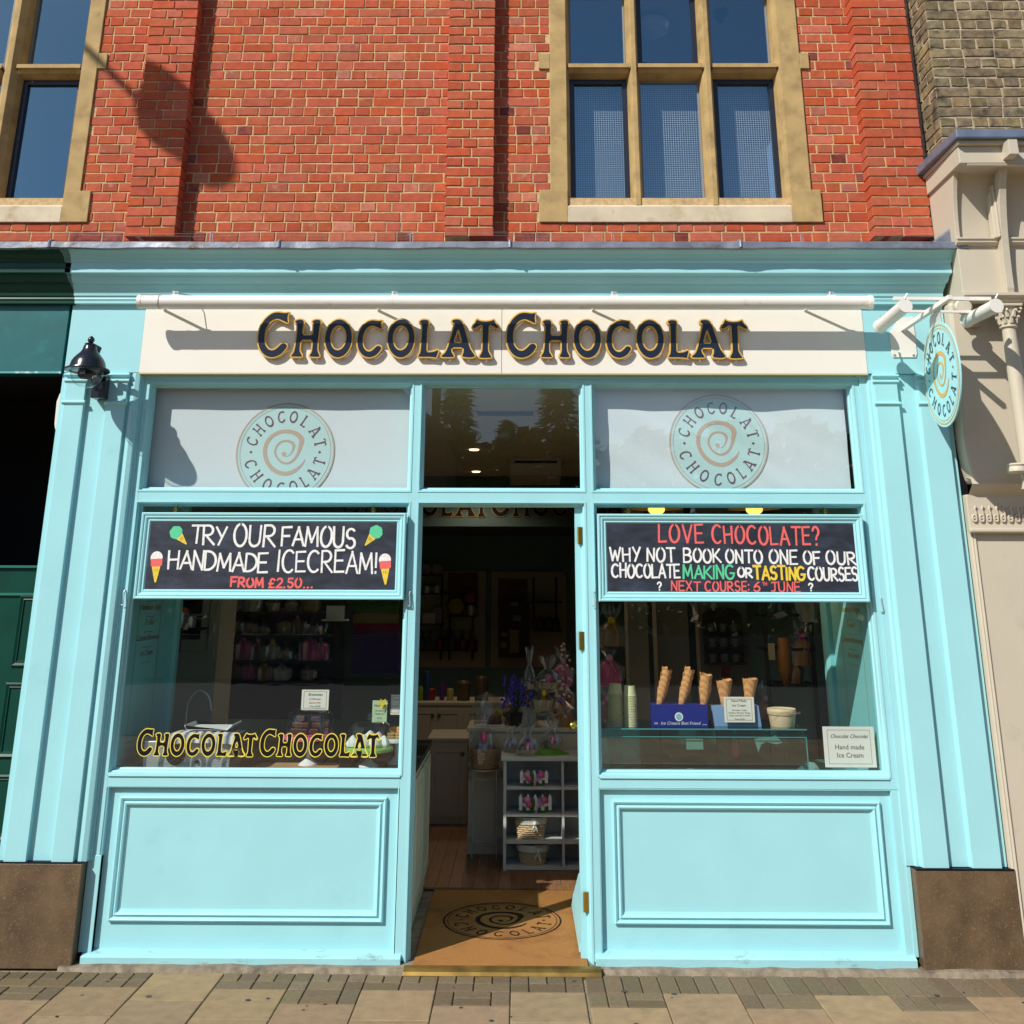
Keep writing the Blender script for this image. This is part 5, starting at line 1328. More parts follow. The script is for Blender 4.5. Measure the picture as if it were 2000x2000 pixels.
def cup_stack(px0, px1, ptop, label, Y, cm):
    x0, x1 = X(px0, 1400, Y), X(px1, 1400, Y); r_ = (x1 - x0) / 2; zt = Z(px0, ptop, Y); cxx = (x0 + x1) / 2
    t = thing('cup_stack', label, 'cup stack', (cxx, Y, ct), 'paper cup stacks'); n_ = 19; dz = (zt - .062 - ct) / n_
    M0 = None
    for i in range(n_ + 1):
        z = ct + i * dz
        if i < n_: pr = [(r_ * .90, z), (r_ * 1.02, z + .0015), (r_ * 1.02, z + .006), (r_ * .88, z + .0075), (r_ * .86, z + dz)]
        else: pr = [(r_ * .96, z), (r_ * 1.02, z + .002), (r_ * 1.02, z + .007), (r_ * .96, z + .009), (r_ * .80, zt), (r_ * .76, zt), (r_ * .74, zt - .006), (.0001, zt - .006)]
        mb = MB().lathe((cxx + rnd.uniform(-.0012, .0012), Y, 0), pr, 20, cap=False); obj('cup', mb, cm, t, smooth=True)
CUP = mat('lime_paper_cup', (.62, .64, .20), .5, dirt=(.72, .42, .52), dscale=34, dlo=.5, dhi=.62)
CUP2 = mat('pale_paper_cup', (.72, .74, .38), .5, dirt=(.76, .55, .62), dscale=34, dlo=.52, dhi=.64)
cup_stack(1188, 1217, 1335, 'taller stack of upturned paper ice cream cups at the left of the right window', .26, CUP)
cup_stack(1219, 1244, 1339, 'narrower stack of upturned paper cups nearest the blue cone box', .25, CUP2)
BLUE = mat('blue_box', (.008, .018, .22), .4)
bx0, bx1, _, bz1 = rect((1273, 1376), (1384, 1420), .24)
cb = thing('cone_box', 'deep blue cardboard box with round badge holding wafer cones', 'box', ((bx0 + bx1) / 2, .3, ct))
obj('carton', MB().box(bx0, bx1, .24, .36, ct, bz1), BLUE, cb, bevel=.002)
bc = Pz(1326, 1400, .239)
obj('badge', MB().lathe((bc.x, .2395, bc.z), [(.0001, 0), (.026, 0)], 24, axis='y', cap=False), WHITE, cb, fix=False)
obj('badge', MB().lathe((bc.x, .2385, bc.z), [(.0001, 0), (.018, 0)], 20, axis='y', cap=False), mat('badge_blue', (.25, .5, .55), .5), cb, fix=False)
join_text('printed_words', [('Ice Creams Best Friend', .026, (bx0 + bx1) / 2, .2385, ct + .014, .3), ('Isla', .018, bx0 + .022, .2385, ct + .016, .2), ('cones', .012, bx1 - .025, .2385, ct + .012, 0)], WHITE, cb)
px0_, px1_, _, pz1 = rect((1390, 1378), (1488, 1420), .26)
pbx = thing('cone_box', 'pale blue cardboard box half hidden by the Hand Made Ice Cream card', 'box', ((px0_ + px1_) / 2, .3, ct))
obj('carton', MB().prism([(px0_ + .015, ct), (px1_, ct), (px1_ - .012, pz1), (px0_, pz1 - .004)], .26, .38, 'y'), mat('pale_blue_card', (.20, .33, .55), .5), pbx, bevel=.002)
card('cream card reading Hand Made Ice Cream in front of the pale blue box', (1413, 1361), (1475, 1411), .235, [('Hand Made', .14, .80, 0), ('Ice Cream', .14, .62, 0), ('Chocolate, Vanilla,', .085, .45, 0), ('Hazelnut, Pistachio, Mango', .085, .345, 0), ('Sorbet, Strawberry Sorbet', .085, .24, 0), ('From £2.50', .085, .1, 0)])
CONE = mat('wafer_cone', (.55, .235, .075), .75, var=.25, scale=40, bump=1, bscale=60, wave=(16, 3, 'DIAGONAL', (.72, .38, .16)))
def cones(label, a, b, Y, nn, rtop):
    A, B = at(a[0], a[1], Y), at(b[0], b[1], Y); d = (B - A); L = d.length; q = d.normalized().to_track_quat('Z', 'Y').to_matrix().to_4x4()
    t = thing('cone_stack', label, 'wafer cones', tuple(A), 'wafer cone stacks')
    each = L / nn if nn > 1 else L
    for i in range(nn):
        h0 = -.04 if i == 0 else (L - .10) * i / max(1, nn - 1) * 1.0 - .02 if nn > 1 else -.05
        h1 = (L - .10) * i / max(1, nn - 1) + .10 if nn > 1 else L
        rb_ = .010 if i == 0 else rtop * .52
        n_ = 20; mb = MB(); k0 = len(mb.v)
        for j, f in enumerate((0, .3, .6, .85, 1)):
            for s_ in range(n_ + 1):
                t_ = 2 * math.pi * s_ / n_ + i; r_ = (rb_ + (rtop - rb_) * f) * (1 + .06 * s_ / n_)
                mb.v.append((r_ * math.cos(t_), r_ * math.sin(t_), h0 + (h1 - h0) * f + (.016 * (s_ / n_) * f) + (.004 * math.sin(t_ * 5) * f)))
        for j in range(4):
            for s_ in range(n_): a_ = k0 + j * (n_ + 1) + s_; mb.f.append((a_, a_ + 1, a_ + n_ + 2, a_ + n_ + 1))
        mb.xf(Matrix.Translation(A) @ q); obj('cone', mb, CONE, t, smooth=True, fix=False)
cones('tallest leaning stack of nested wafer cones, leftmost in the blue box', (1287, 1378), (1303, 1308), .30, 4, .034)
cones('leaning stack of nested wafer cones in the middle of the blue box', (1330, 1378), (1347, 1308), .30, 4, .034)
cones('upright stack of two wide wafer cones, rightmost in the blue box', (1374, 1378), (1379, 1319), .29, 3, .040)
cones('single open wafer cone behind the left edge of the cream card', (1416, 1385), (1414, 1331), .31, 1, .052)
cones('single wafer cone with a torn rim behind the right edge of the cream card', (1462, 1385), (1465, 1328), .31, 1, .048)
tb0, tb1 = X(1503, 1400, .25), X(1559, 1400, .25); tc_, tr_ = (tb0 + tb1) / 2, (tb1 - tb0) / 2; tzt = Z(1530, 1385, .25)
tub = thing('ice_cream_tub', 'round cream cardboard ice cream tub with printed lid on the glass case', 'tub', (tc_, .3, ct))
TUB = mat('tub_card', (.66, .52, .32), .5)
obj('pot', MB().lathe((tc_, .3, ct), [(tr_ * .82, 0), (tr_ * .84, .004), (tr_ * .93, (tzt - ct) * .68)], 28), TUB, tub, smooth=True)
obj('lid', MB().lathe((tc_, .3, ct), [(tr_ * .97, (tzt - ct) * .66), (tr_, (tzt - ct) * .70), (tr_, (tzt - ct) * .96), (tr_ * .97, tzt - ct), (tr_ * .9, tzt - ct - .004), (.0001, tzt - ct - .004)], 28), TUB, tub, smooth=True)
join_text('printed_words', [('CHOCOLAT CHOCOLAT', .017, tc_, .3 - tr_ - .001, ct + (tzt - ct) * .78, 0)], mat('tub_print', (.45, .22, .12), .5), tub)
pw = MB(); q0_ = Pz(1585, 1500, .3); pw.lathe((q0_.x, .3, .98), [(.07, 0), (.06, .03), (.035, .05), (.0001, .055)], 9, wob=.8)
tag(obj('crumpled_paper', pw, WHITE, None), 'crumpled white paper between the glass case and the right side panel', 'paper')

def lamp_light(name, loc, power, col):
    L = bpy.data.lights.new(name, 'SPOT'); L.energy = power; L.color = col; L.shadow_soft_size = .06; L.spot_size = R(140); L.spot_blend = .6
    o = bpy.data.objects.new(name, L); COL.objects.link(o); o.location = loc


# pendants behind the top of the right window
LAMPY = mat('lamp_glow', (.9, .6, .15), .5, emit=((1, .50, .10), 2.2)); SHY = mat('enamel_shade', (.55, .42, .14), .35)
for px_, lab in ((1282, 'left one of the two yellow enamel pendant lamps showing above the right chalkboard'), (1473, 'right one of the two yellow enamel pendant lamps showing above the right chalkboard')):
    c = at(px_, 993, .9); t = thing('pendant_lamp', lab, 'pendant lamp', (c.x, .9, c.z), 'pendant lamps in the window')
    obj('shade', MB().lathe((c.x, .9, c.z), [(.19, -.003), (.19, 0), (.16, .012), (.06, .05), (.03, .1), (.0001, .105)], 30, cap=False), SHY, t, smooth=True)
    obj('bulb', MB().sphere((c.x, .9, c.z - .005), .062, 16, 10, sz=.7), LAMPY, t, smooth=True)
    obj('flex', MB().tube([(c.x, .9, c.z + .1), (c.x, .9, 3.44)], .004, 6), BLACK, t)
    lamp_light('pendant_light', (c.x, .9, c.z - .09), 8, (1, .72, .42))

# ceiling fittings seen through the middle upper pane
def ceil(px_, py_): return floor_at(px_, py_, 3.438)
a = ceil(932, 806); b = ceil(1042, 806); tag(obj('ceiling_vent', MB().box(a.x, b.x, a.y - .06, a.y + .08, 3.425, 3.44), BLACK, None), 'dark slot vent in the shop ceiling above the doorway', 'vent')
c = ceil(984, 842); tag(obj('ceiling_dome', MB().lathe((c.x, c.y, 3.44), [(.10, 0), (.1, -.03), (.095, -.035), (.08, -.07), (.0001, -.09)], 24), mat('detector_white', (.6, .58, .5), .4), None, smooth=True), 'round white detector dome in the middle of the shop ceiling', 'smoke detector')
for px_, py_, lab in ((926, 878, 'upper lit ceiling spot seen through the middle transom pane'), (930, 921, 'lower lit ceiling spot seen through the middle transom pane')):
    c = ceil(px_, py_); tag(obj('ceiling_spot', MB().lathe((c.x, c.y, 3.44), [(.05, 0), (.048, -.01), (.0001, -.012)], 16), mat('spot_glow', (1, .8, .6), .5, emit=((1, .72, .5), 3)), None), lab, 'ceiling spot'); lamp_light('spot_light', (c.x, c.y, 3.40), 27, (1, .80, .58))
a = ceil(996, 893); b = ceil(1097, 893)
ac = thing('air_conditioner', 'long cream air conditioning unit hanging under the shop ceiling', 'air conditioner', ((a.x + b.x) / 2, a.y, 3.2))
obj('casing', MB().prism([(a.y, 3.44), (a.y, 3.36), (a.y + .1, 3.26), (a.y + .6, 3.2), (a.y + .6, 3.44)], a.x, b.x, 'x'), INCREAM, ac, bevel=.01)
obj('grille', MB().box(a.x + .05, b.x - .05, a.y - .004, a.y + .002, 3.375, 3.40), BLACK, ac)

# ---- seen through the doorway
def cabinet(name, label, a, b, Y, dep, doors=0, m=INCREAM, z0=None):
    x0, x1, zb_, z1 = rect(a, b, Y); zb_ = IZ if z0 is None else z0
    t = thing(name, label, 'cabinet', ((x0 + x1) / 2, Y, zb_))
    obj('carcass', MB().box(x0, x1, Y, Y + dep, zb_, z1 - .03), m, t, bevel=.003); obj('top', MB().box(x0 - .015, x1 + .015, Y - .02, Y + dep, z1 - .03, z1), m, t, bevel=.004)
    for i in range(doors):
        w_ = (x1 - x0) / doors; obj('door_panel', MB().ring(x0 + i * w_ + .01, x0 + (i + 1) * w_ - .01, zb_ + .06, z1 - .07, [(0, Y), (0, Y - .016), (.05, Y - .016), (.058, Y - .006), (.07, Y - .006)], fill=True), m, t, fix=False)
        obj('knob', MB().sphere((x0 + (i + (.88 if i % 2 == 0 else .12)) * w_, Y - .03, z1 - .13), .02, 10, 7), mat('bronze', (.12, .09, .05), .4, metal=.6), t, smooth=True)
    return t, x0, x1, z1
cabinet('back_cupboard', 'long cream cupboard with knobbed doors at the back of the shop', (800, 1371), (1010, 1490), 5.4, .6, 4)
cabinet('cream_counter', 'cream counter base standing left of the plant stand', (838, 1441), (911, 1608), 3.47, .6, 1)
_, tx0_, tx1_b, tz1 = cabinet('white_counter', 'white serving counter behind the plant stand and the shelf unit', (916, 1421), (1180, 1667), 2.38, .5)
SU = mat('shelf_unit_paint', (.55, .56, .55), .55)
YS = 1.895; sx0, sx1 = X(983, 1600, YS), .78
su = thing('shelf_unit', 'pale grey open shelf unit with baskets, standing by the door', 'shelf unit', (.1, YS, IZ))
zs = [Z(1040, y_, YS) for y_ in (1696, 1645, 1592, 1539, 1486)]
obj('side', MB().box(sx0, sx0 + .022, YS, YS + .32, IZ, zs[4]), SU, su); xd = X(1100, 1600, YS); obj('divider', MB().box(xd - .009, xd + .009, YS, YS + .3, zs[0], zs[4]), SU, su); obj('side', MB().box(sx1 - .02, sx1, YS, YS + .32, IZ, zs[4]), SU, su)
for i, z in enumerate(zs[:4]): obj('shelf', MB().box(sx0 + .022, sx1 - .02, YS + .004, YS + .3, z - .012, z + .008), SU, su)
obj('top', MB().box(sx0 - .02, sx1 + .02, YS - .02, YS + .34, zs[4], zs[4] + .028), SU, su, bevel=.004); obj('back', MB().box(sx0 + .02, sx1 - .02, YS + .3, YS + .31, IZ, zs[4]), SU, su)
topz = zs[4] + .029

def wicker(label, px0, px1, ptop, zb_, Y, m=WICK, liner=True, taper=.82):
    x0, x1 = X(px0, ptop, Y), X(px1, ptop, Y); r_ = (x1 - x0) / 2; cxx = (x0 + x1) / 2; zt = Z((px0 + px1) / 2, ptop, Y); h = zt - zb_
    t = thing('wicker_basket', label, 'basket', (cxx, Y + r_ * .7, zb_)); cy = Y + r_ * .7
    mb = MB(); rows = 9
    for i in range(rows):
        z = zb_ + h * (i + .5) / rows; rr = r_ * (taper + (1 - taper) * (i + .5) / rows)
        mb.tube([(cxx + rr * math.cos(a * .2618) * (1 + .025 * (-1) ** (a + i)), cy + rr * .7 * math.sin(a * .2618) * (1 + .03 * (-1) ** (a + i)), z) for a in range(24)], h / rows * .52, 5, closed=True)
    tag(obj('weave', mb, m, t, smooth=True), kind='stuff')
    obj('rim', MB().tube([(cxx + r_ * math.cos(a * .2618), cy + r_ * .7 * math.sin(a * .2618), zt) for a in range(24)], .008, 6, closed=True), m, t, smooth=True)
    if liner:
        obj('liner', MB().lathe((cxx, cy, 0), [(r_ * 1.05, zt - .035), (r_ * 1.08, zt - .01), (r_ * 1.02, zt + .012), (r_ * .9, zt + .0)], 30, sy=.72, wob=.12, cap=False), mat('white_liner', (.7, .68, .62), .8), t, smooth=True)
        obj('bow', MB().tube([(cxx + r_ * .3, cy - r_ * .8, zt - .03), (cxx + r_ * .12, cy - r_ * .85, zt - .075)], .007, 6).tube([(cxx + r_ * .3, cy - r_ * .8, zt - .03), (cxx + r_ * .5, cy - r_ * .85, zt - .09)], .007, 6).sphere((cxx + r_ * .3, cy - r_ * .82, zt - .025), .016, 8, 6), mat('white_liner', (.7, .68, .62), .8), t, smooth=True)
    return t, cxx, cy, zt, r_
wicker('wicker basket with white cloth liner on the second lowest shelf of the unit', 1005, 1066, 1601, zs[1] + .009, YS + .04)
wicker('wicker basket with white liner and bow on the lowest shelf of the unit', 1011, 1071, 1655, zs[0] + .009, YS + .04)
def fence_box(label, px0, px1, ptop, zb_, Y):
    x0, x1 = X(px0, ptop, Y), X(px1, ptop, Y); zt = Z((px0 + px1) / 2, ptop, Y); t = thing('picket_box', label, 'gift box', ((x0 + x1) / 2, Y, zb_), 'picket fence gift boxes')
    GR = mat('grass_green', (.05, .14, .02), .8); LIL = mat('lilac_card', (.50, .48, .75), .6)
    obj('box', MB().box(x0 + .03, x1 - .03, Y + .01, Y + .12, zb_, zb_ + (zt - zb_) * .72), LIL, t); obj('grass', MB().box(x0 + .025, x1 - .025, Y + .0, Y + .01, zb_, zb_ + (zt - zb_) * .25), GR, t)
    for i in range(5):
        x = x0 + (x1 - x0) * i / 4; hh = zt - zb_; obj('picket', MB().prism([(x - .012, zb_ + .02), (x + .012, zb_ + .02), (x + .014, zb_ + hh * .8), (x, zb_ + hh), (x - .014, zb_ + hh * .8)], Y - .006, Y, 'y'), WHITE, t)
    obj('rail', MB().box(x0, x1, Y - .001, Y + .002, zb_ + (zt - zb_) * .35, zb_ + (zt - zb_) * .5), WHITE, t)
    for i, (fx, fz) in enumerate(((.22, .7), (.3, .45), (.78, .7))):
        obj('fabric_flower', MB().sphere((x0 + (x1 - x0) * fx, Y - .016, zb_ + (zt - zb_) * fz), .026, 10, 7, sz=.9, wob=.4), PINK if i else mat('pale_pink', (.75, .35, .5), .6), t, smooth=True)
    obj('leaf', MB().sphere((x0 + (x1 - x0) * .42, Y - .012, zb_ + (zt - zb_) * .5), .028, 8, 6, sz=1.6, sx=.6), GR, t, smooth=True)
    obj('ribbon', MB().tube([(x0 + (x1 - x0) * .62, Y - .015, zb_ + (zt - zb_) * .5), (x0 + (x1 - x0) * .5, Y - .02, zb_ + .0)], .007, 5).tube([(x0 + (x1 - x0) * .62, Y - .015, zb_ + (zt - zb_) * .5), (x0 + (x1 - x0) * .8, Y - .02, zb_ + (zt - zb_) * .45)], .007, 5), mat('pale_pink', (.75, .35, .5), .6), t)
fence_box('white picket fence gift box with pink flowers on the top shelf of the unit', 1019, 1067, 1503, zs[3] + .009, YS + .03)
fence_box('wider white picket gift box with pink butterfly on the second shelf of the unit', 1017, 1074, 1550, zs[2] + .009, YS + .03)

def gift(label, px0, px1, ptop, pbot, Y, zb_=None, ctop=None, basket=True, egg=PINK, seed=0):
    p = at((px0 + px1) / 2, pbot, Y); zb_ = p.z if zb_ is None else zb_; x0, x1 = X(px0, pbot, Y), X(px1, pbot, Y); w_ = x1 - x0; cxx = (x0 + x1) / 2; zt = Z(cxx, ptop, Y)
    t = thing('gift_basket', label, 'gift basket', (cxx, Y, zb_)); h = max(.04, zt - zb_)
    r2 = random.Random(seed + int(px0))
    mb = MB()
    n_ = 8
    vs = []
    for zz, k in ((zb_, .72), (zb_ + h, 1), (zb_ + h * .97, .94), (zb_ + .01, .68)):
        for i in range(n_): t_ = 2 * math.pi * (i + .5) / n_; vs.append((cxx + w_ / 2 * k * math.cos(t_) * 1.05, Y + w_ * .3 * k * math.sin(t_) * 1.05, zz))
    fs = [(r_ * n_ + i, r_ * n_ + (i + 1) % n_, r_ * n_ + n_ + (i + 1) % n_, r_ * n_ + n_ + i) for r_ in range(3) for i in range(n_)]
    mb.add(vs, fs); obj('basket', mb, WICK, t)
    obj('filling', MB().lathe((cxx, Y, zb_ + h * .7), [(w_ * .42, 0), (w_ * .34, h * .5), (w_ * .15, h * .75), (.0001, h * .8)], 14, sy=.6, wob=.4), CHOC, t, smooth=True)
    ez = zb_ + h * 1.35
    obj('egg', MB().sphere((cxx + w_ * .03, Y - w_ * .15, ez + h * .25), w_ * .13, 12, 8, sz=1.25), egg, t, smooth=True)
    obj('leaf', MB().tube([(cxx, Y - w_ * .1, ez), (cxx - w_ * .12, Y - w_ * .15, ez + h * .7)], [.008, .002], 5).tube([(cxx + w_ * .04, Y - w_ * .1, ez + h * .3), (cxx + w_ * .08, Y - w_ * .12, ez + h * 1.2)], [.009, .002], 5), mat('grass_green', (.05, .14, .02), .8), t)
    hc = (Z(cxx, ctop, Y) - zb_) if ctop else h * 3.2
    prf = [(w_ * .48, zb_ + h * .1), (w_ * .53, zb_ + h), (w_ * .36, zb_ + h + (hc - h) * .35), (w_ * .12, zb_ + h + (hc - h) * .55), (w_ * .26, zb_ + hc * .9), (w_ * .34, zb_ + hc)]
    cm = MB(); n_ = 26
    for r_, z in prf:
        for i in range(n_): t_ = 2 * math.pi * i / n_; k = 1 + .16 * (-1) ** i * (.4 if z < zb_ + h * 1.2 else 1) + r2.uniform(-.05, .05); cm.v.append((cxx + r_ * k * math.cos(t_), Y + r_ * k * .62 * math.sin(t_), z + (r2.uniform(-.03, .03) if z > zb_ + hc * .85 else 0)))
    for j in range(len(prf) - 1):
        for i in range(n_): cm.f.append((j * n_ + i, j * n_ + (i + 1) % n_, (j + 1) * n_ + (i + 1) % n_, (j + 1) * n_ + i))
    obj('cellophane', cm, CELLO, t, fix=False)
    return t
gift('small cellophane wrapped basket with a pink egg, leftmost on the shelf unit', 982, 1011, 1459, 1471, YS + .26, topz, 1415)
gift('cellophane wrapped basket with a pink heart and a label, middle of the shelf unit top', 1006, 1053, 1464, 1477, YS + .10, topz, 1412)
gift('cellophane wrapped basket on a green cloth, right end of the shelf unit top', 1056, 1100, 1447, 1461, YS + .25, topz + .03, 1402)
tag(obj('green_cloth', MB().lathe((X(1070, 1475, YS + .16), YS + .17, topz), [(.15, 0), (.14, .012), (.09, .028), (.0001, .03)], 20, sy=.7, wob=.5), mat('bright_green', (.09, .28, .02), .7), None, smooth=True), 'rumpled bright green cloth lying on top of the shelf unit', 'cloth')
wb = wicker('round wicker tub wrapped in cellophane standing on the metal plant stand', 919, 975, 1466, Z(947, 1503, 2.2), 2.2, WICKD, liner=False, taper=.88)
ps = thing('plant_stand', 'tall thin white metal plant stand with a pierced ring, in front of the white counter', 'plant stand', (wb[1], 2.33, IZ))
rz1 = Z(947, 1505, 2.2); rw = (X(980, 1510, 2.2) - X(913, 1510, 2.2)) / 2
SPM = mat('stand_white', (.45, .44, .40), .5)
obj('top_ring', MB().lathe((wb[1], 2.34, rz1), [(rw, 0), (rw, -.01), (rw * .96, -.01), (rw * .96, 0), (rw, 0)], 28, cap=False), SPM, ps); obj('pierced_band', MB().tube([(wb[1] + rw * .95 * math.cos(a * .13), 2.34 + rw * .95 * math.sin(a * .13), rz1 - .04 + .018 * (-1) ** a) for a in range(48)], .004, 5, closed=True), SPM, ps); obj('lower_ring', MB().tube([(wb[1] + rw * .95 * math.cos(a * .26), 2.34 + rw * .95 * math.sin(a * .26), rz1 - .07) for a in range(24)], .005, 5, closed=True), SPM, ps)
obj('foot_ring', MB().tube([(wb[1] + rw * .9 * math.cos(a * .26), 2.34 + rw * .9 * math.sin(a * .26), Z(947, 1640, 2.3)) for a in range(24)], .005, 5, closed=True), SPM, ps)
obj('plate', MB().lathe((wb[1], 2.34, rz1), [(.0001, -.002), (rw, -.002), (rw, .002)], 24), SPM, ps)
for a in (225, 315, 60, 120): obj('leg', MB().tube([(wb[1] + rw * .97 * math.cos(R(a)), 2.34 + rw * .97 * math.sin(R(a)), rz1), (wb[1] + rw * 1.0 * math.cos(R(a)), 2.34 + rw * 1.0 * math.sin(R(a)), IZ)], .006, 6), SPM, ps)
obj('cellophane', MB().lathe((wb[1], wb[2], 0), [(wb[4] * 1.1, wb[3] - .1), (wb[4] * 1.15, wb[3]), (wb[4] * .6, wb[3] + .12), (wb[4] * .2, wb[3] + .17), (wb[4] * .9, wb[3] + .33)], 22, sy=.7, wob=.35, cap=False), CELLO, wb[0], fix=False)
obj('egg', MB().sphere((wb[1] - .01, wb[2] - .1, wb[3] + .1), .03, 10, 8, sz=1.3), PINK, wb[0], smooth=True); obj('filling', MB().lathe((wb[1], wb[2], wb[3] - .02), [(wb[4] * .9, 0), (.07, .05), (.0001, .06)], 14, sy=.7, wob=.5), CHOC, wb[0], smooth=True)
# bluebells in a pot, tray of cakes, tiered stand
fp = at(1008, 1415, 2.5)
fl_ = thing('purple_flowers', 'bunch of purple blue flowers in a dark pot on the white counter', 'flowers', (fp.x, 2.5, tz1))
obj('pot', MB().lathe((fp.x, 2.5, tz1), [(.04, 0), (.055, .1), (.058, .105)], 16), SHELFB, fl_, smooth=True)
mb = MB(); sm = MB()
for i in range(26):
    t_ = rnd.uniform(0, 6.28); s_ = rnd.uniform(.2, 1); ex, ey, ez = fp.x + .14 * s_ * math.cos(t_), 2.5 + .1 * s_ * math.sin(t_), tz1 + rnd.uniform(.2, .4)
    sm.tube([(fp.x, 2.5, tz1 + .1), ((fp.x + ex) / 2, (2.5 + ey) / 2, ez - .05), (ex, ey, ez)], .003, 4)
    for k in range(4): mb.lathe((ex + rnd.uniform(-.02, .02), ey + rnd.uniform(-.02, .02), ez - k * .02), [(.004, .012), (.012, 0), (.014, -.012)], 6, cap=False)
tag(obj('stems', sm, mat('grass_green', (.05, .14, .02), .8), fl_), kind='stuff'); tag(obj('blossoms', mb, mat('bluebell', (.10, .06, .55), .6), fl_, fix=False), kind='stuff')
cp_ = at(955, 1400, 2.55)
ck = thing('cake_tray', 'white tray with a wrapped chocolate cake slice on the white counter', 'tray', (cp_.x, 2.55, tz1))
obj('tray', MB().box(cp_.x - .11, cp_.x + .13, 2.45, 2.68, tz1, tz1 + .012), WHITE, ck, bevel=.004); obj('cake', MB().prism([(cp_.x - .02, tz1 + .013), (cp_.x + .11, tz1 + .013), (cp_.x + .1, tz1 + .09), (cp_.x + .01, tz1 + .07)], 2.48, 2.62, 'y'), CHOC, ck, bevel=.01)
obj('wrap', MB().lathe((cp_.x - .02, 2.6, tz1 + .014), [(.12, 0), (.12, .1), (.08, .2), (.0001, .24)], 12, wob=.6), CELLO, ck, fix=False)
tsx = at(1070, 1390, 2.45)
ts = thing('tiered_stand', 'curly cream wire stand carrying two wrapped baskets beside the door', 'cake stand', (tsx.x, 2.45, tz1))
for zz, rr in ((Z(1070, 1391, 2.45), .14), (Z(1070, 1345, 2.45), .11)):
    obj('wire_tray', MB().tube([(tsx.x + rr * math.cos(a * .17), 2.45 + rr * math.sin(a * .17) * .8, zz + .012 * math.sin(a * 1.4)) for a in range(37)], .004, 5, closed=True).tube([(tsx.x + rr * .6 * math.cos(a * .26), 2.45 + rr * .6 * math.sin(a * .26), zz - .02) for a in range(24)], .004, 5, closed=True), SPM, ts)
obj('post', MB().tube([(tsx.x, 2.45, tz1), (tsx.x, 2.45, Z(1070, 1340, 2.45))], .007, 8), SPM, ts); obj('base', MB().lathe((tsx.x, 2.45, tz1), [(.07, 0), (.06, .012), (.01, .03)], 18), SPM, ts)
gift('cellophane wrapped basket with a pink tulip on top of the wire stand', 1046, 1094, 1328, 1345, 2.42, None, 1280)
gift('small wrapped basket with pink ribbon at the left of the wire stand', 1022, 1046, 1333, 1346, 2.5, None, 1262)
gift('amber wrapped basket with a yellow bow on the lower tier of the wire stand', 1040, 1082, 1362, 1388, 2.40, None, 1345, egg=mat('yellow_petal', (.78, .58, .02), .5))
# blossom sprigs by the door
mb = MB()
for i in range(36):
    p = at(rnd.uniform(1085, 1118), rnd.uniform(1250, 1400), 2.2 + rnd.uniform(-.1, .1)); mb.sphere(tuple(p), .012, 6, 4)
tag(obj('blossom_spray', mb, mat('pale_blossom', (.6, .45, .45), .7), None), 'spray of tiny pale pink blossoms beside the wire stand', 'blossom', kind='stuff')

# back wall: two cream boards with shelves, posters and goods
YBW = 8.49
SHV = mat('iron_shelf', (.02, .02, .022), .5)
KR = mat('brown_poster', (.22, .11, .045), .7)
boards = (((822, 1115), (947, 1304), 'left cream display board on the back wall with black iron shelves'), ((960, 1116), (1107, 1304), 'right cream display board on the back wall with black iron shelves'))
bts = []
for a, b, lab in boards:
    x0, x1, z0, z1 = rect(a, b, YBW - .03); t = thing('display_board', lab, 'display board', ((x0 + x1) / 2, YBW, z0)); obj('board', MB().box(x0, x1, YBW - .03, YBW, z0, z1), INCREAM, t); bts.append(t)
def shelf_run(t, px0, px1, py_, ups=()):
    x0, x1 = X(px0, py_, YBW - .25), X(px1, py_, YBW - .25); z = Z(px0, py_, YBW - .25)
    obj('iron_shelf', MB().box(x0, x1, YBW - .26, YBW - .04, z - .012, z + .008), SHV, t)
    return z + .009
def upr(t, px_, py0, py1): x = X(px_, py0, YBW - .05); obj('upright', MB().box(x - .012, x + .012, YBW - .06, YBW - .031, Z(px_, py1, YBW - .05), Z(px_, py0, YBW - .05)), SHV, t)
for px_, a, b in ((820, 1160, 1290), (864, 1126, 1290), (879, 1200, 1290), (924, 1160, 1290)): upr(bts[0], px_, a, b)
for px_, a, b in ((1042, 1128, 1225), (1086, 1128, 1205)): upr(bts[1], px_, a, b)
s1 = shelf_run(bts[0], 815, 872, 1159); s2 = shelf_run(bts[0], 815, 867, 1219); s3 = shelf_run(bts[0], 872, 930, 1203); s4 = shelf_run(bts[0], 815, 932, 1270); s5 = shelf_run(bts[1], 1036, 1098, 1176); s6 = shelf_run(bts[1], 1040, 1098, 1232)
s0 = shelf_run(bts[0], 815, 864, 1123)
def good(name, label, cat, mb, m, grp=None, **k): return tag(obj(name, mb, m, None, **k), label, cat, grp)
YG = YBW - .2
def gx_(px_, py_=1200): return X(px_, py_, YG)
hexg = lambda cx_, cz_, r_: MB().prism([(cx_ + r_ * math.cos(i * math.pi / 3), cz_ + r_ * math.sin(i * math.pi / 3)) for i in range(6)], YG - .05, YG + .05, 'y')
for px_, lab in ((831, 'white hexagonal box on the highest shelf, left of two'), (852, 'white hexagonal box on the highest shelf, right of two')): good('hexagonal_box', lab, 'box', hexg(gx_(px_), s0 + .075, .08), mat('grey_white', (.40, .40, .46), .6), 'hexagonal boxes')
for px_, lab in ((833, 'left steel pot on the black iron shelf'), (852, 'right steel pot on the black iron shelf')): good('steel_pot', lab, 'pot', MB().lathe((gx_(px_), YG, s1), [(.065, 0), (.07, .09), (.04, .13), (.0001, .135)], 16), STEEL, 'steel pots', smooth=True)
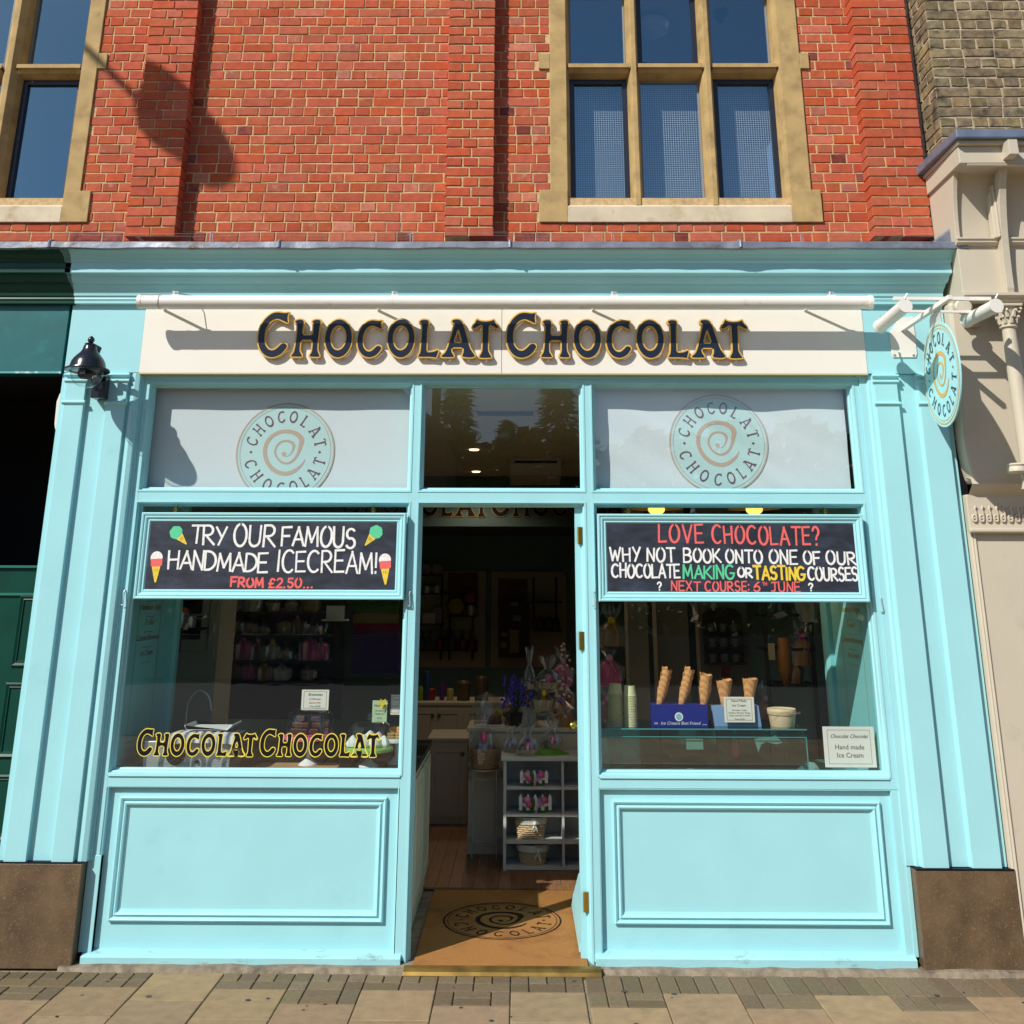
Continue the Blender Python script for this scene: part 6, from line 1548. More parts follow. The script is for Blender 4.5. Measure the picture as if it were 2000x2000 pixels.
good('cake_box', 'cream cake box with brown emblem on the second iron shelf', 'box', MB().box(gx_(826), gx_(851), YG - .07, YG + .08, s2, s2 + .14), CARD)
good('cake_box', 'grey white box behind the cream cake box', 'box', MB().box(gx_(845), gx_(862), YG - .03, YG + .08, s2, s2 + .22), mat('grey_white', (.40, .40, .46), .6))
good('yellow_package', 'yellow hexagonal package on the middle iron shelf', 'package', hexg(gx_(891), s3 + .12, .115), mat('dull_yellow', (.42, .36, .08), .6))
good('pink_egg', 'pink wrapped egg on the middle iron shelf', 'easter egg', MB().sphere((gx_(917), YG, s3 + .25), .09, 14, 9, sz=1.1), mat('dull_pink', (.35, .12, .14), .4), smooth=True)
good('round_tin', 'round silver tin under the pink egg on the iron shelf', 'tin', MB().lathe((gx_(920), YG, s3), [(.06, 0), (.065, .13), (.0001, .135)], 16), STEEL, smooth=True)
for i, (px_, mm) in enumerate(((826, 'g'), (840, 'g'), (862, 'r'), (874, 'k'), (885, 'g'), (905, 'r'), (923, 'r'))):
    nm = {'g': mat('jar_green', (.10, .13, .07), .3), 'r': mat('jar_red', (.20, .06, .03), .3), 'k': mat('jar_dark', (.07, .06, .05), .3)}[mm]
    g_ = thing('wrapped_bag', ('first', 'second', 'third', 'fourth', 'fifth', 'sixth', 'seventh')[i] + ' bag of sweets from the left on the lowest iron shelf', 'sweet bag', (gx_(px_), YG, s4), 'sweet bags on the lowest shelf')
    obj('bag', MB().lathe((gx_(px_), YG, s4), [(.06, 0), (.065, .12), (.03, .17), (.012, .19), (.04, .26)], 10, wob=.4), nm, g_, smooth=True)
for (a, b, lab) in (((875, 1118), (933, 1190), 'brown paper poster on the left display board'), ((973, 1130), (1030, 1185), 'brown paper poster on the right display board')):
    x0, x1, z0, z1 = rect(a, b, YBW - .05); t = thing('wall_poster', lab, 'poster', ((x0 + x1) / 2, YBW - .05, z0)); obj('sheet', MB().box(x0, x1, YBW - .04, YBW - .034, z0, z1), KR, t)
    join_text('printed_words', [('Le Chocolat', .07, (x0 + x1) / 2, YBW - .042, z1 - .09, .3)], SHELFB, t)
    obj('printed_bar', MB().bar(((x0 + x1) / 2 - .05, YBW - .042, (z0 + z1) / 2 + .06), (x1 - .05, YBW - .042, (z0 + z1) / 2 - .02), .05, .002, up=(0, 1, 0)), CHOC, t)
x0, x1, z0, z1 = rect((974, 1175), (1034, 1285), YG - .1)
dk = thing('dark_dresser', 'dark wooden rack with cream labels and jars before the right display board', 'rack', ((x0 + x1) / 2, YG - .1, z0)); obj('rack', MB().box(x0, x1, YG - .1, YG + .1, z0, z1), SHELFB, dk)
for a, b in (((997, 1176), (1011, 1183)), ((1002, 1202), (1017, 1213)), ((996, 1230), (1013, 1275)), ((979, 1236), (992, 1243)), ((977, 1255), (990, 1265))):
    x0, x1, z0, z1 = rect(a, b, YG - .11); obj('label', MB().box(x0, x1, YG - .108, YG - .101, z0, z1), mat('dull_card', (.35, .30, .18), .6), dk)
for px_, lab in ((1055, 'small black tin left on the upper right iron shelf'), (1072, 'dark jar in the middle of the upper right iron shelf'), (1085, 'dark jar right on the upper right iron shelf')): good('dark_jar', lab, 'jar', MB().lathe((gx_(px_), YG, s6), [(.05, 0), (.055, .14), (.03, .17), (.0001, .175)], 12), mat('jar_dark', (.07, .06, .05), .3), smooth=True)
# goods on the back cupboard top
zc_ = Z(900, 1371, 5.4) + .001
for i, (px_, w_, h_, cc, lab) in enumerate(((833, .10, .30, (.02, .05, .12), 'dark blue bottle rack at the left on the back cupboard'), (822, .07, .14, (.25, .35, .03), 'lime green beaker on the back cupboard'), (842, .10, .12, (.25, .02, .02), 'red bowl on the back cupboard'), (863, .06, .17, (.12, .02, .2), 'purple beaker on the back cupboard'), (879, .08, .12, (.4, .33, .08), 'yellow tin on the back cupboard'), (905, .16, .2, (.10, .06, .03), 'dark cake tin on the back cupboard'), (940, .16, .25, (.08, .05, .03), 'dark hamper on the back cupboard'))):
    c = at(px_, 1371, 5.6); good('container', lab, 'container', MB().lathe((c.x, 5.6, zc_), [(w_ * .45, 0), (w_ * .5, h_ * .9), (w_ * .4, h_), (w_ * .35, h_ * .96), (.0001, h_ * .96)], 14), mat('c%d' % i, cc, .4), smooth=True)

# ---- deep behind the left window
cd_ = thing('cream_cupboard', 'tall cream cupboard with a dark glazed door behind the left window', 'cupboard', (-2.2, 2.4, 0))
x0, x1, z0, z1 = rect((322, 1100), (412, 1420), 2.3)
obj('carcass', MB().box(x0, x1, 2.3, 2.8, 0, z1 + .4), INCREAM, cd_); obj('frame', MB().ring(x0 + .02, x1 - .02, 1.5, z1 + .3, [(0, 2.3), (0, 2.285), (.06, 2.285), (.07, 2.295)]), INCREAM, cd_, fix=False)
a0_, a1_, b0_, b1_ = rect((351, 1168), (390, 1249), 2.28); obj('dark_pane', MB().box(a0_, a1_, 2.27, 2.284, b0_, b1_ + .1), BLACK, cd_)
shf = thing('pan_shelf', 'black shelf carrying saucepans in front of the cream cupboard', 'shelf', (-2, 2.0, 1.6)); pz = Z(370, 1226, 2.0)
obj('board', MB().box(X(332, 1226, 2.0), X(392, 1226, 2.0), 1.9, 2.2, pz - .02, pz), BLACK, shf); obj('board_bracket', MB().box(X(336, 1226, 2.0), X(336, 1226, 2.0) + .02, 2.0, 2.2, pz - .2, pz - .02), BLACK, shf)
for px_, r_, h_, m_, lab in ((346, .085, .12, STEEL, 'large steel saucepan with a red lid on the black shelf'), (368, .06, .09, STEEL, 'small steel saucepan with a long handle on the black shelf')):
    c = at(px_, 1220, 2.05); t = thing('saucepan', lab, 'saucepan', (c.x, 2.05, pz)); obj('pan', MB().lathe((c.x, 2.05, pz), [(r_ * .9, 0), (r_, h_), (r_ * 1.04, h_), (r_ * .98, h_ - .005), (.0001, h_ * .3)], 20), m_, t, smooth=True)
    obj('handle', MB().tube([(c.x + r_, 2.0, pz + h_ * .8), (c.x + r_ + .17, 1.95, pz + h_ * .85)], .008, 6), STEEL, t)
    if px_ == 346: obj('lid', MB().lathe((c.x, 2.05, pz + h_ + .001), [(r_ * 1.05, 0), (r_ * .8, .03), (.0001, .045)], 20), mat('orange_red', (.6, .08, .02), .35), t, smooth=True)
YL = 3.2
ls = thing('basket_shelves', 'dark wall shelves filled with gift baskets behind the left window', 'shelves', (-1.6, YL, .8))
lx0_, lx1__ = X(400, 1250, YL), X(640, 1250, YL)
obj('backboard', MB().box(lx0_, lx1__ + .1, YL + .36, YL + .4, .9, 2.6), SHELFB, ls)
rows_ = [Z(500, y_, YL) for y_ in (1195, 1240, 1290, 1330)]
for z in rows_: obj('shelf', MB().box(lx0_, lx1__, YL, YL + .36, z - .025, z), SHELFB, ls)
W2 = [(426, 466, 1216, 0, 1), (468, 503, 1228, 0, 1), (504, 528, 1228, 0, 1), (534, 572, 1228, 0, 0), (583, 622, 1218, 0, 2)]
adj = ['round', 'low', 'small', 'flat', 'tall', 'wide', 'narrow', 'oval', 'deep', 'open', 'short']
k = 0
for row, zr_ in ((1, rows_[1]), (0, rows_[0]), (2, rows_[2]), (3, rows_[3])):
    spans = {1: ((426, 466), (468, 501), (505, 527), (536, 572)), 0: ((516, 543), (552, 578), (585, 620)), 2: ((548, 575), (577, 592), (455, 480)), 3: ((440, 470), (478, 505), (530, 568), (590, 620))}[row]
    rn = {1: 'second', 0: 'top', 2: 'third', 3: 'lowest'}[row]; pn = ['first', 'second', 'third', 'fourth']
    for q, (a_, b_) in enumerate(spans):
        hpx = 22 if row in (0, 1) else 20; Yg = YL + .12
        gift(f'{adj[k % 11]} wrapped gift basket, {pn[q]} from the left on the {rn} dark shelf', a_, b_, 1000, 1000, Yg, zr_) if False else None
        x0, x1 = X(a_, 1240, Yg), X(b_, 1240, Yg); hb = (x1 - x0) * .52
        t = thing('gift_basket', f'wrapped gift basket, {pn[q]} from the left on the {rn} dark shelf', 'gift basket', ((x0 + x1) / 2, Yg, zr_), 'gift baskets on the dark shelves')
        r_ = (x1 - x0) / 2; cxx = (x0 + x1) / 2
        obj('basket', MB().lathe((cxx, Yg, zr_ + .001), [(r_ * .82, 0), (r_ * .95, hb), (r_ * 1.03, hb), (r_ * 1.03, hb + .01), (r_ * .93, hb + .01), (r_ * .8, hb * .6), (.0001, hb * .6)], 18, sy=.7), WICK if k % 3 else WICKD, t, smooth=True)
        obj('filling', MB().lathe((cxx, Yg, zr_ + hb * .7), [(r_ * .8, 0), (r_ * .55, hb * .5), (.0001, hb * .7)], 12, sy=.7, wob=.6), (CHOC, PINK, WICKD, mat('dull_pink', (.35, .12, .14), .4))[k % 4 if row > 1 else (k % 2) * 2], t, smooth=True)
        cm = MB().lathe((cxx, Yg, zr_), [(r_ * 1.05, hb * .2), (r_ * 1.1, hb), (r_ * .7, hb * 1.6), (r_ * .22, hb * 1.95), (r_ * .7, hb * 2.6)], 20, sy=.7, wob=.45, cap=False); obj('cellophane', cm, CELLO, t, fix=False)
        k += 1
for a, b, cc, lab in (((417, 1267), (425, 1310), (.6, .3, .35), 'narrow pink and white patterned box on the third dark shelf'), ((606, 1223), (625, 1242), (.6, .25, .08), 'orange and white patterned box at the right of the second shelf'), ((582, 1223), (602, 1242), (.5, .2, .15), 'reddish patterned box at the right of the second shelf')):
    x0, x1, z0, z1 = rect(a, b, YL + .1); tag(obj('patterned_box', MB().box(x0, x1, YL + .1, YL + .2, z0, z1), mat('pattern' + lab[:6], cc, .5, wave=(30, 6, 'Z', (.75, .72, .68))), None), lab, 'box')
x0, x1, z0, z1 = rect((638, 1183), (672, 1210), YL - .2); t = thing('card_sign', 'cream card on a thin shelf right of the basket shelves', 'card sign', (x0, YL - .2, z0)); obj('card', MB().box(x0, x1, YL - .2, YL - .195, z0, z1), CARD, t); obj('ledge', MB().box(x0 - .03, x1 + .03, YL - .26, YL - .1, z0 - .012, z0), CARD, t)
bn = thing('striped_banner', 'hanging cloth with wide green, yellow, pink and purple stripes', 'banner', (-.9, 3.6, 1.2))
for i, (ya, yb_, cc) in enumerate(((1140, 1180, (.02, .1, .02)), (1180, 1198, (.05, .14, .02)), (1198, 1217, (.28, .2, .06)), (1217, 1235, (.25, .01, .06)), (1235, 1315, (.07, .03, .16)))):
    x0, x1, z0, z1 = rect((690, ya), (778, yb_), 3.6); obj('stripe', MB().box(x0, x1, 3.6, 3.61, z0 + .0, z1 - .001), mat('stripe%d' % i, cc, .8), bn)
# ---- deep behind the right window
for a, b, Y, m_, lab in (((1225, 1170), (1272, 1420), 3.0, INCREAM, 'narrow cream pier behind the paper cups'), ((1278, 1100), (1352, 1400), 3.4, INCREAM, 'broad cream wall pier behind the blue cone box'), ((1362, 1100), (1470, 1400), 3.6, INCREAM, 'cream wall panel carrying the brown mug shelf')):
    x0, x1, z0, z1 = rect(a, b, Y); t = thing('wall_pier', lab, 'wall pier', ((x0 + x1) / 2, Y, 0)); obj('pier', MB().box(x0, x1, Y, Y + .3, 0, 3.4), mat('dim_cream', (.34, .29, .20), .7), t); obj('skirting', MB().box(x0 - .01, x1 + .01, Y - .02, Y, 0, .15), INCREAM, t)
ms = thing('mug_shelf', 'brown arched wall shelf with three rows of hooks for mugs', 'shelf', (.9, 3.55, 1.5)); YM = 3.5
x0, x1, z0, z1 = rect((1372, 1205), (1455, 1298), YM); MW = mat('brown_wood', (.05, .03, .018), .6)
obj('backboard', MB().prism([(x0, z0), (x1, z0), (x1, z1)] + [((x0 + x1) / 2 + (x1 - x0) / 2 * math.cos(R(a)), z1 + .09 * math.sin(R(a))) for a in range(15, 180, 15)] + [(x0, z1)], YM, YM + .03, 'y'), MW, ms)
for i in range(3):
    zz = Z(1410, (1233, 1262, 1292)[i], YM); obj('ledge', MB().box(x0, x1, YM - .1, YM, zz - .015, zz), MW, ms)
    for j in range(3):
        cx_ = x0 + (x1 - x0) * (.2 + .28 * j); tag(obj('mug', MB().lathe((cx_, YM - .055, zz), [(.035, 0), (.042, .07), (.038, .07), (.0001, .01)], 14).tube([(cx_ + .04, YM - .055, zz + .055), (cx_ + .062, YM - .055, zz + .045), (cx_ + .06, YM - .055, zz + .025), (cx_ + .038, YM - .055, zz + .015)], .005, 5), mat('mug_glaze', (.22, .19, .12), .3), None, smooth=True), ('left', 'middle', 'right')[j] + ' small cream mug on the ' + ('top', 'middle', 'bottom')[i] + ' ledge of the brown arched shelf', 'mug', 'mugs on the arched shelf')
x0, x1, z0, z1 = rect((1408, 1302), (1427, 1322), 3.4); tag(obj('red_card', MB().box(x0, x1, 3.4, 3.41, z0, z1), mat('dark_red', (.22, .01, .015), .5), None), 'small dark red card below the brown mug shelf', 'card')
x0, x1, z0, z1 = rect((1518, 1246), (1550, 1345), 1.6); tag(obj('amber_bag', MB().lathe(((x0 + x1) / 2, 1.6, z0), [(.0001, 0), (.03, .04), (.055, .14), (.05, .25), (.045, z1 - z0)], 14, wob=.3), mat('amber', (.30, .11, .01), .3), None, smooth=True), 'long amber bag hanging behind the ice cream tub', 'bag')
tag(obj('hanging_tag', MB().box(x0 - .07, x0 - .02, 1.62, 1.623, z1 - .16, z1 - .04), mat('dull_card', (.35, .30, .18), .6), None), 'cream paper tag left of the amber bag', 'tag')
rs = thing('mug_rack', 'dark rack with clear glass mugs and wrapped goods at the right of the window', 'rack', (1.7, 2.0, 1)); x0, x1, z0, z1 = rect((1476, 1150), (1590, 1420), 2.2)
for z in (1.35, 1.62, 1.88): obj('rack_shelf', MB().box(x0, x1, 2.0, 2.3, z - .02, z), SHELFB, rs)
obj('rack_post', MB().box(x0, x0 + .03, 2.0, 2.03, .3, 2.3), SHELFB, rs); obj('rack_post', MB().box(x1 - .03, x1, 2.0, 2.03, .3, 2.3), SHELFB, rs)
for i, (px_, z) in enumerate(((1492, 1.88), (1508, 1.88), (1524, 1.88), (1495, 1.62))):
    c = at(px_, 1200, 2.1); tag(obj('glass_mug', MB().lathe((c.x, 2.1, z), [(.03, 0), (.036, .085)], 14, cap=False), CLEAR, None, smooth=True), ('leftmost clear glass mug on the top rack shelf', 'middle clear glass mug on the top rack shelf', 'rightmost clear glass mug on the top rack shelf', 'clear glass mug alone on the middle rack shelf')[i], 'glass mug', 'glass mugs on the rack')
for i, (px_, z, cc, lab) in enumerate(((1565, 1.62, (.25, .05, .12), 'pink wrapped package on the middle rack shelf'), (1550, 1.35, (.3, .12, .02), 'orange wrapped package on the lowest rack shelf'), (1570, 1.88, (.15, .2, .05), 'green wrapped package on the top rack shelf'))):
    c = at(px_, 1250, 2.1); g_ = thing('wrapped_package', lab, 'package', (c.x, 2.1, z)); obj('package', MB().lathe((c.x, 2.1, z), [(.05, 0), (.055, .1), (.02, .15)], 10, wob=.5), mat('w%d' % i, cc, .4), g_, smooth=True); obj('cellophane', MB().lathe((c.x, 2.1, z), [(.06, 0), (.07, .1), (.02, .16), (.07, .24)], 16, wob=.5, cap=False), CELLO, g_, fix=False)

# ---- more stock: wrapped bags, ribbons and boxes crowding the shelves and the counter
def pack(label, px_, py_, Y, w_, h_, m, cat='package', top=1.0, bow=None):
    c = at(px_, py_, Y); t = thing('wrapped_package', label, cat, tuple(c)); r2 = random.Random(int(px_ * 7 + py_))
    obj('package', MB().lathe(tuple(c), [(w_ * .42, 0), (w_ * .5, h_ * .15), (w_ * .48, h_ * .5), (w_ * .2, h_ * .66), (.0001, h_ * .68)], 12, sy=.7, wob=.5), m, t, smooth=True)
    cm = MB(); n_ = 18
    for r_, z in ((.52, .0), (.56, h_ * .5), (.12, h_ * .75), (.3, h_ * .95), (.42, h_ * top * 1.1)):
        for i in range(n_): a = 2 * math.pi * i / n_; k = w_ * r_ * (1 + .2 * (-1) ** i + r2.uniform(-.1, .1)); cm.v.append((c.x + k * math.cos(a), c.y + k * .7 * math.sin(a), c.z + z + (r2.uniform(-.2, .2) * h_ if z > h_ else 0)))
    for j in range(4):
        for i in range(n_): cm.f.append((j * n_ + i, j * n_ + (i + 1) % n_, (j + 1) * n_ + (i + 1) % n_, (j + 1) * n_ + i))
    obj('cellophane', cm, CELLO, t, fix=False)
    if bow: obj('ribbon', MB().sphere((c.x, c.y - w_ * .2, c.z + h_ * .75), w_ * .16, 8, 6, wob=.6).tube([(c.x, c.y - w_ * .2, c.z + h_ * .74), (c.x + w_ * .25, c.y - w_ * .32, c.z + h_ * .4)], .006, 5), bow, t, smooth=True)


CB, CP, CA, CW = mat('pk_brown', (.20, .09, .04), .4), mat('pk_pink', (.75, .10, .30), .4), mat('pk_amber', (.40, .20, .05), .4), mat('pk_cream', (.62, .56, .42), .5)
RB = (PINK, mat('pale_pink', (.75, .35, .5), .6), mat('yellow_petal', (.78, .58, .02), .5), mat('pk_lilac', (.35, .25, .6), .5))
for i, (px_, py_, w_, h_, m_, lab) in enumerate((
        (475, 1288, .17, .26, CP, 'bright pink wrapped egg bag left of centre on the third dark shelf'), (502, 1290, .14, .24, CB, 'brown chocolate bag with ribbon in the middle of the third dark shelf'),
        (530, 1288, .13, .22, CW, 'cream wrapped parcel right of centre on the third dark shelf'), (604, 1290, .15, .30, CP, 'tall pink and clear wrapped bag at the right end of the third shelf'),
        (455, 1329, .16, .24, CB, 'brown wrapped bunny bag at the left of the lowest dark shelf'), (485, 1329, .14, .25, CP, 'magenta tied bag left of centre on the lowest dark shelf'),
        (515, 1329, .13, .22, CA, 'amber sweet bag in the centre of the lowest dark shelf'), (548, 1329, .16, .2, CW, 'cream bag with crinkled top right of centre on the lowest dark shelf'),
        (580, 1238, .12, .2, CB, 'dark wrapped parcel near the right of the second dark shelf'), (445, 1195, .18, .24, CA, 'amber wrapped hamper at the left of the top dark shelf'),
        (490, 1195, .16, .24, CW, 'pale wrapped hamper left of centre on the top dark shelf'), (625, 1290, .12, .26, CP, 'pink wrapped stick bag beyond the third shelf end'))):
    pack(lab, px_, py_, YL + .06 + .02 * (i % 3), w_, h_, m_, bow=RB[i % 4])
for i, (px_, py_, Y, w_, h_, m_, lab) in enumerate((
        (1000, 1420, 2.6, .16, .22, CB, 'brown wrapped bag behind the purple flowers'), (1030, 1421, 2.55, .15, .3, CW, 'tall clear wrapped gift left of the wire stand foot'),
        (1098, 1420, 2.5, .16, .28, CA, 'amber wrapped gift right of the wire stand foot'), (1104, 1385, 2.6, .14, .24, CB, 'brown wrapped gift half hidden by the door edge'),
        (1100, 1340, 2.7, .15, .26, CP, 'pink tinted wrapped gift high beside the door edge'), (975, 1420, 2.6, .14, .16, CW, 'small cream wrapped bag right of the cake tray'),
        (1030, 1470, 2.14, .13, .14, CB, 'small brown wrapped bag behind the middle basket on the shelf unit'))):
    pack(lab, px_, py_, Y, w_, h_, m_, bow=RB[(i + 1) % 4])
for i, (px_, py_, Y, w_, h_, m_, lab) in enumerate((
        (1188, 1420, 2.6, .2, .3, CB, 'brown wrapped bag far behind the paper cups, lower left'), (1190, 1340, 2.6, .2, .3, CP, 'dull pink wrapped bag far behind the paper cups, middle'), (1195, 1262, 2.6, .2, .28, CA, 'amber wrapped bag far behind the paper cups, upper left'),
        (1500, 1420, 2.1, .16, .28, CB, 'brown bag low on the rack in the right window'), (1570, 1300, 2.05, .15, .3, CA, 'amber cellophane bag in the middle of the rack'), (1583, 1215, 2.0, .15, .3, CW, 'clear wrapped gift near the top of the rack by the side panel'))):
    pack(lab, px_, py_, Y, w_, h_, m_, bow=RB[i % 4])

# ================================================================== NEIGHBOURS
# left: dark green shop with a recessed entrance
gs = thing('green_shopfront', 'dark green shop front at the left edge with a deep unlit entrance', 'shopfront', (-3.6, 0, 0))
gx = -3.052
gp = [(y, z) for y, z in cp]
mb = MB().sweep(gp, -4.4, xl + .045, 'x'); obj('cornice', mb, GREEN, gs, fix=False)
obj('fascia_board', MB().box(-4.4, gx, -.045, .1, Z(60, 727, -.045), 3.93), TEALSIGN, gs, bevel=.002)
obj('fascia_edge', MB().box(-4.4, gx, -.052, -.04, Z(60, 729, -.05), Z(60, 725.5, -.05)), mat('worn_teal_edge', (.1, .35, .36), .5, dirt=(.6, .65, .65), dscale=14, dlo=.5, dhi=.6), gs)
yd = .25
zt = Z(40, 1106, yd)
door = MB().box(-4.4, gx, yd, yd + .06, .02, zt)
dr_ = obj('door', MB().box(-4.4, gx - .0, yd, yd + .06, .02, zt), GREEN, gs)
for (a, b) in (((43, 1165), (90, 1300)), ((15, 1336), (60, 1478)), ((-12, 1516), (40, 1640))):
    p0 = at(a[0], a[1], yd); p1 = at(a[0] + 220, b[1], yd)
    obj('panel_moulding', MB().ring(p0.x, p0.x + .6, p1.z, p0.z, [(-.01, yd), (-.01, yd - .008), (.0, yd - .015), (.014, yd - .006), (.02, yd - .008), (.032, yd + .004)]), GREEN, dr_, fix=False)
obj('door_rail', MB().box(-4.4, gx, yd - .015, yd, Z(40, 1163, yd), Z(40, 1158, yd)).box(-4.4, gx, yd - .02, yd, zt - .01, zt + .005), mat('green_edge', (.02, .16, .12), .35), gs)
obj('recess_walls', MB().box(-4.5, -4.4, -.04, 1.6, 0, 3.9).box(-4.4, gx - .002, 1.5, 1.6, 0, 3.9).box(-4.4, gx - .002, .1, 1.5, 3.5, 3.6).box(gx - .005, gx, .05, 1.5, 0, 3.9), mat('recess_shade', (.012, .012, .014), .8), gs)  # walls coloured near black to stand for the shade in the recess
vp = at(122, 790, .02)
al = obj('alarm_box', MB().prism([(vp.x + .03, Z(122, 765, .02)), (vp.x - .02, Z(122, 768, .02)), (vp.x - .035, Z(122, 785, .02)), (vp.x - .03, Z(122, 830, .02)), (vp.x - .02, Z(122, 840, .02)), (vp.x + .03, Z(122, 843, .02))], .0, .09, 'y'), mat('cream_plastic', (.72, .68, .58), .4), None, bevel=.008)
tag(al, 'cream alarm box fixed just inside the dark entrance, left of the turquoise pilaster', 'alarm box')

# right: brown stock brick building, its front a little forward of the red wall
br = thing('brown_brick_building', 'brown stock brick building rising behind the beige shop front', 'building', (3.2, -.2, 4.3))
YF = -.19
xc = X(1836, 250, YF); xw_ = XR + .03
bz0 = 4.30; rnd = random.Random(11)
obj('mortar_bed', MB().box(xc + .006, 5.2, YF + .006, .6, 4.0, 7.4).box(xw_ + .002, xc + .006, WY - .02, .6, 2.5, 7.4), mat('pale_mortar', (.45, .36, .25), .95, var=.2, scale=30, bump=.8, bscale=120), br)
sidebed = MB().box(xc + .006, xc + .1, YF + .006, .5, 3.72, 4.0).box(xc + .006, xc + .1, -.06, .5, 2.5, 3.72); obj('mortar_bed', sidebed, mat('pale_mortar', (.45, .36, .25)), br)
obj('lime_fillet', MB().prism([(xw_ - .02, WY - .02), (xw_ + .03, WY - .035), (xc + .002, WY - .03), (xc + .002, WY + .02), (xw_ - .02, WY + .02)], 4.34, 7.2, 'z'), mat('lime_fillet', (.60, .53, .43), .9, var=.2, scale=14, bump=1, bscale=40), br)
for row in range(34):
    z = bz0 + row * .077; head = row % 2; x = xc
    L = .115 if head else .228
    first = True
    while x < 4.2:
        ll = (L if not (first and not head) else .228) + rnd.uniform(-.01, .01)
        obj('brick', brick_mb(x, x + ll, z, z + .077, YF, YF + .04, .006, .004), BROWNBRICK, br, fix=False); x += ll; first = False
# return side, facing left
for row in range(-18, 34):
    z = bz0 + row * .077; head = row % 2; y = YF if z > 3.72 else -.066
    L = .228 if head else .115
    while y < WY - .02:
        ll = min(L + rnd.uniform(-.01, .01), WY - .02 - y)
        if ll > .03:
            b_ = brick_mb(-(y + ll), -y, z, z + .077, 0, .04, .006, .004)
            b_.v = [(xc + yy, -xx, zz) for xx, yy, zz in b_.v]
            obj('brick', b_, BROWNBRICK, br, fix=False)
        y += L
obj('gap_shade_block', MB().box(xc - .02, xc + .3, -.02, .3, 0, 2.95), mat('gap_shade', (.02, .02, .02), .9), br)  # near-black block painted in for the shade of the gap

# beige shop front on the far right
cs = thing('beige_shopfront', 'beige painted old shop front with coved cornice, scroll bracket and slender column', 'shopfront', (3.3, -.3, 0))
P = STONEPAINT
YT = -.62
L0 = at(1838, 300, YT); zlead = L0.z
xA = at(1868, 262, YT).x; zA1, zA0 = Z(1900, 252, YT), Z(1900, 268, YT)
xB = X(1828, 300, -.2)
# lead top with splayed corner
ld = MB().prism([(xB - .06, -.16), (xA, YT), (5, YT), (5, .1), (xB - .06, .1)], zA0, zA1, 'z')
obj('lead_flashing', ld, mat('new_lead', (.20, .25, .34), .35, metal=.4, var=.15, scale=9, bump=.8, bscale=14), cs, bevel=.006)
obj('soffit_moulding', MB().prism([(xB - .02, -.18), (xA + .02, YT + .04), (5, YT + .04), (5, .1), (xB - .02, .1)], zA0 - .03, zA0 - .001, 'z'), P, cs, bevel=.004)
# cove: panel curving back from under the lead to the wall
zc1 = zA0 - .03; zc0 = Z(1940, 470, -.33)
def cove(y0, y1, z0, z1, n=12): return [(y0 + (y1 - y0) * (1 - math.cos(t * math.pi / 2 / n)), z0 + (z1 - z0) * math.sin(t * math.pi / 2 / n)) for t in range(n + 1)]
prof = [(-.30, zc0)] + cove(-.30, -.52, zc0, zc1 - .02)[1:]
xs0 = X(1866, 470, -.3)
obj('cove_panel', MB().sweep([(y + .02, z) for y, z in prof], xs0 + .02, 5, 'x'), P, cs, fix=False, smooth=True)
side = MB(); pp = [(-.31, zc0)] + [(y - .012, z) for y, z in prof[1:]] + [(.02, zc1), (.02, zc0)]
side.prism(pp, xs0, xs0 + .03, 'x'); obj('cove_end', side, P, cs, bevel=.003)
obj('cove_end', MB().prism([(xs0 - .0, zc0), (xs0 + .035, zc0), (xs0 + .09, zc1 - .12), (xs0 + .12, zc1 - .06), (xs0 + .1, zc1), (xs0 - .03, zc1)], -.34, -.31, 'y'), P, cs, bevel=.003) if False else None
obj('top_band', MB().box(xA + .03, 5, YT + .07, .0, zc1 - .12, zc1 - .0005), P, cs, bevel=.004)
obj('bead', MB().tube([(xs0 + .03, YT + .085, zc1 - .125), (5, YT + .085, zc1 - .125)], .012, 8), P, cs, smooth=True)
# ribs
for px_ in (1972, 2080):
    xr_ = X(px_, 300, -.6)
    rp = [(-.345, Z(1990, 575, -.35))] + [(y - .045, z) for y, z in cove(-.31, -.56, zc0 - .33, zc1 - .03, 14)] + [(YT + .02, zc1 - .005), (YT + .14, zc1 - .005)] + [(y + .03, z) for y, z in reversed(cove(-.31, -.54, zc0 - .33, zc1 - .05, 14))]
    k_ = MB().prism(rp, xr_ - .018, xr_ + .03, 'x'); obj('rib', k_, P, cs, bevel=.003)
    obj('rib_block', MB().box(xr_ - .024, xr_ + .036, YT - .03, YT + .1, zc1 - .1, zc1 + .002), P, cs, bevel=.003)
    obj('rib_moulding', MB().box(xr_ - .05, xr_ - .018, -.36, -.3, zc0 + .01, zc1 - .25).box(xr_ - .034, xr_ - .018, -.38, -.3, zc0 + .01, zc1 - .2), P, cs, bevel=.006)
# lower fascia and its mouldings
zf0 = Z(1940, 576, -.33)
xf0 = X(1874, 520, -.3)
obj('fascia', MB().box(xf0, 5, -.30, .1, zf0, zc0 + .002), P, cs, bevel=.004)
obj('string_moulding', MB().prism([(-.30, zc0 - .03), (-.335, zc0 - .012), (-.335, zc0 + .002), (-.345, zc0 + .008), (-.345, zc0 + .02), (-.30, zc0 + .03)], xs0 - .005, 5, 'x'), P, cs, bevel=.002)
obj('string_moulding', MB().prism([(-.30, zf0 - .05), (-.33, zf0 - .035), (-.335, zf0 - .02), (-.36, zf0 - .01), (-.36, zf0 + .01), (-.30, zf0 + .015)], xf0 - .02, 5, 'x'), P, cs, bevel=.002)
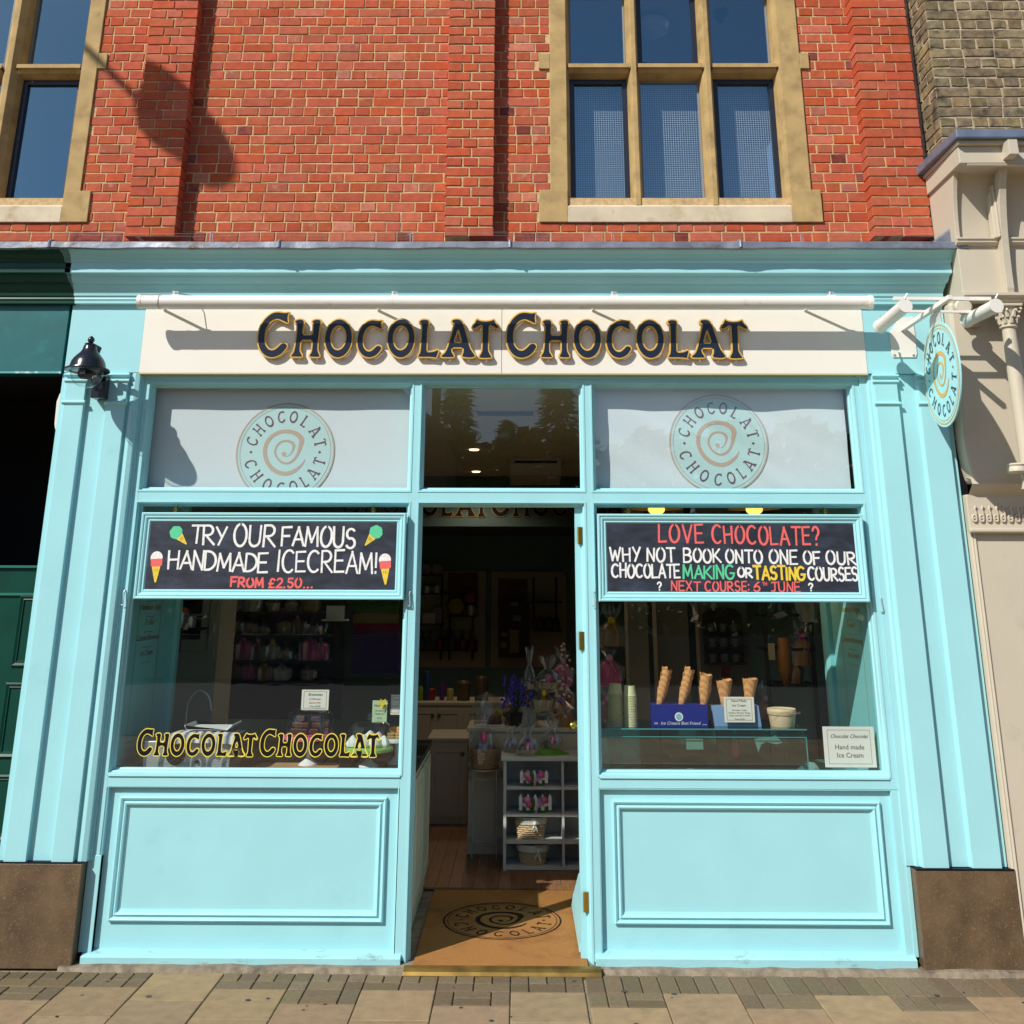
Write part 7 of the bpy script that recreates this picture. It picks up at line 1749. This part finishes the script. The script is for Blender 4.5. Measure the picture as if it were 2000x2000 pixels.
# body behind the column, pilaster
YB = -.14
xb0 = X(1888, 700, YB)
bl_ = catmull([(1853, 590), (1857, 625), (1864, 680), (1873, 745), (1877, 800), (1882, 860), (1891, 905), (1903, 942)], 4, False)
bp_l = [(X(a_, b_, YB), Z(a_, b_, YB)) for a_, b_ in bl_]
obj('body', MB().prism(bp_l + [(5, bp_l[-1][1]), (5, bp_l[0][1])], YB, .3, 'y'), P, cs, bevel=.022)
# flat scroll bracket turned edge-on (long profile)
def cpt(px_, py_, Y): p = at(px_, py_, Y); return p
xsB = X(1880, 700, -.2)
obj('roundel', MB().lathe((X(1883, 600, -.34), -.335, Z(1883, 598, -.34)), [(.0001, .012), (.04, .01), (.05, 0), (.05, -.02)], 20, axis='y', sx=1.15), P, cs, smooth=True)
# column with leafy capital
cxp = at(1970, 640, -.27); zct, zcb = Z(1968, 598, -.27), Z(1968, 640, -.27)
col_ = obj('column', MB().lathe((cxp.x, -.27, 0), [(.058, Z(1985, 955, -.27)), (.05, Z(1985, 955, -.27) + .03), (.046, Z(1985, 955, -.27) + .06), (.046, zcb - .3), (.042, zcb)], 20), P, cs, smooth=True)
obj('column_band', MB().lathe((X(1990, 940, -.27), -.27, Z(1985, 915, -.27)), [(.05, -.03), (.062, -.02), (.062, .0), (.055, .01), (.062, .02), (.05, .03)], 20), P, cs, smooth=True)
cap_ = MB().lathe((cxp.x, -.27, zcb), [(.045, -.01), (.055, -.002), (.055, .008), (.044, .014), (.046, .07), (.06, .12), (.066, .13)], 20)
obj('capital', cap_, P, col_, smooth=True)
for lay, (zz, rr_, nn) in enumerate(((.02, .046, 8), (.06, .05, 8))):
    for i in range(nn):
        t = 2 * math.pi * (i + lay * .5) / nn; c_, s_ = math.cos(t), math.sin(t)
        pts = [(cxp.x + c_ * (rr_ + d), -.27 + s_ * (rr_ + d), zcb + zz + h) for d, h in ((.002, 0), (.006, .025), (.014, .042), (.026, .046), (.03, .036))]
        obj('leaf', MB().tube(pts, [.012, .013, .011, .008, .004], 6), P, col_, smooth=True)
for i in range(4):
    t = math.pi / 4 + i * math.pi / 2; c_, s_ = math.cos(t), math.sin(t)
    obj('volute', MB().tube([(cxp.x + c_ * (.06 + .018 + .016 * math.cos(a * .9)), -.27 + s_ * (.078 + .016 * math.cos(a * .9)), zcb + .105 + .016 * math.sin(a * .9)) for a in range(7)], .007, 6), P, col_, smooth=True)
obj('abacus', MB().box(cxp.x - .075, cxp.x + .075, -.345, -.195, zcb + .128, zcb + .145), P, col_, bevel=.003)
# pilaster with carved leaf band
YP = -.06
xp0 = X(1949, 1434, YP)
zb1 = Z(1920, 985, YP); zb0 = Z(1920, 1025, YP)
obj('pilaster', MB().box(xp0, 5, YP, .2, .0, zb0 - .045), P, cs, bevel=.004)
obj('pilaster_edge', MB().prism([(xp0 - .0, .0), (xp0 - .003, -.03), (xp0 - .003, YP + .005), (xp0 + .004, YP - .012), (xp0 + .012, YP - .012), (xp0 + .012, .0)], .0, zb0 - .05, 'z'), P, cs, bevel=.003)
obj('band_block', MB().box(xp0 - .02, 5, YP - .012, .2, zb0 - .044, zb1 + .06), P, cs, bevel=.006)
obj('band_ledge', MB().prism([(YP - .012, zb0 - .055), (YP - .05, zb0 - .045), (YP - .05, zb0 - .028), (YP - .012, zb0 - .02)], xp0 - .03, 5, 'x'), P, cs, bevel=.003)
obj('bell_moulding', MB().sweep([(YP - .012, zb1 + .055), (YP - .02, zb1 + .07), (YP - .06, zb1 + .10), (YP - .08, zb1 + .12), (YP - .07, zb1 + .15), (YP, zb1 + .17)], xp0 + .0, 5, 'x'), P, cs, fix=False, smooth=True)
for i in range(9):
    x = xp0 + .015 + i * .045; zz = (zb0 + zb1) / 2
    pts = [(x + .013 * math.cos(a * .62), YP - .02, zz - .024 + .02 * math.sin(a * .62)) for a in range(10)] + [(x + .012, YP - .022, zz + .01), (x + .004, YP - .025, zz + .03), (x + .012, YP - .02, zz + .05), (x + .02, YP - .018, zz + .042)]
    obj('carved_leaf', MB().tube(pts, .0068, 6), P, cs, smooth=True)
    obj('carved_eye', MB().sphere((x, YP - .02, zz - .024), .007, 8, 6), P, cs, smooth=True)
obj('gap_shade_strip', MB().box(2.826, xp0 + .02, -.02, .1, 0, 3.0), BLACK, cs)  # solid black strip standing in for the shade between the shop fronts
mb = MB(); rnd2 = random.Random(5)
for i in range(6):
    x = 2.85 + i * .07; mb.lathe((x, -.1, 0), [(.05, -.01), (.045, .02), (.03, .035), (.0001, .04)], 7, wob=.5)
obj('rubble', mb, CONC, cs)
# thin metal strap down the corner gap
obj('edge_strip', MB().prism([(xp0 - .016, .02), (xp0 - .022, -.03), (xp0 - .016, YP + .004), (xp0 - .004, YP - .004), (xp0 - .004, .02)], .0, zb0 - .04, 'z'), P, cs, bevel=.004)

# ================================================================== ACROSS THE STREET (seen in the panes, and what shades the wall)
rnd = random.Random(3)
LEAF = mat('conifer_leaf', (.115, .12, .03), .8, island=.3, var=.2, scale=3)
BARK = mat('bark', (.09, .065, .045), .9, var=.3, scale=12)


def conifer(x, y, h, rad, name='conifer_tree', label='', lo=.12, seed=0):
    r_ = random.Random(seed); t = thing(name, label, 'tree', (x, y, 0), 'trees across the street')
    obj('trunk', MB().lathe((x, y, 0), [(.32, 0), (.22, h * .3), (.1, h * .75), (.02, h * .97)], 10, wob=.3), BARK, t)
    mb = MB()
    for i in range(4500):
        f = r_.random() ** .8; z = h * (lo + (1 - lo) * f); a = r_.uniform(0, 6.283)
        R_ = rad * (1 - f ** 2.2) * (.75 + .35 * noise.noise((math.cos(a) * 2, math.sin(a) * 2, z * .8 + seed))) + .15
        d = R_ * (r_.random() ** .45); px, py = x + d * math.cos(a), y + d * math.sin(a); s_ = r_.uniform(.12, .34)
        u1 = Vector((math.cos(a), math.sin(a), r_.uniform(-.5, .1))).normalized(); u2 = u1.cross(Vector((r_.uniform(-.4, .4), r_.uniform(-.4, .4), 1))).normalized()
        c = Vector((px, py, z)); mb.add([c - u1 * s_ * .6 - u2 * s_ * .3, c - u1 * s_ * .6 + u2 * s_ * .3, c + u1 * s_ + u2 * s_ * .12, c + u1 * s_ - u2 * s_ * .12], [(0, 1, 2, 3)])
    obj('crown', mb, LEAF, t, fix=False)


D_ = -36.0
def mir(px, py, Y=D_):
    """where something stands that the panes mirror at this pixel"""
    p = at(px, py, -Y + .12); return p.x, p.z
for i, (px_, py_, rr_, lab) in enumerate(((893, 700, 2.2, 'tall dark conifer across the street, left of the pair in the doorway pane'), (1088, 690, 2.6, 'tall dark conifer across the street, right of the pair in the doorway pane'), (990, 812, 3.0, 'lower bushy conifer between the two tall ones across the street'), (1210, 905, 3.2, 'low bushy tree across the street mirrored in the right transom pane'), (640, 900, 3.5, 'low bushy tree across the street on the left'))):
    x, z = mir(px_, py_); conifer(x, D_ + rnd.uniform(-1, 1), z * (1.12 if py_ < 720 else .98), rr_ * .60, label=lab, seed=i + 3, lo=.06)
h_ = thing('pitched_house', 'brick house with a slate roof across the street', 'house', (-8, -32, 0))
xg, zg = mir(830, 800, -30); xe, ze = mir(872, 855, -30)
obj('wall', MB().box(-15, xe, -37, -30, 0, ze - .1), mat('house_wall', (.25, .13, .08), .9), h_)
obj('roof', MB().prism([(-15, ze - .1), (xe + .3, ze - .1), (xg - 3.2, zg + 3.0), (-15, zg + 3.0)], -37.2, -29.8, 'y'), mat('house_roof', (.12, .10, .08), .8), h_)
obj('chimney', MB().box(xg + .2, xg + .5, -31, -30.5, ze, zg + 1.0), mat('house_wall', (.25, .13, .08), .9), h_)
wl2 = obj('garden_wall', MB().box(-30, 30, -20, -19.7, 0, 1.0), mat('far_wall', (.10, .09, .075), .9, var=.5, scale=2), None); tag(wl2, 'long low stone wall on the far side of the street', 'wall')
hg = MB(); 
for i in range(5200):
    x = rnd.uniform(-30, 30); z = rnd.random() ** .7 * (3.4 + 1.1 * noise.noise((x * .25, 0, 0))); y = -22 + rnd.uniform(-1, 1); s_ = rnd.uniform(.15, .4)
    u1 = Vector((rnd.uniform(-1, 1), rnd.uniform(-1, 1), rnd.uniform(-1, 1))).normalized(); u2 = u1.orthogonal().normalized(); c = Vector((x, y, z))
    hg.add([c - u1 * s_, c + u2 * s_ * .6, c + u1 * s_, c - u2 * s_ * .6], [(0, 1, 2, 3)])
tag(obj('hedge', hg, LEAF, None, fix=False), 'long dark hedge growing behind the low wall across the street', 'hedge', kind='stuff')

tb = MB()
for i in range(14000):
    x = rnd.uniform(-26, 26); top_ = 9.0 + 1.5 * noise.noise((x * .35, 3, 0)) + .5 * noise.noise((x * 1.7, 5, 0)); z = rnd.random() ** .8 * top_; y = -40 + rnd.uniform(-1.2, 1.2); s_ = rnd.uniform(.2, .5)
    u1 = Vector((rnd.uniform(-1, 1), rnd.uniform(-1, 1), rnd.uniform(-1, 1))).normalized(); u2 = u1.orthogonal().normalized(); c = Vector((x, y, z))
    tb.add([c - u1 * s_, c + u2 * s_ * .7, c + u1 * s_, c - u2 * s_ * .7], [(0, 1, 2, 3)])
tag(obj('tree_belt', tb, LEAF, None, fix=False), 'belt of dense bushes and low trees closing the view across the street', 'bushes', kind='stuff')

# street lamp: lantern hanging from a long arm, its shadow lies on the brick wall
Sx = at(343, 236, WY); k_ = 3.4; sv = Vector((.95, 1, -1.15))
HP = Vector((Sx.x, WY, Sx.z)) - sv * k_
sl = thing('street_lamp', 'tall black street lamp with a lantern on a long sloping arm, left of the viewer', 'street lamp', (HP.x - 3.2, HP.y - .2, 0))
pb = Vector((HP.x - 3.2, HP.y - .2, 0))
def shp(px_, py_): p = at(px_, py_, WY); return Vector((p.x, WY, p.z)) - sv * k_
a1 = shp(271, 195); a2 = shp(155, 83); dv = (a2 - a1).normalized()
top = a1 + dv * 3.6
pb = Vector((top.x, top.y, 0)); sl.location = pb; ORG[sl.name] = tuple(pb)
obj('post', MB().tube([(pb.x, pb.y, 0), (pb.x, pb.y, 1.2), (pb.x, pb.y, 1.3), (pb.x, pb.y, top.z)], [.11, .1, .06, .045], 14), BLACKM, sl, smooth=True)
obj('arm', MB().tube([top, a1 + dv * 1.5 + Vector((0, 0, .0)), a1], .028, 8), BLACKM, sl)
c = (a1 + shp(437, 318)) / 2
ax = (shp(437, 318) - a1).normalized(); ln = (shp(437, 318) - a1).length / 2 * .74
def along(r_, h): return (r_, h)
lan = MB(); Mx = Matrix.Translation(c) @ ax.to_track_quat('Z', 'Y').to_matrix().to_4x4()
lan.lathe((0, 0, 0), [(.05, -ln), (.14, -ln * .8), (.235, -ln * .35), (.255, 0), (.245, ln * .5), (.2, ln * .8), (.1, ln * .97), (.0001, ln)], 20, sx=1.15, sy=.9)
lan.xf(Mx); obj('lantern', lan, BLACKM, sl, smooth=True)
